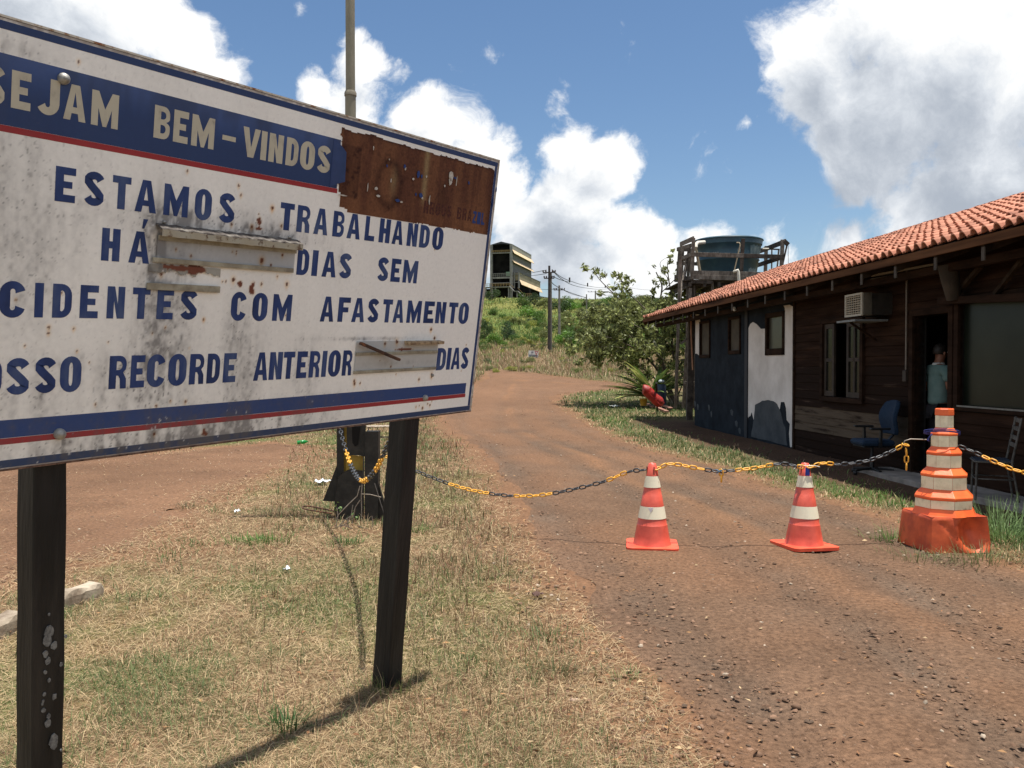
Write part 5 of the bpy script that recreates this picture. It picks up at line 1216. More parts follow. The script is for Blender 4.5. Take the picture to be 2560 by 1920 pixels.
for i in range(n1_ + 1):
    th = R(118 * i / n1_)
    for j in range(n2_):
        ph = 2 * math.pi * j / n2_; fr = max(0, math.sin(ph)); thx = th * (1 - .38 * fr)
        V.append((.088 * math.sin(thx) * math.cos(ph), .012 + .102 * math.sin(thx) * math.sin(ph), 1.685 + .105 * math.cos(thx) + .003 * math.sin(7 * ph)))
mb.add(V, [(i * n2_ + j, i * n2_ + (j + 1) % n2_, (i + 1) * n2_ + (j + 1) % n2_, (i + 1) * n2_ + j) for i in range(n1_) for j in range(n2_)], True); mb.build('hair', HA, per)
mb = MB().tube([(-.011, .108, 1.665), (0, .130, 1.635), (.0, .118, 1.622)], [.010, .016, .010], 8); mb.build('nose', SK, per)
for s_ in (1, -1):
    MB().tube([(s_ * .082, .02, 1.665), (s_ * .092, .012, 1.65), (s_ * .084, .02, 1.625)], [.012, .016, .010], 8).build('ear', SK, per)
    MB().lathe([(.001, -.010), (.008, -.006), (.010, 0), (.008, .006), (.001, .010)], 10, c=(s_ * .032, .100, 1.668)).build('eye', mat('eye', (.5, .48, .45), None, rough=.3), per)
    MB().tube([(s_ * .018, .112, 1.690), (s_ * .036, .110, 1.694), (s_ * .052, .098, 1.688)], .005, 6).build('eyebrow', HA, per)
    hx, hy, hz = (.17, .28, 1.09) if s_ > 0 else (-.15, .27, 1.13)
    for k in range(4):
        MB().tube([(hx + (k - 1.5) * .018, hy + .01, hz), (hx + (k - 1.5) * .020 - s_ * .01, hy + .06, hz + .002), (hx + (k - 1.5) * .019 - s_ * .02, hy + .085 - .004 * abs(k - 1), hz - .018), (hx + (k - 1.5) * .017 - s_ * .02, hy + .088, hz - .04)], [.011, .0095, .0085, .007], 7).build('finger', SK, per)
    MB().tube([(hx - s_ * .02, hy - .005, hz), (hx - s_ * .05, hy + .03, hz + .005), (hx - s_ * .055, hy + .06, hz - .002)], [.012, .011, .008], 7).build('thumb', SK, per)
MB().tube([(-.022, .108, 1.600), (0, .116, 1.598), (.022, .108, 1.600)], .005, 6).build('mouth', mat('lips', (.16, .05, .04), None, rough=.5), per)
# ================================================================ CHAIRS
oc_ = ground(2180, 1188); BF = mat('blue_fabric', (.0035, .016, .040), (.007, .024, .055), scale=40, rough=.9); BP = mat('black_plastic', (.008, .008, .009), None, rough=.5)
ch = empty('office_chair', oc_ + Vector((.05, .12, 0)), R(-90), 'blue fabric office chair with black armrests standing in front of the board wall', 'chair')
for k in range(5):
    a = 2 * math.pi * k / 5; MB().bar((0, 0, .09), (.29 * math.cos(a), .29 * math.sin(a), .065), .045, .03).build('foot', BP, ch, bevel=.006)
    MB().lathe([(.001, -.028), (.026, -.024), (.028, 0), (.026, .024), (.001, .028)], 12, c=(.29 * math.cos(a), .29 * math.sin(a), .03)).build('caster', BP, ch)
MB().lathe([(.03, .06), (.028, .25), (.018, .26), (.018, .42)], 14).build('column', BP, ch)
MB().box(-.24, .24, -.24, .24, .42, .51).build('seat', BF, ch, bevel=.045); MB().box(-.2, .2, -.2, .2, .40, .419).build('seat_shell', BP, ch, bevel=.01)
mb = MB(); V = []; nn = 10
for i in range(nn + 1):
    for j in range(nn + 1):
        u = -1 + 2 * i / nn; w = j / nn; hw = .20 + .04 * math.sin(w * 3.0); x = u * hw * (1 - .25 * max(0, w - .75) / .25 * abs(u)); V.append((x, .235 + .05 * w + .03 * math.cos(w * 6) - .045 * u * u, .58 + .50 * w - .03 * u * u * (w > .9)))
fq = [(i * 11 + j, (i + 1) * 11 + j, (i + 1) * 11 + j + 1, i * 11 + j + 1) for i in range(nn) for j in range(nn)]
mb.add(V, fq, True); o = mb.build('backrest', BF, ch); s_ = o.modifiers.new('solid', 'SOLIDIFY'); s_.thickness = .06; b_ = o.modifiers.new('bv', 'BEVEL'); b_.width = .02; b_.segments = 2
MB().bar((0, .15, .40), (0, .33, .60), .06, .02).build('back_support', BP, ch)
for s_ in (-1, 1):
    MB().bar((s_ * .27, 0, .42), (s_ * .29, .0, .66), .055, .03).build('armrest_post', BP, ch); MB().box(s_ * .285 - .04, s_ * .285 + .04, -.15, .13, .66, .69).build('armrest', BP, ch, bevel=.012)
mg = ground(2470, 1268); mc = empty('metal_chair', mg + Vector((.12, .15, .07)), R(-112), 'old white tubular metal chair with a dark seat behind the orange barrier cone', 'chair')
WM = mat('white_tube', (.04, .038, .034), (.12, .115, .105), scale=14, rough=.6)
for x, y in ((-.19, -.18), (.19, -.18)): MB().tube([(x, y, 0), (x * .92, y * .92, .43)], .012, 8).build('leg', WM, mc)
for x in (-.19, .19): MB().tube([(x * 1.05, .24, 0), (x, .17, .43), (x * .95, .26, .92)], .012, 8).build('back_leg', WM, mc)
MB().tube([(-.19, -.19, .43), (.19, -.19, .43), (.19, .18, .43), (-.19, .18, .43)], .011, 8, closed=True).build('seat_frame', WM, mc)
MB().tube([(-.18, -.18, .24), (.18, -.18, .24), (.19, .2, .24), (-.19, .2, .24)], .008, 6, closed=True).build('stretcher', WM, mc)
MB().box(-.185, .185, -.185, .17, .436, .452).build('seat', mat('seat_dark', (.02, .028, .045), None, rough=.6), mc, bevel=.006)
for z_ in (.60, .68, .78, .87): y_ = .17 + (z_ - .43) / .49 * .09; MB().box(-.18, .18, y_ - .01, y_ + .004, z_, z_ + .045).build('back_slat', WM, mc)
# small stool behind the pole foot
sg_ = ground(948, 1122); stl = empty('stool', sg_, R(12), 'small rusty metal stool with a pale round-cornered top behind the black pole foot', 'stool')
RW = mat('stool_paint', (.16, .10, .06), (.48, .42, .32), scale=20, rough=.7)
MB().box(-.24, .24, -.15, .15, .42, .445).build('top', RW, stl, bevel=.02)
for x in (-.2, .2):
    for y in (-.12, .12): MB().tube([(x * 1.1, y * 1.1, 0), (x, y, .42)], .012, 6).build('leg', RW, stl)
MB().tube([(-.21, -.12, .22), (.21, -.12, .22), (.21, .12, .22), (-.21, .12, .22)], .009, 6, closed=True).build('rail', RW, stl)
# ================================================================ CONCRETE KERB PIECES AND LITTER
CN = mat('old_concrete', (.13, .09, .06), (.44, .37, .28), scale=5, rough=.95, bump=.012, bscale=14)
def kerb(p0, p1, w, h, label, name='kerb_stone'):
    a, b = ground(*p0), ground(*p1); d = (b - a); n = 9; mb = MB(); V = []
    x = d.normalized(); y = Vector((-x.y, x.x, 0)); rnd = random.Random(int(p0[0]) + 5)
    prof = [(-.5, 0), (-.5, .8), (-.38, 1), (.38, 1), (.5, .8), (.5, 0)]
    for i in range(n + 1):
        e = 1 if 0 < i < n else .72
        for u, v_ in prof: q_ = a + d * (i / n) + y * (u * w * e + rnd.uniform(-.008, .008)) + Vector((0, 0, v_ * h * e + rnd.uniform(-.008, .008) - .02)); V.append(q_ - a)
    m_ = len(prof); f = [(i * m_ + j, i * m_ + j + 1, (i + 1) * m_ + j + 1, (i + 1) * m_ + j) for i in range(n) for j in range(m_ - 1)] + [tuple(range(m_ - 1, -1, -1)), tuple(n * m_ + j for j in range(m_))]
    o = mb.add(V, f).build(name, CN); o.location = a; tag(o, label, 'kerb stone')
kerb((150, 1520), (248, 1490), .13, .12, 'short broken piece of concrete kerb just right of the left sign post')
kerb((-160, 1660), (60, 1560), .13, .12, 'longer concrete kerb piece left of the left sign post, half sunk in the grass')
def litter(px, py, w, h, m, name, label, cat='litter', zz=.03):
    g = ground(px, py); n = 9; V = []
    for i in range(n):
        for j in range(n):
            u, v_ = i / (n - 1) - .5, j / (n - 1) - .5; V.append((u * w * (1 + .2 * math.sin(v_ * 9)), v_ * h, zz * mnoise.noise((u * 4 + px, v_ * 4, 1)) + zz * 1.1))
    o = MB().add(V, [(i * n + j, (i + 1) * n + j, (i + 1) * n + j + 1, i * n + j + 1) for i in range(n - 1) for j in range(n - 1)], True).build(name, m); o.location = g; o.rotation_euler.z = px; tag(o, label, cat)
PP = mat('white_plastic', (.62, .66, .70), (.75, .78, .82), scale=8, rough=.4)
litter(805, 1213, .17, .14, PP, 'plastic_bag', 'crumpled white plastic bag lying left of the black pole foot', 'plastic bag', .05)
litter(592, 1285, .05, .05, PP, 'paper_scrap', 'tiny white scrap on the dry grass left of the pole foot')
litter(717, 1432, .05, .04, PP, 'paper_scrap', 'small pale scrap in the grass between the two sign posts')
litter(1535, 1020, .36, .25, mat('white_rag', (.6, .62, .6), None, rough=.7), 'paper_scrap', 'white scrap on the green grass beside the far road bend', zz=.07)
litter(1437, 1752, .035, .05, mat('pale_chip', (.42, .30, .24), None, rough=.8), 'broken_tile', 'small pinkish tile chip at the edge of the dirt road', 'tile chip', .006)
litter(1345, 1497, .07, .05, mat('dark_stone_', (.09, .05, .04), None, rough=.9), 'dark_stone', 'dark reddish stone in the grass right of the leaning post', 'stone', .03)
gb = ground(743, 1113); bt = empty('plastic_bottle', gb + Vector((0, 0, .05)), label='green plastic bottle lying on the dry grass behind the sign', cat='bottle'); bt.rotation_euler = (0, R(84), R(20)); bt.scale = (.8, .8, .8)
GB = mat('green_bottle', (.05, .42, .12), None, rough=.2, transl=.5)
MB().lathe([(.045, 0), (.05, .02), (.048, .10), (.05, .18), (.03, .22), (.013, .25)], 16).build('body', GB, bt); MB().lathe([(.016, .25), (.016, .27)], 10).build('cap', GB, bt)
# rusty loop of rod and the dry vine at the pole foot
def rel(px, py, Y): return at(px, py, Y)
lp = [ground(830, 1296, .06), ground(790, 1290, .06), ground(760, 1284, .07), ground(757, 1279, .07), ground(775, 1278, .08), ground(835, 1290, .08)]
o = MB().tube([p + Vector((0, 0, .05)) for p in catmull(lp, 6)], .008, 6).build('iron_loop', RUSTY); tag(o, 'rusty hairpin of iron rod on the ground left of the pole foot', 'iron rod')
vine = empty('dry_vine', ground(860, 1320), label='dry leafless vine with pale stems climbing the black pole foot', cat='vine'); VS = mat('dry_stem', (.22, .18, .14), (.36, .31, .26), scale=30, rough=.9)
yb = vine.location.y
for path in ([(900, 1215), (893, 1240), (870, 1262), (846, 1287), (838, 1300)], [(905, 1212), (903, 1240), (904, 1270), (903, 1299)], [(903, 1235), (925, 1236), (953, 1243)], [(882, 1262), (878, 1290), (870, 1306), (850, 1318)], [(842, 1270), (845, 1290), (838, 1325)], [(870, 1306), (862, 1325), (858, 1335)], [(895, 1315), (915, 1322), (928, 1326)], [(900, 1250), (888, 1268), (884, 1290), (880, 1310)], [(846, 1318), (862, 1300), (880, 1288)], [(930, 1290), (932, 1310), (930, 1325)], [(840, 1320), (856, 1312), (874, 1318), (890, 1330)], [(862, 1335), (872, 1316), (868, 1296)]):
    MB().tube([at(x, y, yb - .05) - vine.location for x, y in path], .0045, 5).build('stem', VS, vine)
rs = random.Random(3); LV = mat('vine_leaf', (.12, .20, .06), (.2, .3, .1), scale=9, rough=.6); 
for i in range(26):
    x, y = rs.choice([(890, 1285), (885, 1300), (950, 1322), (838, 1268), (868, 1330)]); p = at(x + rs.uniform(-14, 14), y + rs.uniform(-12, 12), yb - .07) - vine.location
    a = rs.uniform(0, 6); r = rs.uniform(.012, .026); MB().add([p, p + Vector((r * math.cos(a), -.005, r * math.sin(a))), p + Vector((r * 1.7 * math.cos(a + .4), 0, r * 1.7 * math.sin(a + .4))), p + Vector((r * math.cos(a + .8), .006, r * math.sin(a + .8)))], [(0, 1, 2, 3)]).build('leaf', LV, vine)
# ================================================================ WATER TOWER
TWD = mat('grey_timber', (.06, .048, .037), (.27, .235, .195), scale=7, rough=.9, stretch=(1.4, 1.4, .6), bump=.004, lo=.3, hi=.7, c3=(.15, .125, .102))
TWK = mat('dark_old_timber', (.03, .023, .018), (.10, .08, .065), scale=6, rough=.9, bump=.004)
YT = 28.6
tb = Vector((7.6, 29.6, Hs(7.6, 29.6)))
tower = empty('water_tower', tb, 0, 'rickety grey timber water tower platform with rails behind the house', 'water tower')
def T(x, y, Y): return at(1680 + x * .14466, 560 + y * .14466, Y) - tb
def rail(a, b, w=.05, h=.14, name='rail', m=TWD): return MB().bar(a, b, w, h).build(name, m, tower, bevel=.006)
YF, YB = 28.0, 31.4
# front side (facing the camera), left side, right side
def up(x0, y0, x1, y1, Y, w=.11, m=TWD, name='post'): return MB().bar(T(x0, y0, Y), T(x1, y1, Y), w, w * .6, up=(0, 1, 0)).build(name, m, tower, bevel=.006)
up(372, 240, 345, 960, YF); up(1230, 255, 1195, 860, YF, m=TWK); up(1912, 270, 1875, 1100, YF, .12)
up(188, 385, 150, 1100, YF + 1.7); up(132, 460, 95, 940, YF + 3.2); up(300, 400, 270, 1100, YF + 3.0); up(330, 420, 330, 900, YF + 1.2, .07)
up(1630, 380, 1610, 900, YB, .12); up(1725, 440, 1722, 830, YB + .4, .05); up(1845, 450, 1815, 800, YB, .06)
rail(T(330, 525, YF - .05), T(1235, 548, YF - .05)); rail(T(1200, 548, YF - .04), T(1940, 568, YF - .05), m=TWK)
rail(T(340, 840, YF - .05), T(1620, 870, YF - .05)); rail(T(340, 915, YF - .06), T(1400, 945, YF - .06), h=.15)
rail(T(372, 250, YF), T(145, 350, YF + 1.8), h=.15); rail(T(372, 510, YF), T(140, 610, YF + 1.8), h=.13)
rail(T(330, 370, YF + 2.2), T(90, 440, YF + 3.2), h=.14); rail(T(80, 680, YF + 3.2), T(450, 690, YF + 3.4), h=.13); rail(T(190, 620, YF + 2.2), T(330, 640, YF + 2.4), h=.10)
rail(T(190, 445, YF + 3.2), T(340, 450, YF + 3.2), h=.12)
rail(T(1960, 300, YF + .1), T(1520, 470, YB), h=.16, m=TWK); rail(T(1850, 590, YF + .1), T(1460, 720, YB), h=.15, m=TWK); rail(T(1600, 430, YB), T(1860, 440, YB), h=.05, m=TWK)
rail(T(1935, 290, YF), T(2010, 360, YF), w=.12, h=.12, m=TWK); MB().bar(T(1985, 370, YF), T(1900, 760, YF), .045).build('brace', TWK, tower)
MB().tube([T(2008, 370, YF), T(2010, 760, YF)], .008, 5).build('wire', TWK, tower)
# deck and beams
mb = MB()
for i in range(13):
    y0 = YF + .1 + i * .27; a, b = T(200, 960, YF + .1), T(1880, 990, YF + .1); o = MB().box(a.x, b.x, y0 - tb.y, y0 + .24 - tb.y, a.z - .04 + random.uniform(0, .012), a.z).build('deck_plank', TWK, tower)
zd = T(60, 975, YF).z
for i in range(7): x = T(320 + i * 250, 980, YF).x; MB().box(x - .04, x + .04, YF - tb.y, YB + .3 - tb.y, zd - .20, zd - .055).build('joist', TWK, tower)
rail(T(50, 950, YF + 3.0), T(330, 960, YF + .2), h=.22, m=TWK); rail(T(180, 1035, YF + .3), T(1500, 1060, YF + .3), h=.13, m=TWK); rail(T(330, 1000, YF), T(700, 1010, YF), h=.10, m=TWK)
for x, y, Y, w in ((330, 1080, YF + .5, .34), (630, 1080, YF + 2.6, .24), (1500, 1080, YF + .4, .3), (1250, 1060, YB - .3, .3)):
    p = T(x, y - 40, Y); MB().tube([p, Vector((p.x + (.0 if w > .3 else .1), p.y, Hs((p + tb).x, (p + tb).y) - tb.z - .2))], [w / 2, w / 2 * 1.1], 10).build('log_leg', TWK, tower)
up(700, 960, 690, 1300, YF + .2, .09); MB().bar(T(280, 480, YF + .8), T(210, 1000, YF + .8), .06).build('brace', TWK, tower); MB().bar(T(240, 700, YF + .8), T(120, 1360, YF - .2), .07).build('brace', TWD, tower)
MB().bar(T(400, 1200, YF + .4), T(700, 1210, YF + .4), .04).build('brace', TWK, tower)
# long poles with rungs : ladder at the left
lad = empty('ladder', ground(1712, 1018) + Vector((0, 0, -.05)), 0, 'tall grey timber ladder leaning against the water tower left of the house corner', 'ladder'); lo_ = lad.location
LY = 26.9
for a, b in (((1701, 640), (1689, 1020)), ((1726, 720), (1708, 1020))): MB().bar(at(*a, LY) - lo_, at(*b, LY) - lo_, .085, .06).build('side_rail', TWD, lad)
for y in (855, 900, 930, 945, 990, 1008): MB().bar(at(1694, y, LY) - lo_, at(1722, y - 1, LY) - lo_, .03).build('rung', TWD, lad)
MB().bar(at(1702, 860, LY) - lo_, at(1730, 838, LY) - lo_, .06).build('brace', TWD, lad)
cp = empty('corner_post', ground(1727, 1035), 0, 'dark timber post with a thin copper-coloured pipe at the far corner of the house', 'post'); co = cp.location; CYD = 23.4
MB().bar(at(1729, 785, CYD) - co, at(1723, 1050, CYD) - co, .16).build('timber', TWK, cp); MB().tube([at(1728, 785, CYD - .15) - co, at(1728, 830, CYD - .15) - co, at(1732, 925, CYD - .15) - co], .022, 8).build('pipe', mat('copper_pvc', (.30, .14, .08), (.42, .22, .13), scale=8, rough=.6), cp)
MB().box(-.2, .16, -.14, .10, .95, 1.02).build('ledge', TWD, cp)
# tank
tkb = T(960, 890, 29.9) + tb; tank = empty('water_tank', tkb, 0, 'round blue-green plastic water tank on the timber tower', 'water tank')
TK = mat('tank_blue', (.012, .050, .075), (.030, .085, .105), scale=2.5, rough=.45, spec=.5, c3=(.018, .062, .088)); kz = 29.9 / F * .14466
R0, R1 = 480 * kz, 572 * kz; ht = 590 * kz
def rt(z): return R0 + (R1 - R0) * (z / ht)
pf = []
for a, b in ((0, .40), (.42, .83), (.85, .97)): pf += [(rt(a * ht) , a * ht), (rt(b * ht), b * ht), (rt(b * ht) + .035, b * ht + .02)] if b < .9 else [(rt(a * ht) + .03, a * ht), (rt(ht) + .02, b * ht)]
MB().lathe(pf, 48).build('shell', TK, tank)
MB().lathe([(rt(ht) + .03, ht * .97), (rt(ht) + .055, ht * .985), (rt(ht) + .04, ht * 1.005), (rt(ht) - .03, ht * 1.03), (.3, ht * 1.09), (.01, ht * 1.10)], 48).build('lid', TK, tank)
SC = mat('tank_scuff', (.08, .14, .16), (.30, .36, .36), scale=7, rough=.7, stretch=(1, 1, .3), lo=.4, hi=.7)
def scuff(a0, a1, z0, z1, m):
    V = []; n = 12
    for i in range(n + 1):
        a = R(a0 + (a1 - a0) * i / n); 
        for z_ in (z0 + .02 * math.sin(i * 2.3), z1 - .03 * math.sin(i * 1.7)): V.append(((rt(z_) + .006) * math.cos(a), (rt(z_) + .006) * math.sin(a), z_))
    MB().add(V, [(2 * i, 2 * i + 2, 2 * i + 3, 2 * i + 1) for i in range(n)]).build('worn_patch', m, tank)
scuff(-62, -28, .52 * ht, .78 * ht, SC); scuff(-60, -35, .03 * ht, .14 * ht, SC); scuff(-88, -80, .55 * ht, .66 * ht, SC)
for a in (-131, -127, -123): scuff(a, a + 3, .50 * ht, .58 * ht, mat('tank_print', (.22, .26, .27), None, rough=.7))
pv = mat('pvc_white', (.55, .52, .44), (.70, .67, .58), scale=8, rough=.5); pvt = mat('pvc_tan', (.25, .20, .13), (.38, .32, .22), scale=8, rough=.6)
pp = empty('water_pipe', T(430, 900, YF + .6) + tb, 0, 'tan plastic pipe with a white elbow rising at the left side of the water tank', 'pipe'); po = pp.location - tb
MB().tube([T(490, 900, YF + .6) - po, T(480, 800, YF + .6) - po, T(412, 410, YF + .6) - po], .045, 8).build('pipe', pvt, pp); MB().tube([T(412, 410, YF + .6) - po, T(415, 350, YF + .65) - po, T(445, 325, YF + .8) - po, T(560, 315, YF + 1.0) - po], .065, 8).build('elbow', pv, pp)
pp = empty('water_pipe', T(1150, 990, YF - .2) + tb, 0, 'white plastic pipe with a bend standing in front of the tank, rising from the roof', 'pipe'); po = pp.location - tb
MB().tube([T(1155, 1000, YF - .2) - po, T(1148, 830, YF - .2) - po, T(1138, 800, YF - .2) - po, T(1100, 815, YF - .2) - po, T(1075, 825, YF - .1) - po], .05, 8).build('pipe', pv, pp)
MB().tube([T(1075, 820, YF + .1) - po, T(1178, 360, YF + .2) - po, T(1165, 325, YF + .2) - po, T(1120, 322, YF + .3) - po], .022, 8).build('thin_pipe', pvt, pp)
MB().tube([T(1555, 428, YF + 1.6) - po, T(1670, 430, YF + 1.6) - po], .03, 6).build('overflow', pv, pp)
# ================================================================ LEAFY THINGS
def leaf_cloud(name, centres, rads, n, size, m, elong=1.7, squash=.8, seed=0, up=.35):
    g = np.random.default_rng(seed); C = np.array(centres, float); r = np.array(rads, float); w = r ** 2; w /= w.sum()
    k = g.choice(len(C), n, p=w); d = g.normal(size=(n, 3)); d /= np.linalg.norm(d, axis=1)[:, None]; rr = g.uniform(.25, 1, n) ** .45
    P = C[k] + d * (rr * r[k])[:, None] * np.array([1, 1, squash])
    a = g.normal(size=(n, 3)) + d * .6 + np.array([0, 0, up]); a /= np.linalg.norm(a, axis=1)[:, None]
    b = np.cross(a, g.normal(size=(n, 3))); b /= np.linalg.norm(b, axis=1)[:, None]; nn = np.cross(a, b)
    s = size * g.uniform(.55, 1.3, n)[:, None]
    V = np.stack([P - a * s * elong / 2, P + b * s * .38 + nn * s * .12, P + a * s * elong / 2, P - b * s * .38 + nn * s * .12], 1).reshape(-1, 3)
    return fast_mesh(name, V, [np.arange(n * 4).reshape(n, 4)], m)
LM = {k: mat('leaf_' + k, c, None, rough=.5, spec=.35, transl=.32, island=.38) for k, c in
      dict(green=(.085, .155, .030), bright=(.12, .24, .032), dark=(.050, .085, .028), olive=(.15, .17, .055), yellow=(.26, .28, .055), blue=(.06, .11, .05)).items()}
BK_ = mat('bark', (.07, .055, .04), (.16, .13, .10), scale=8, rough=.9, bump=.006); BP_ = mat('pale_branch', (.16, .14, .10), (.30, .27, .20), scale=9, rough=.85)
crowns = {}
def crown(kind, var):
    k = (kind, var)
    if k in crowns: return crowns[k]
    g = random.Random(var * 13 + 5); C, Rr = [], []
    for i in range(9 + var * 2):
        a = g.uniform(0, 6.28); h = g.uniform(.12, .85); w = (.42 if var != 2 else .3) * math.sin(min(h * 3.0 + .35, 2.9)); C.append((w * math.cos(a), w * math.sin(a), h)); Rr.append(g.uniform(.13, .27))
    C.append((0, 0, .45)); Rr.append(.33)
    crowns[k] = leaf_cloud('crown', C, Rr, 1500, .050, LM[kind], seed=var); return crowns[k]
tr = MB().tube([(0, 0, -.08), (.02, 0, .3), (-.03, .02, .62)], [.03, .022, .008], 6); 
for a in (0, 2, 4): tr.tube([(.0, 0, .15), (.15 * math.cos(a), .15 * math.sin(a), .38), (.3 * math.cos(a), .3 * math.sin(a), .62)], [.014, .010, .004], 5)
TRM = tr.mesh('trunk', BK_)
def bush(px, pyb, wpx, hpx, Y, kind, var, label, group=None, name='bush', cat='bush', sink=0):
    if label is None:
        cw = dict(green='mid green', bright='bright green', dark='dark green', olive='olive', yellow='yellowish', blue='blue-green')[kind]; sz = 'broad' if wpx > 38 else 'medium' if wpx > 26 else 'small'
        wh = {'bushes along the hill crest': ('on the crest near the factory tower', 'on the crest between the poles', 'on the crest behind the leafy tree'), 'bushes of the thicket on the slope': ('in the thicket just right of the poles', 'in the thicket behind the leafy tree', 'in the thicket near the water tower'),
              'small shrubs on the grassy slope': ('in the slope grass beside the welcome sign', 'in the slope grass below the factory tower', 'in the slope grass by the tallest pole'), 'weed clumps on the bank': ('on the bank left of the small road sign', 'on the bank below the tallest pole', 'on the bank near the spiky plant')}[group]
        lo_x, hi_x = {'bushes along the hill crest': (1390, 1660), 'bushes of the thicket on the slope': (1400, 1740), 'small shrubs on the grassy slope': (1205, 1400), 'weed clumps on the bank': (1215, 1560)}[group]
        label = f"{sz} {cw} {'weed clump' if cat == 'weeds' else 'bush'} {wh[max(0, min(2, int((px - lo_x) / (hi_x - lo_x) * 3)))]}"
    x = (px - CX) / F * Y; g = Hs(x, Y); zt = EYE + (CY - 41 - (pyb - hpx)) * Y / F; h = max(hpx * Y / F, zt - g if sink == 0 else hpx * Y / F); h = hpx * Y / F
    t = empty(name, (x, Y, g - .06 * h), random.uniform(0, 6.28), label, cat, group)
    w = wpx * Y / F
    for me, nm in ((crown(kind, var), 'crown'), (TRM, 'trunk')): o = link(nm, me, t); o.scale = (w / .95, w / .95, h)
    return t
def surfY(px, pyb):   # distance at which the terrain shows at this pixel
    return ground(px, pyb).y
def bushp(px, pyb, w, h, kind, var, label, group=None, name='bush', cat='bush'):
    return bush(px, pyb, w, h, surfY(px, pyb), kind, var, label, group, name, cat)
bushp(1212, 852, 34, 62, 'dark', 0, 'dark olive bush right beside the edge of the welcome sign', name='small_tree', cat='tree')
bushp(1240, 868, 48, 40, 'bright', 1, 'round bright green bush low on the slope near the sign edge')
bushp(1205, 872, 40, 26, 'green', 2, 'low green bush touching the sign edge')
bushp(1268, 850, 36, 52, 'blue', 2, 'blue-green small tree behind the round bright bush', name='small_tree', cat='tree')
bushp(1286, 856, 26, 24, 'green', 0, 'small dark green bush left of the yellowish scrub')
bushp(1303, 862, 34, 24, 'yellow', 1, 'yellow-green scrub above the white road sign')
bushp(1330, 858, 40, 26, 'green', 2, 'green scrub just left of the tall utility pole base')
bushp(1358, 852, 44, 36, 'olive', 1, 'large yellowish bush directly behind the tall utility pole')
bushp(1232, 752, 36, 34, 'dark', 1, 'dark green tree at the left foot of the factory tower', name='small_tree', cat='tree')
bushp(1308, 772, 40, 44, 'green', 2, 'rounded green tree at the right foot of the factory tower', name='small_tree', cat='tree')
bushp(1336, 768, 34, 40, 'dark', 0, 'darker tree just right of the factory tower foot', name='small_tree', cat='tree')
bushp(1322, 792, 60, 30, 'bright', 2, 'spreading bright green bush below the factory tower trees')
bushp(1350, 806, 40, 36, 'green', 0, 'green bush halfway up the slope left of the tall pole')
bushp(1352, 818, 24, 24, 'green', 2, 'small green bush just left of the tall pole at mid slope')
bushp(1362, 770, 44, 28, 'olive', 1, 'pale olive bush on the crest behind the tall pole')
bushp(1404, 782, 46, 36, 'dark', 1, 'dark bush on the slope between the two utility poles')
bushp(1330, 806, 24, 14, 'blue', 1, 'low blue-green shrub in the middle of the grassy slope')
bushp(1412, 868, 56, 46, 'bright', 1, 'big bright green bush right of the second utility pole')
bushp(1446, 872, 60, 58, 'green', 0, 'large green bush in the middle of the slope right of the poles')
bushp(1430, 838, 50, 38, 'green', 2, 'green bush above the big bright bush right of the poles')
bushp(1490, 872, 70, 62, 'green', 1, 'broad green bush behind the leafy tree branches')
bushp(1545, 878, 80, 66, 'bright', 2, 'wide bright bush behind the tree left of the house')
bushp(1473, 742, 30, 46, 'dark', 2, 'slender conifer-like tree standing alone on the crest', name='small_tree', cat='tree')
rr = random.Random(21); kinds = ['green', 'olive', 'dark', 'green', 'olive', 'bright']
for i in range(30):
    px = 1390 + i * 8.6 + rr.uniform(-8, 8); bushp(px, 768 + rr.uniform(-14, 12), rr.uniform(22, 44), rr.uniform(16, 32), rr.choice(kinds), rr.randrange(3), None, 'bushes along the hill crest')
for i in range(44):
    px = rr.uniform(1400, 1740); py = rr.uniform(790, 880); bushp(px, py, rr.uniform(26, 60), rr.uniform(16, 44), rr.choice(kinds), rr.randrange(3), None, 'bushes of the thicket on the slope')
for i in range(46):
    px = rr.uniform(1205, 1410); py = rr.uniform(785, 885); bushp(px, py, rr.uniform(14, 34), rr.uniform(9, 24), rr.choice(['olive', 'yellow', 'green', 'green', 'dark']), rr.randrange(3), None, 'small shrubs on the grassy slope')
for i in range(26):
    px = rr.uniform(1215, 1560); py = rr.uniform(893, 935); bushp(px, py, rr.uniform(18, 40), rr.uniform(8, 18), rr.choice(['olive', 'olive', 'yellow', 'dark']), rr.randrange(3), None, 'weed clumps on the bank', 'weed_clump', 'weeds')
for i in range(36):   # beyond the frame and behind the sign : the hillside goes on
    Y = rr.uniform(70, 210); x = rr.choice([rr.uniform(-.6 * Y - 10, -.05 * Y), rr.uniform(.2 * Y, .7 * Y + 10)]); bush(CX + x * F / Y, 800, rr.uniform(1.5, 4) * F / Y, rr.uniform(1.2, 3.4) * F / Y, Y, rr.choice(kinds), rr.randrange(3), 'bush far out on the side of the wide hillside, away from the factory tower', 'bushes scattered over the hillside')
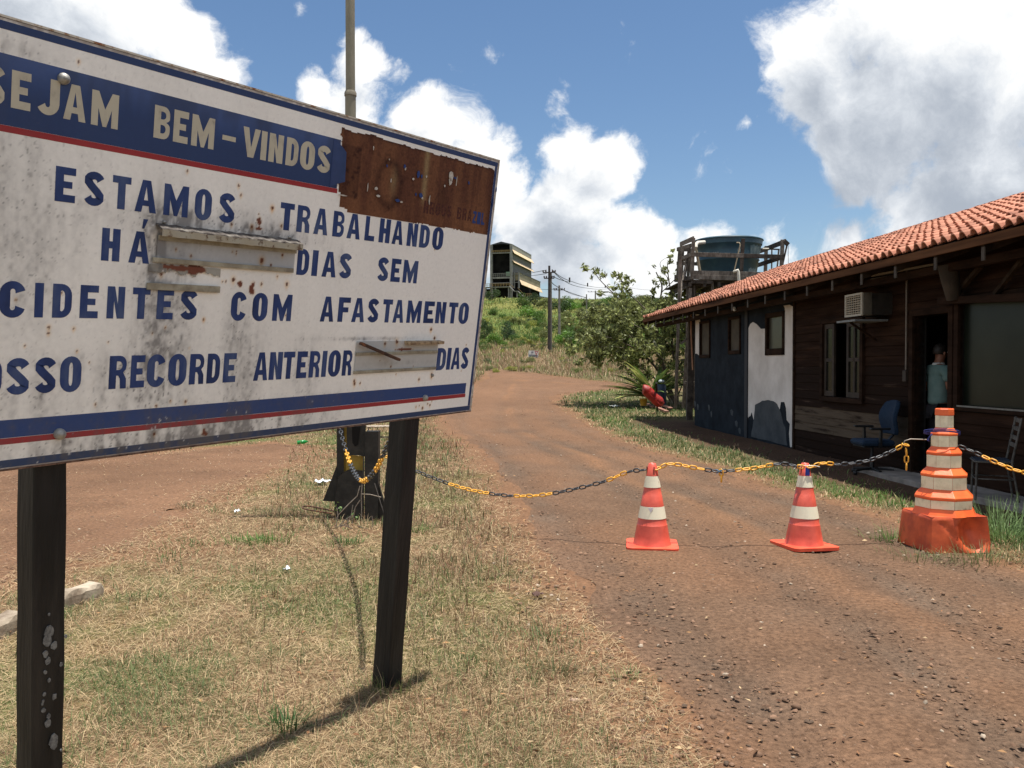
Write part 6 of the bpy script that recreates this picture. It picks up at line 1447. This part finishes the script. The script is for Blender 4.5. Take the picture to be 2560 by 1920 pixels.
# ---- the leafy tree left of the house
tx = ground(1690, 1012); tree = empty('leafy_tree', tx, 0, 'multi-stemmed tree with olive leaves and pale bare twigs in front of the water tower', 'tree'); to = Vector(tx)
g = random.Random(9); tips = []; TRY = tx.y + .6
def limb(path, r0, r1, name='branch', m=BK_):
    P = [at(x, y, Y) - to for x, y, Y in path]; Q = catmull(P, 5); n = len(Q); MB().tube(Q, [r0 + (r1 - r0) * i / (n - 1) for i in range(n)], 6).build(name, m, tree); return Q
limbs = []
for path, r0, r1, m in [
    ([(1690, 1016, TRY), (1672, 960, TRY), (1650, 880, TRY - .3), (1640, 800, TRY - .2), (1655, 720, TRY), (1640, 680, TRY)], .07, .02, BK_),
    ([(1686, 1016, TRY), (1655, 940, TRY - .2), (1600, 880, TRY - .6), (1540, 850, TRY - 1.0), (1460, 820, TRY - 1.2)], .06, .012, BK_),
    ([(1684, 1016, TRY - .2), (1650, 960, TRY - .5), (1600, 915, TRY - .8), (1555, 893, TRY - 1)], .05, .012, BP_),
    ([(1694, 1016, TRY + .4), (1690, 930, TRY + .5), (1680, 860, TRY + .5), (1685, 780, TRY + .4), (1672, 700, TRY + .4), (1668, 655, TRY + .4)], .06, .012, BK_),
    ([(1680, 1016, TRY), (1662, 930, TRY), (1620, 840, TRY + .2), (1580, 780, TRY), (1545, 745, TRY - .2), (1500, 700, TRY - .2), (1480, 670, TRY)], .05, .008, BK_),
    ([(1640, 800, TRY), (1600, 760, TRY), (1560, 720, TRY), (1552, 690, TRY), (1545, 690, TRY)], .03, .008, BK_),
    ([(1600, 880, TRY - .4), (1570, 835, TRY - .6), (1530, 800, TRY - .6), (1480, 770, TRY - .6)], .03, .008, BP_),
    ([(1540, 850, TRY - 1), (1500, 880, TRY - 1.2), (1470, 900, TRY - 1.2)], .02, .006, BP_),
    ([(1650, 880, TRY), (1600, 850, TRY - .2), (1540, 826, TRY - .5), (1465, 824, TRY - .8)], .02, .006, BP_),
    ([(1620, 850, TRY), (1560, 810, TRY - .3), (1515, 803, TRY - .5), (1438, 790, TRY - .5)], .018, .005, BP_),
    ([(1655, 730, TRY), (1700, 690, TRY - .8), (1730, 700, TRY - 1), (1760, 720, TRY - 1)], .02, .006, BK_),
    ([(1672, 700, TRY), (1650, 660, TRY), (1672, 640, TRY)], .012, .005, BK_),
    ([(1685, 900, TRY), (1700, 850, TRY), (1712, 800, TRY)], .02, .006, BK_),
    ([(1690, 1000, TRY), (1710, 950, TRY), (1722, 900, TRY + .3)], .03, .008, BK_),
    ([(1560, 850, TRY - 1), (1530, 845, TRY - 1.6), (1500, 842, TRY - 1.7), (1468, 838, TRY - 1.7)], .014, .006, BP_), ([(1600, 820, TRY - 1), (1560, 796, TRY - 1.6), (1522, 770, TRY - 1.7)], .014, .006, BP_),
    ([(1560, 870, TRY - 1), (1525, 866, TRY - 1.7), (1490, 868, TRY - 1.8)], .012, .005, BP_), ([(1660, 900, TRY - .8), (1625, 870, TRY - 1.5), (1590, 862, TRY - 1.7)], .016, .007, BP_), ([(1640, 760, TRY), (1690, 740, TRY - 1), (1720, 745, TRY - 1.2)], .014, .006, BK_),
    ([(1690, 780, TRY), (1712, 720, TRY - .8), (1722, 690, TRY - 1.0)], .014, .006, BK_)]:
    Q = limb(path, r0, r1, m=m); limbs.append(Q)
C, Rr = [], []
for Q in limbs:
    for i, p in enumerate(Q):
        if i > len(Q) * .38:
            if (p + to).z > 4.4 and g.random() < .45: continue
            for _ in range(2): C.append(tuple(p + Vector((g.uniform(-.35, .35), g.uniform(-.5, .5), g.uniform(-.3, .3))))); Rr.append(g.uniform(.08, .20) if (p + to).z < 4.2 else g.uniform(.05, .13))
for _ in range(235):   # body of the crown
    x = g.gauss(1572, 88); y = g.gauss(845, 58)
    if x > 1728 or x < 1415 or y > 960 or y < 745 or (x < 1500 and (y < 790 or y > 895)) or (y > 905 and x < 1650): continue
    C.append(tuple(at(x, y, TRY + g.uniform(-1.2, 1.2)) - to)); Rr.append(g.uniform(.07, .22))
for _ in range(36):
    x = g.uniform(1650, 1735); y = g.uniform(730, 960); C.append(tuple(at(x, y, TRY + g.uniform(-.2, 1.2)) - to)); Rr.append(g.uniform(.14, .3))
me = leaf_cloud('crown', C, Rr, 11500, .104, mat('leaf_tree', (.215, .24, .088), None, rough=.5, spec=.35, transl=.34, island=.75), elong=2.0, squash=1, seed=4, up=-.1); link('crown', me, tree)
# spiky plant
ag = ground(1630, 1018); plant = empty('spiky_plant', ag, 0, 'spiky plant with long yellow-edged green leaves left of the red roll', 'plant')
LG = mat('spike_green', (.08, .14, .04), (.17, .25, .07), scale=3, rough=.4, transl=.2); LYv = mat('spike_yellow', (.42, .46, .13), (.56, .58, .22), scale=3, rough=.4, transl=.2)
gg = random.Random(5)
for i in range(64):
    a = gg.uniform(0, 2 * math.pi) if i < 34 else gg.uniform(2.4, 4.0); el = gg.uniform(.25, 1.25); Ln = gg.uniform(1.3, 2.0); w = .125; dr = Vector((math.cos(a), math.sin(a), 0)); s = Vector((-dr.y, dr.x, 0)); V = []
    base = Vector((gg.uniform(-.1, .1), gg.uniform(-.1, .1), .35)); n = 7
    for j in range(n + 1):
        t = j / n; e2 = el - .9 * t * t * (1.3 - el * .6); p = base + dr * (Ln * t * math.cos(el - .3 * t)) + Vector((0, 0, Ln * (t * math.sin(el) - .28 * t * t)))
        ww = w * (1 - t) ** .6 * (.6 + t * 1.2 if t < .4 else 1.08); V += [p - s * ww, p - Vector((0, 0, ww * .35)), p + s * ww]
    f = [(3 * j + k, 3 * j + k + 1, 3 * j + 4 + k, 3 * j + 3 + k) for j in range(n) for k in (0, 1)]
    MB().add(V, f, True).build('leaf', LYv if i % 5 < 2 else LG, plant)
# ---- red roll, barrel, planks
rp = ground(1655, 1035); roll = empty('red_roll', rp, 0, 'red rolled tarpaulin bundle leaning on a dark post beside the spiky plant', 'tarpaulin'); ro = Vector(rp); YR = rp.y
RD = mat('red_tarp', (.20, .010, .008), (.40, .024, .016), scale=7, rough=.5, bump=.05, bscale=6)
P = [at(1607, 975, YR) - ro, at(1616, 976, YR) - ro, at(1630, 990, YR) - ro, at(1645, 1003, YR) - ro, at(1658, 1011, YR) - ro]; MB().tube(catmull(P, 5), [.13, .16, .17, .165, .165, .165, .165, .17, .17, .165, .16, .16, .16, .165, .17, .17, .17, .16, .14, .10, .07][:len(catmull(P, 5))], 14).build('roll', RD, roll)
MB().tube([at(1613, 973, YR - .17) - ro, at(1650, 1012, YR - .17) - ro], .012, 5).build('seam', RD, roll)
pl = empty('dark_post', ground(1641, 1028), 0, 'short dark post standing in front of the red roll', 'post'); MB().bar((0, -.2, -.1), at(1641, 957, YR - .2) - pl.location, .06).build('shaft', DARK, pl)
bd = empty('barrel', ground(1652, 1022), 0, 'dark blue plastic barrel behind the red roll', 'barrel'); MB().lathe([(.17, 0), (.19, .1), (.185, .3), (.19, .32), (.185, .55), (.17, .80), (.12, .84)], 20).build('body', mat('barrel_blue', (.012, .025, .05), (.02, .04, .08), scale=5, rough=.5), bd)
MB().lathe([(.10, .86), (.11, .90), (.06, .94), (.02, .95)], 16, c=(0, -.1, .05)).build('lid', mat('lid_pale', (.4, .45, .48), None, rough=.4), bd)
yb_ = empty('yellow_bucket', ground(1609, 1020), 0, 'yellow plastic bucket left of the red roll', 'bucket'); MB().lathe([(.10, .08), (.14, .32), (.15, .33), (.135, .30), (.10, .12)], 16).build('body', mat('bucket_yellow', (.45, .22, .02), (.55, .32, .04), scale=5, rough=.5), yb_)
br = mat('brick_wood', (.20, .09, .06), (.36, .20, .15), scale=8, rough=.9)
for i, (a, b, l) in enumerate([((1618, 1014), (1632, 1022), 'short reddish plank under the red roll'), ((1642, 1025), (1668, 1036), 'long reddish plank below the red roll'), ((1652, 1020), (1678, 1030), 'reddish plank behind the longest one below the red roll')]):
    A, B = ground(*a), ground(*b); o = MB().bar((0, 0, .06 + i * .03), (B - A) + Vector((0, 0, .06 + i * .03)), .12, .04).build('plank', br); o.location = A; tag(o, l, 'plank')
# ================================================================ POLES, WIRES, SIGN
CP = mat('concrete_pole', (.16, .15, .13), (.28, .26, .23), scale=4, rough=.85); DP = mat('dark_pole', (.035, .03, .03), (.08, .065, .055), scale=5, rough=.8)
def upole(px, top, Y, r, label, arms=(), m=DP, two=False, hin=None):
    x = (px - CX) / F * Y; g_ = Hs(x, Y) - .3; zt = EYE + (CY - 41 - top) * Y / F; t = empty('utility_pole', (x, Y, g_), R(-8), label, 'utility pole', None)
    h = zt - g_; MB().tube([(0, 0, 0), (0, 0, h)], [r * 1.25, r * .8], 10).build('shaft', m, t)
    if two: MB().bar((r * 1.4, .08, 0), (r * 1.2, .08, h * .93), r * 1.1).build('shaft', CP, t, label='pale concrete side of the pole')
    for dz, w in arms:
        MB().bar((-w, -.15, h - dz), (w, -.15, h - dz), .09).build('crossarm', DP, t)
        for s_ in (-1, -.55, .55, 1): MB().lathe([(.05, 0), (.07, .06), (.04, .16)], 8, c=(s_ * w * .95, -.15, h - dz + .05)).build('insulator', mat('insulator', (.08, .05, .04), None, rough=.3), t)
    return t
upole(1373, 665, 74, .12, 'tall dark utility pole nearest the road bend, carrying most of the wires', [(.6, .55), (1.1, .45)], two=True)
upole(1398, 714, 93, .12, 'second utility pole just right of the tallest one', [(.5, .6)], m=CP)
upole(1466, 736, 125, .10, 'thin utility pole half hidden on the slope', [], m=CP)
upole(1555, 703, 196, .30, 'dark utility pole on the hill crest behind the tree', [(.8, 1.4)])
upole(1488, 727, 205, .16, 'small distant utility pole with a crossarm on the crest', [(.3, 1.8)], m=CP)
lx = (1540 - CX) / F * 190; sl_ = empty('street_lamp', (lx, 190, Hs(lx, 190)), 0, 'distant street lamp with a curved arm on the hill crest', 'street lamp'); so_ = sl_.location
MB().tube([at(1545, 765, 190) - so_, at(1540, 745, 190) - so_, at(1532, 734, 190) - so_, at(1520, 729, 190) - so_], .12, 6).build('arm', CP, sl_); MB().box(-.6, .5, -.3, .3, -.12, .12, Matrix.Translation(at(1514, 730, 190) - so_)).build('lamp_head', CP, sl_)
def wire(pts, label, r=.035):
    P = [at(*p) for p in pts]; o = MB().tube([p - P[0] for p in catmull(P, 6)], r, 4).build('power_line', mat('wire_black', (.03, .03, .035), None, rough=.6)); o.location = P[0]; tag(o, label, 'power line', 'overhead power lines')
for k, dy in enumerate((0, 4)): wire([(1380 + k * 2, 674 + dy, 74), (1402, 692 + dy, 88), (1430, 704 + dy * 2, 105), (1465, 714 + dy * 1.5, 130), (1510, 719 + dy, 165), (1555, 710 + dy, 196)], ('upper' if k == 0 else 'lower') + ' of the two long wires sagging from the tallest pole to the crest pole')
wire([(1380, 690, 74), (1400, 699, 88), (1425, 706, 105)], 'short wire below the long wires right of the tallest pole')
wire([(1366, 675, 74), (1330, 682, 110), (1300, 688, 150)], 'upper cable running left from the tallest pole to the factory'); wire([(1366, 684, 74), (1330, 689, 110), (1300, 690, 150)], 'lower cable running left from the tallest pole to the factory')
wire([(1378, 705, 74), (1392, 716, 93), (1430, 735, 120), (1466, 744, 125)], 'thin cable dropping from the tallest pole past the second pole'); wire([(1402, 722, 93), (1425, 731, 110), (1466, 745, 125)], 'cable from the second pole to the thin hidden pole'); wire([(1396, 720, 93), (1370, 724, 110), (1342, 722, 150)], 'cable running left from the second pole')
wire([(1555, 712, 196), (1590, 722, 200), (1640, 726, 205)], 'cable leaving the crest pole to the right'); wire([(1490, 736, 205), (1520, 738, 200), (1555, 730, 196)], 'cable between the small crest pole and the dark crest pole')
for px, py in ((1424, 701), (1469, 713), (1513, 717)): 
    o = MB().bar((0, 0, -.2), (0, 0, .35), .18).build('line_spacer', DP); o.location = at(px, py, 105 if px < 1440 else (133 if px < 1480 else 167)); tag(o, {1424: 'left', 1469: 'middle', 1513: 'right'}[px] + ' one of three small spacers on the long wires', 'line spacer')
sy = 66.; sp0 = at(1333, 885, sy); sgn = empty('road_sign', (sp0.x, sy, Hs(sp0.x, sy)), 0, 'small white give way notice board with a red triangle in the dry grass', 'sign'); zc = sp0.z - sgn.location.z; zs = F / sy
w_, h_ = 12.3 / zs, 8.3 / zs; sgn.rotation_euler.y = R(3)
MB().box(-w_, w_, -.02, .02, zc - h_, zc + h_).build('panel', mat('sign_white', (.70, .70, .68), (.78, .78, .76), scale=3, rough=.6), sgn)
for x_ in (-.25, .25): MB().bar((x_, .05, 0), (x_, .05, zc), .05).build('post', DP, sgn)
mb = MB(); xx = -w_ * .9
for ch_ in 'PREFERÊNCIA': letter_mesh(mb, ch_, xx, xx + .055, zc - h_ * .82, zc - h_ * .25, -.026); xx += w_ * 1.8 / 11
for i, ch_ in enumerate('DÊ'): letter_mesh(mb, ch_, -w_ * .45 + i * .09, -w_ * .45 + i * .09 + .07, zc + h_ * .25, zc + h_ * .72, -.026)
letter_mesh(mb, 'A', -w_ * .42, -w_ * .42 + .07, zc - h_ * .12, zc + h_ * .18, -.026)
mb.build('fine_lettering', mat('sign_navy', (.015, .03, .09), None, rough=.6), sgn)
t0_ = (w_ * .58, zc + h_ * .30); MB().flat([(t0_[0] - .14, t0_[1] + .15), (t0_[0] + .14, t0_[1] + .15), (t0_[0], t0_[1] - .17)], -.026, [[(t0_[0] - .08, t0_[1] + .10), (t0_[0], t0_[1] - .06), (t0_[0] + .08, t0_[1] + .10)]]).build('triangle', mat('sign_red', (.5, .03, .02), None, rough=.5), sgn)
# ================================================================ FACTORY TOWER ON THE HILL
FY = 255.0; fo = Vector((at(1279, 745, FY).x, FY, Hs(0, FY) - 1.5)); fx = Vector((1, -.257, 0)).normalized(); fd = Vector((.257, 1, 0)).normalized()
fac = empty('factory_tower', fo, math.atan2(fx.y, fx.x), 'tall open steel factory tower with cream louvres standing on the hill', 'factory')
def fz(py, Y=FY): return EYE + (CY - 41 - py) * Y / F - fo.z
def C7(x, y): return (1200 + x * .12056, 580 + y * .12056)
def fxw(px): return (px - 1279) * FY / F / fx.x
SHADE = mat('interior_shade', (.006, .006, .006), (.016, .015, .014), scale=.6, rough=.95, spec=.03); GS = mat('grey_steel', (.17, .165, .16), (.28, .27, .25), scale=1, rough=.7); CLD = mat('grey_cladding', (.085, .082, .075), (.125, .12, .11), scale=.8, rough=.7, stretch=(6, 6, .4)); CLL = mat('pale_cladding', (.26, .24, .20), (.34, .32, .27), scale=.8, rough=.7); CRM = mat('cream_louvre', (.62, .45, .27), (.74, .56, .36), scale=.8, rough=.6); TANc = mat('tan_cladding', (.22, .175, .105), (.32, .27, .18), scale=.8, rough=.7); RFm = mat('roof_steel', (.06, .062, .07), None, rough=.6); GN = mat('pale_green', (.20, .30, .21), None, rough=.7); YR_ = mat('ochre_rail', (.22, .14, .05), (.32, .22, .10), scale=2, rough=.7)  # the near-black first material paints the shade inside the open tower
W_ = -fxw(C7(222, 0)[0]); zE = fz(C7(0, 258)[1]); zA = fz(C7(0, 197)[1]); D = 25.5; zb = -1
def fb(x0, x1, y0, y1, z0, z1, m, name, label=None): return MB().box(x0, x1, y0, y1, z0, z1).build(name, m, fac, label=label)
fb(-W_ + .3, -.3, 1.2, D - .5, fz(C7(0, 1400)[1]), zE, SHADE, 'shade_core')  # solid block coloured as the shaded inside of the open frame
mb = MB().prism([(-W_ - .2, zE), (.2, zE), (-W_ / 2, zA)], .0, D); mb.build('gable_roof', RFm, fac)
mb = MB().prism([(-W_ + .5, zE - .1), (-.5, zE - .1), (-W_ / 2, zA - .6)], -.05, -.01); mb.build('gable_shade', SHADE, fac)  # dark panel painted as shade in the gable
for x in (-W_ + .2, -.15): fb(x - .35, x + .35, -.3, .5, zb, zE, GS, 'column')
fb(C7(0, 0)[0] * 0 - W_, 0, -.25, .3, fz(C7(0, 445)[1]), fz(C7(0, 425)[1]), GS, 'beam'); fb(-W_, 0, -.25, .3, fz(C7(0, 965)[1]), fz(C7(0, 930)[1]), GS, 'beam'); fb(-W_, 0, -.25, .3, fz(C7(0, 1065)[1]), fz(C7(0, 1050)[1]), GS, 'beam')
def rails(x0, x1, z0, z1, y, m, n=9):
    fb(x0, x1, y - .06, y, z1 - .12, z1, m, 'hand_rail'); fb(x0, x1, y - .06, y, (z0 + z1) / 2 - .05, (z0 + z1) / 2 + .05, m, 'hand_rail')
    for i in range(n + 1): x = x0 + (x1 - x0) * i / n; fb(x - .06, x + .06, y - .07, y + .01, z0, z1, m, 'baluster')
rails(-W_ + .4, -.4, fz(C7(0, 425)[1]), fz(C7(0, 378)[1]), -.3, YR_); rails(-W_ + .4, -.4, fz(C7(0, 930)[1]), fz(C7(0, 855)[1]), -.3, GS)
fb(-1.7, -.5, -.2, .2, fz(C7(0, 915)[1]), fz(C7(0, 830)[1]), GN, 'green_cabin')
# side wall bands, each with its cream louvre
def side(ya, yb, m, name, x=.0, label=None): fb(x, x + .12, .1, D, fz(C7(0, yb)[1]), fz(C7(0, ya)[1]), m, name, label)
side(262, 372, CLL, 'cladding'); side(372, 600, CLD, 'cladding'); side(600, 1060, CLD, 'cladding')
def louvre(y, hgt, x0, d0, d1, label=None):
    z1 = fz(C7(0, y)[1]); z0 = z1 - hgt; MB().add([(x0 + .12, d0, z1), (x0 + .12, d1, z1), (x0 + .85, d1, z0), (x0 + .85, d0, z0), (x0 + .12, d0, z1 - .1), (x0 + .12, d1, z1 - .1), (x0 + .8, d1, z0 - .1), (x0 + .8, d0, z0 - .1)], [(0, 1, 2, 3), (7, 6, 5, 4), (3, 2, 6, 7), (0, 3, 7, 4), (1, 5, 6, 2)]).build('louvre', CRM, fac)
louvre(362, 1.2, 0, .1, D + 1); louvre(570, .95, 0, .1, D + 1)
# lower annex
xa = fxw(C7(655, 0)[0]); xb = xa + 2.0
fb(.2, xb, 2.0, D + 4, fz(C7(0, 1500)[1]), fz(C7(0, 1045)[1]), SHADE, 'annex_shade'); fb(.12, xb + .12, 1.2, D + 4.5, fz(C7(0, 1000)[1]), fz(C7(0, 845)[1]), TANc, 'annex_cladding'); louvre(985, 1.5, xb, 1.2, D + 5)  # the near-black block stands for shade under the annex
fb(.1, xb + .3, 1.0, D + 5, fz(C7(0, 845)[1]), fz(C7(0, 838)[1]), RFm, 'annex_roof')
for x in (xb, .6): fb(x - .2, x + .2, .8, 1.2, zb, fz(C7(0, 830)[1]), GS, 'column')
fb(.1, xb, .7, 1.1, fz(C7(0, 885)[1]), fz(C7(0, 870)[1]), GS, 'beam'); fb(.1, xb, .7, 1.1, fz(C7(0, 1050)[1]), fz(C7(0, 1038)[1]), GS, 'beam')
zW = fz(C7(0, 1140)[1]); fb(-W_ - 1.6, -.3, -1.6, .4, zW - .25, zW, GS, 'walkway'); rails(-W_ - 1.6, -.3, zW, fz(C7(0, 1072)[1]), -1.6, YR_, 9)
MB().bar((-.3, -1.4, zW), (1.1, -1.4, zW - 1.4), .9, .2, up=(0, 0, 1)).build('stair_flight', GS, fac); MB().bar((-.3, -1.9, zW + 1), (1.1, -1.9, zW - .4), .12).build('hand_rail', YR_, fac)
fb(1.1, 2.3, -1.7, -.5, zW - 1.6, zW - 1.4, GS, 'landing'); MB().bar((2.3, -1.4, zW - 1.5), (4.0, -1.4, zW - 3.2), .9, .2).build('stair_flight', GS, fac); MB().bar((2.3, -1.9, zW - .5), (4.0, -1.9, zW - 2.2), .12).build('hand_rail', YR_, fac)
fb(4.0, 6.4, -1.6, .4, zW - 3.4, zW - 3.2, GS, 'landing'); rails(4.0, 6.4, zW - 3.2, zW - 2.2, -1.6, YR_, 4); MB().bar((6.2, -1.4, zW - 3.3), (8.4, -1.4, zW - 5.6), .9, .2).build('stair_flight', GS, fac)
for x in (-W_ - 1.2, -W_ + .8, -W_ + 1.8, -.6, 2.0, 4.4, 6.2): fb(x - .16, x + .16, -1.3, -1.0, zb - 1, zW - (.2 if x < 1 else 1.6 if x < 3 else 3.4), GS, 'column')
MB().bar((-W_ + .8, -1.1, zW - 1.2), (-W_ + 1.8, -1.1, zW - 3), .15).build('brace', GS, fac); fb(-W_ - 2.4, 5.2, .6, 3, zb - 1, zW - .4, SHADE, 'undercroft_shade')  # near-black block painted as the shade below the walkway
for x in (-1.8, -1.3, -.75, -.2): fb(x - .12, x + .12, -1.9, -1.7, zb + 1.5, zb + 3.0, mat('white_tank', (.6, .6, .6), None, rough=.6), 'white_bollard')
cg0 = at(1341, 745, 262); cg1 = at(1440, 743, 285); cv = empty('conveyor_gallery', cg0, math.atan2(cg1.y - cg0.y, cg1.x - cg0.x), 'long low conveyor gallery running right from the factory tower along the crest', 'conveyor'); Lc = (cg1 - cg0).length
MB().box(0, Lc, -.5, .5, -.6, .45).build('side_panel', mat('gallery_panel', (.20, .15, .10), (.34, .30, .22), scale=2, rough=.7, stretch=(3, 1, .3)), cv); MB().box(-.2, Lc + .2, -.7, .7, .45, .60).build('roof', mat('gallery_roof', (.05, .08, .14), None, rough=.6), cv)
for i in range(16): x = Lc * i / 15; MB().box(x - .12, x + .12, -.62, -.5, -.6, .45).build('rib', GS, cv)
for i in range(6): x = Lc * i / 5; MB().box(x - .12, x + .12, -.3, .3, -4, -.6).build('leg', GS, cv)
gr_ = at(1510, 757, 215); sh = empty('long_shed', gr_, 0, 'long low pale green shed on the crest behind the tree', 'shed'); MB().box(0, 13, 0, 4, -2.5, .3).build('wall', mat('shed_green', (.20, .26, .18), (.28, .32, .24), scale=1, rough=.8), sh); MB().box(-.3, 13.3, -.3, 4.3, .3, .5).build('roof', RFm, sh)
# tufts : big green tuft beside the barrier cone and a few single ones in the lawn
def tuft(px, py, n, L, spread, colr, label, w=.006, fl=0):
    g_ = ground(px, py); rg = np.random.default_rng(int(px)); X = rg.normal(0, spread, n); Y_ = rg.normal(0, spread * .7, n)
    a = np.arctan2(Y_, X) + rg.normal(0, .6, n); V = []; k = 5; b = np.stack([X, Y_, np.full(n, -.01)], 1); d = np.stack([np.cos(a), np.sin(a), 0 * a], 1); s = np.stack([-np.sin(a), np.cos(a), 0 * a], 1); Ls = L * rg.uniform(.5, 1.15, n); le = rg.uniform(.1, .8, n)
    rows_ = []
    for j in range(k + 1):
        t = j / k; h = Ls * (t * np.cos(le) - .45 * t * t * np.sin(le) * 1.2); o_ = Ls * t * np.sin(le) * (1 + .5 * t); p = b + d * o_[:, None] + np.stack([0 * h, 0 * h, h], 1); ww = w * (1 - t * .85); rows_ += [p - s * ww / 2, p + s * ww / 2]
    V = np.stack(rows_, 1); m_ = 2 * (k + 1); i = np.arange(n)[:, None, None] * m_; f = np.array([[2 * j, 2 * j + 1, 2 * j + 3, 2 * j + 2] for j in range(k)])[None]
    col = np.repeat(np.array(colr)[None] * rg.uniform(.6, 1.4, n)[:, None], m_, 0)
    o = link('grass_tuft', fast_mesh('grass_tuft', V.reshape(-1, 3), [(i + f).reshape(-1, 4)], GM, col)); o.location = g_; tag(o, label, 'grass tuft', kind='stuff')
tuft(2500, 1350, 420, .42, .22, (.14, .22, .08), 'big clump of long green grass right of the orange barrier cone', .009)
tuft(2455, 1400, 260, .18, .20, (.17, .19, .08), 'short mixed grass in front of the right side of the barrier cone base', .006)
tuft(2300, 1400, 160, .14, .18, (.15, .17, .07), 'thin grass at the front corner of the barrier cone base', .005)
tuft(2240, 1350, 160, .20, .12, (.11, .18, .05), 'green grass along the left side of the barrier cone base', .006)
tuft(715, 1820, 110, .14, .05, (.05, .11, .03), 'dark green tuft alone in the dry lawn near the bottom of the picture', .006)
tuft(965, 1725, 200, .13, .09, (.16, .19, .07), 'grass clump round the foot of the leaning sign post', .005)
tuft(1570, 1700, 70, .10, .05, (.16, .22, .08), 'pale green tuft in the bare soil at the road edge', .004)
tuft(1365, 1600, 120, .13, .07, (.10, .14, .05), 'green tuft in the lawn between the post and the road', .005)
tuft(650, 1355, 240, .09, .14, (.09, .18, .04), 'bright green low weeds in the lawn left of the pole foot', .012)
tuft(870, 1360, 110, .13, .10, (.10, .17, .05), 'green weeds in front of the black pole foot', .008)
tuft(1045, 1330, 120, .14, .09, (.11, .18, .05), 'green weeds right of the leaning post behind it', .007)
tuft(1400, 1690, 80, .16, .05, (.12, .14, .06), 'thin upright tuft near the tile chip at the road edge', .004)
tuft(470, 1270, 60, .14, .06, (.14, .12, .06), 'brown tuft at the edge of the dirt lot', .005)
tuft(700, 1290, 140, .16, .12, (.16, .12, .07), 'brown dry weeds left of the iron loop', .005)
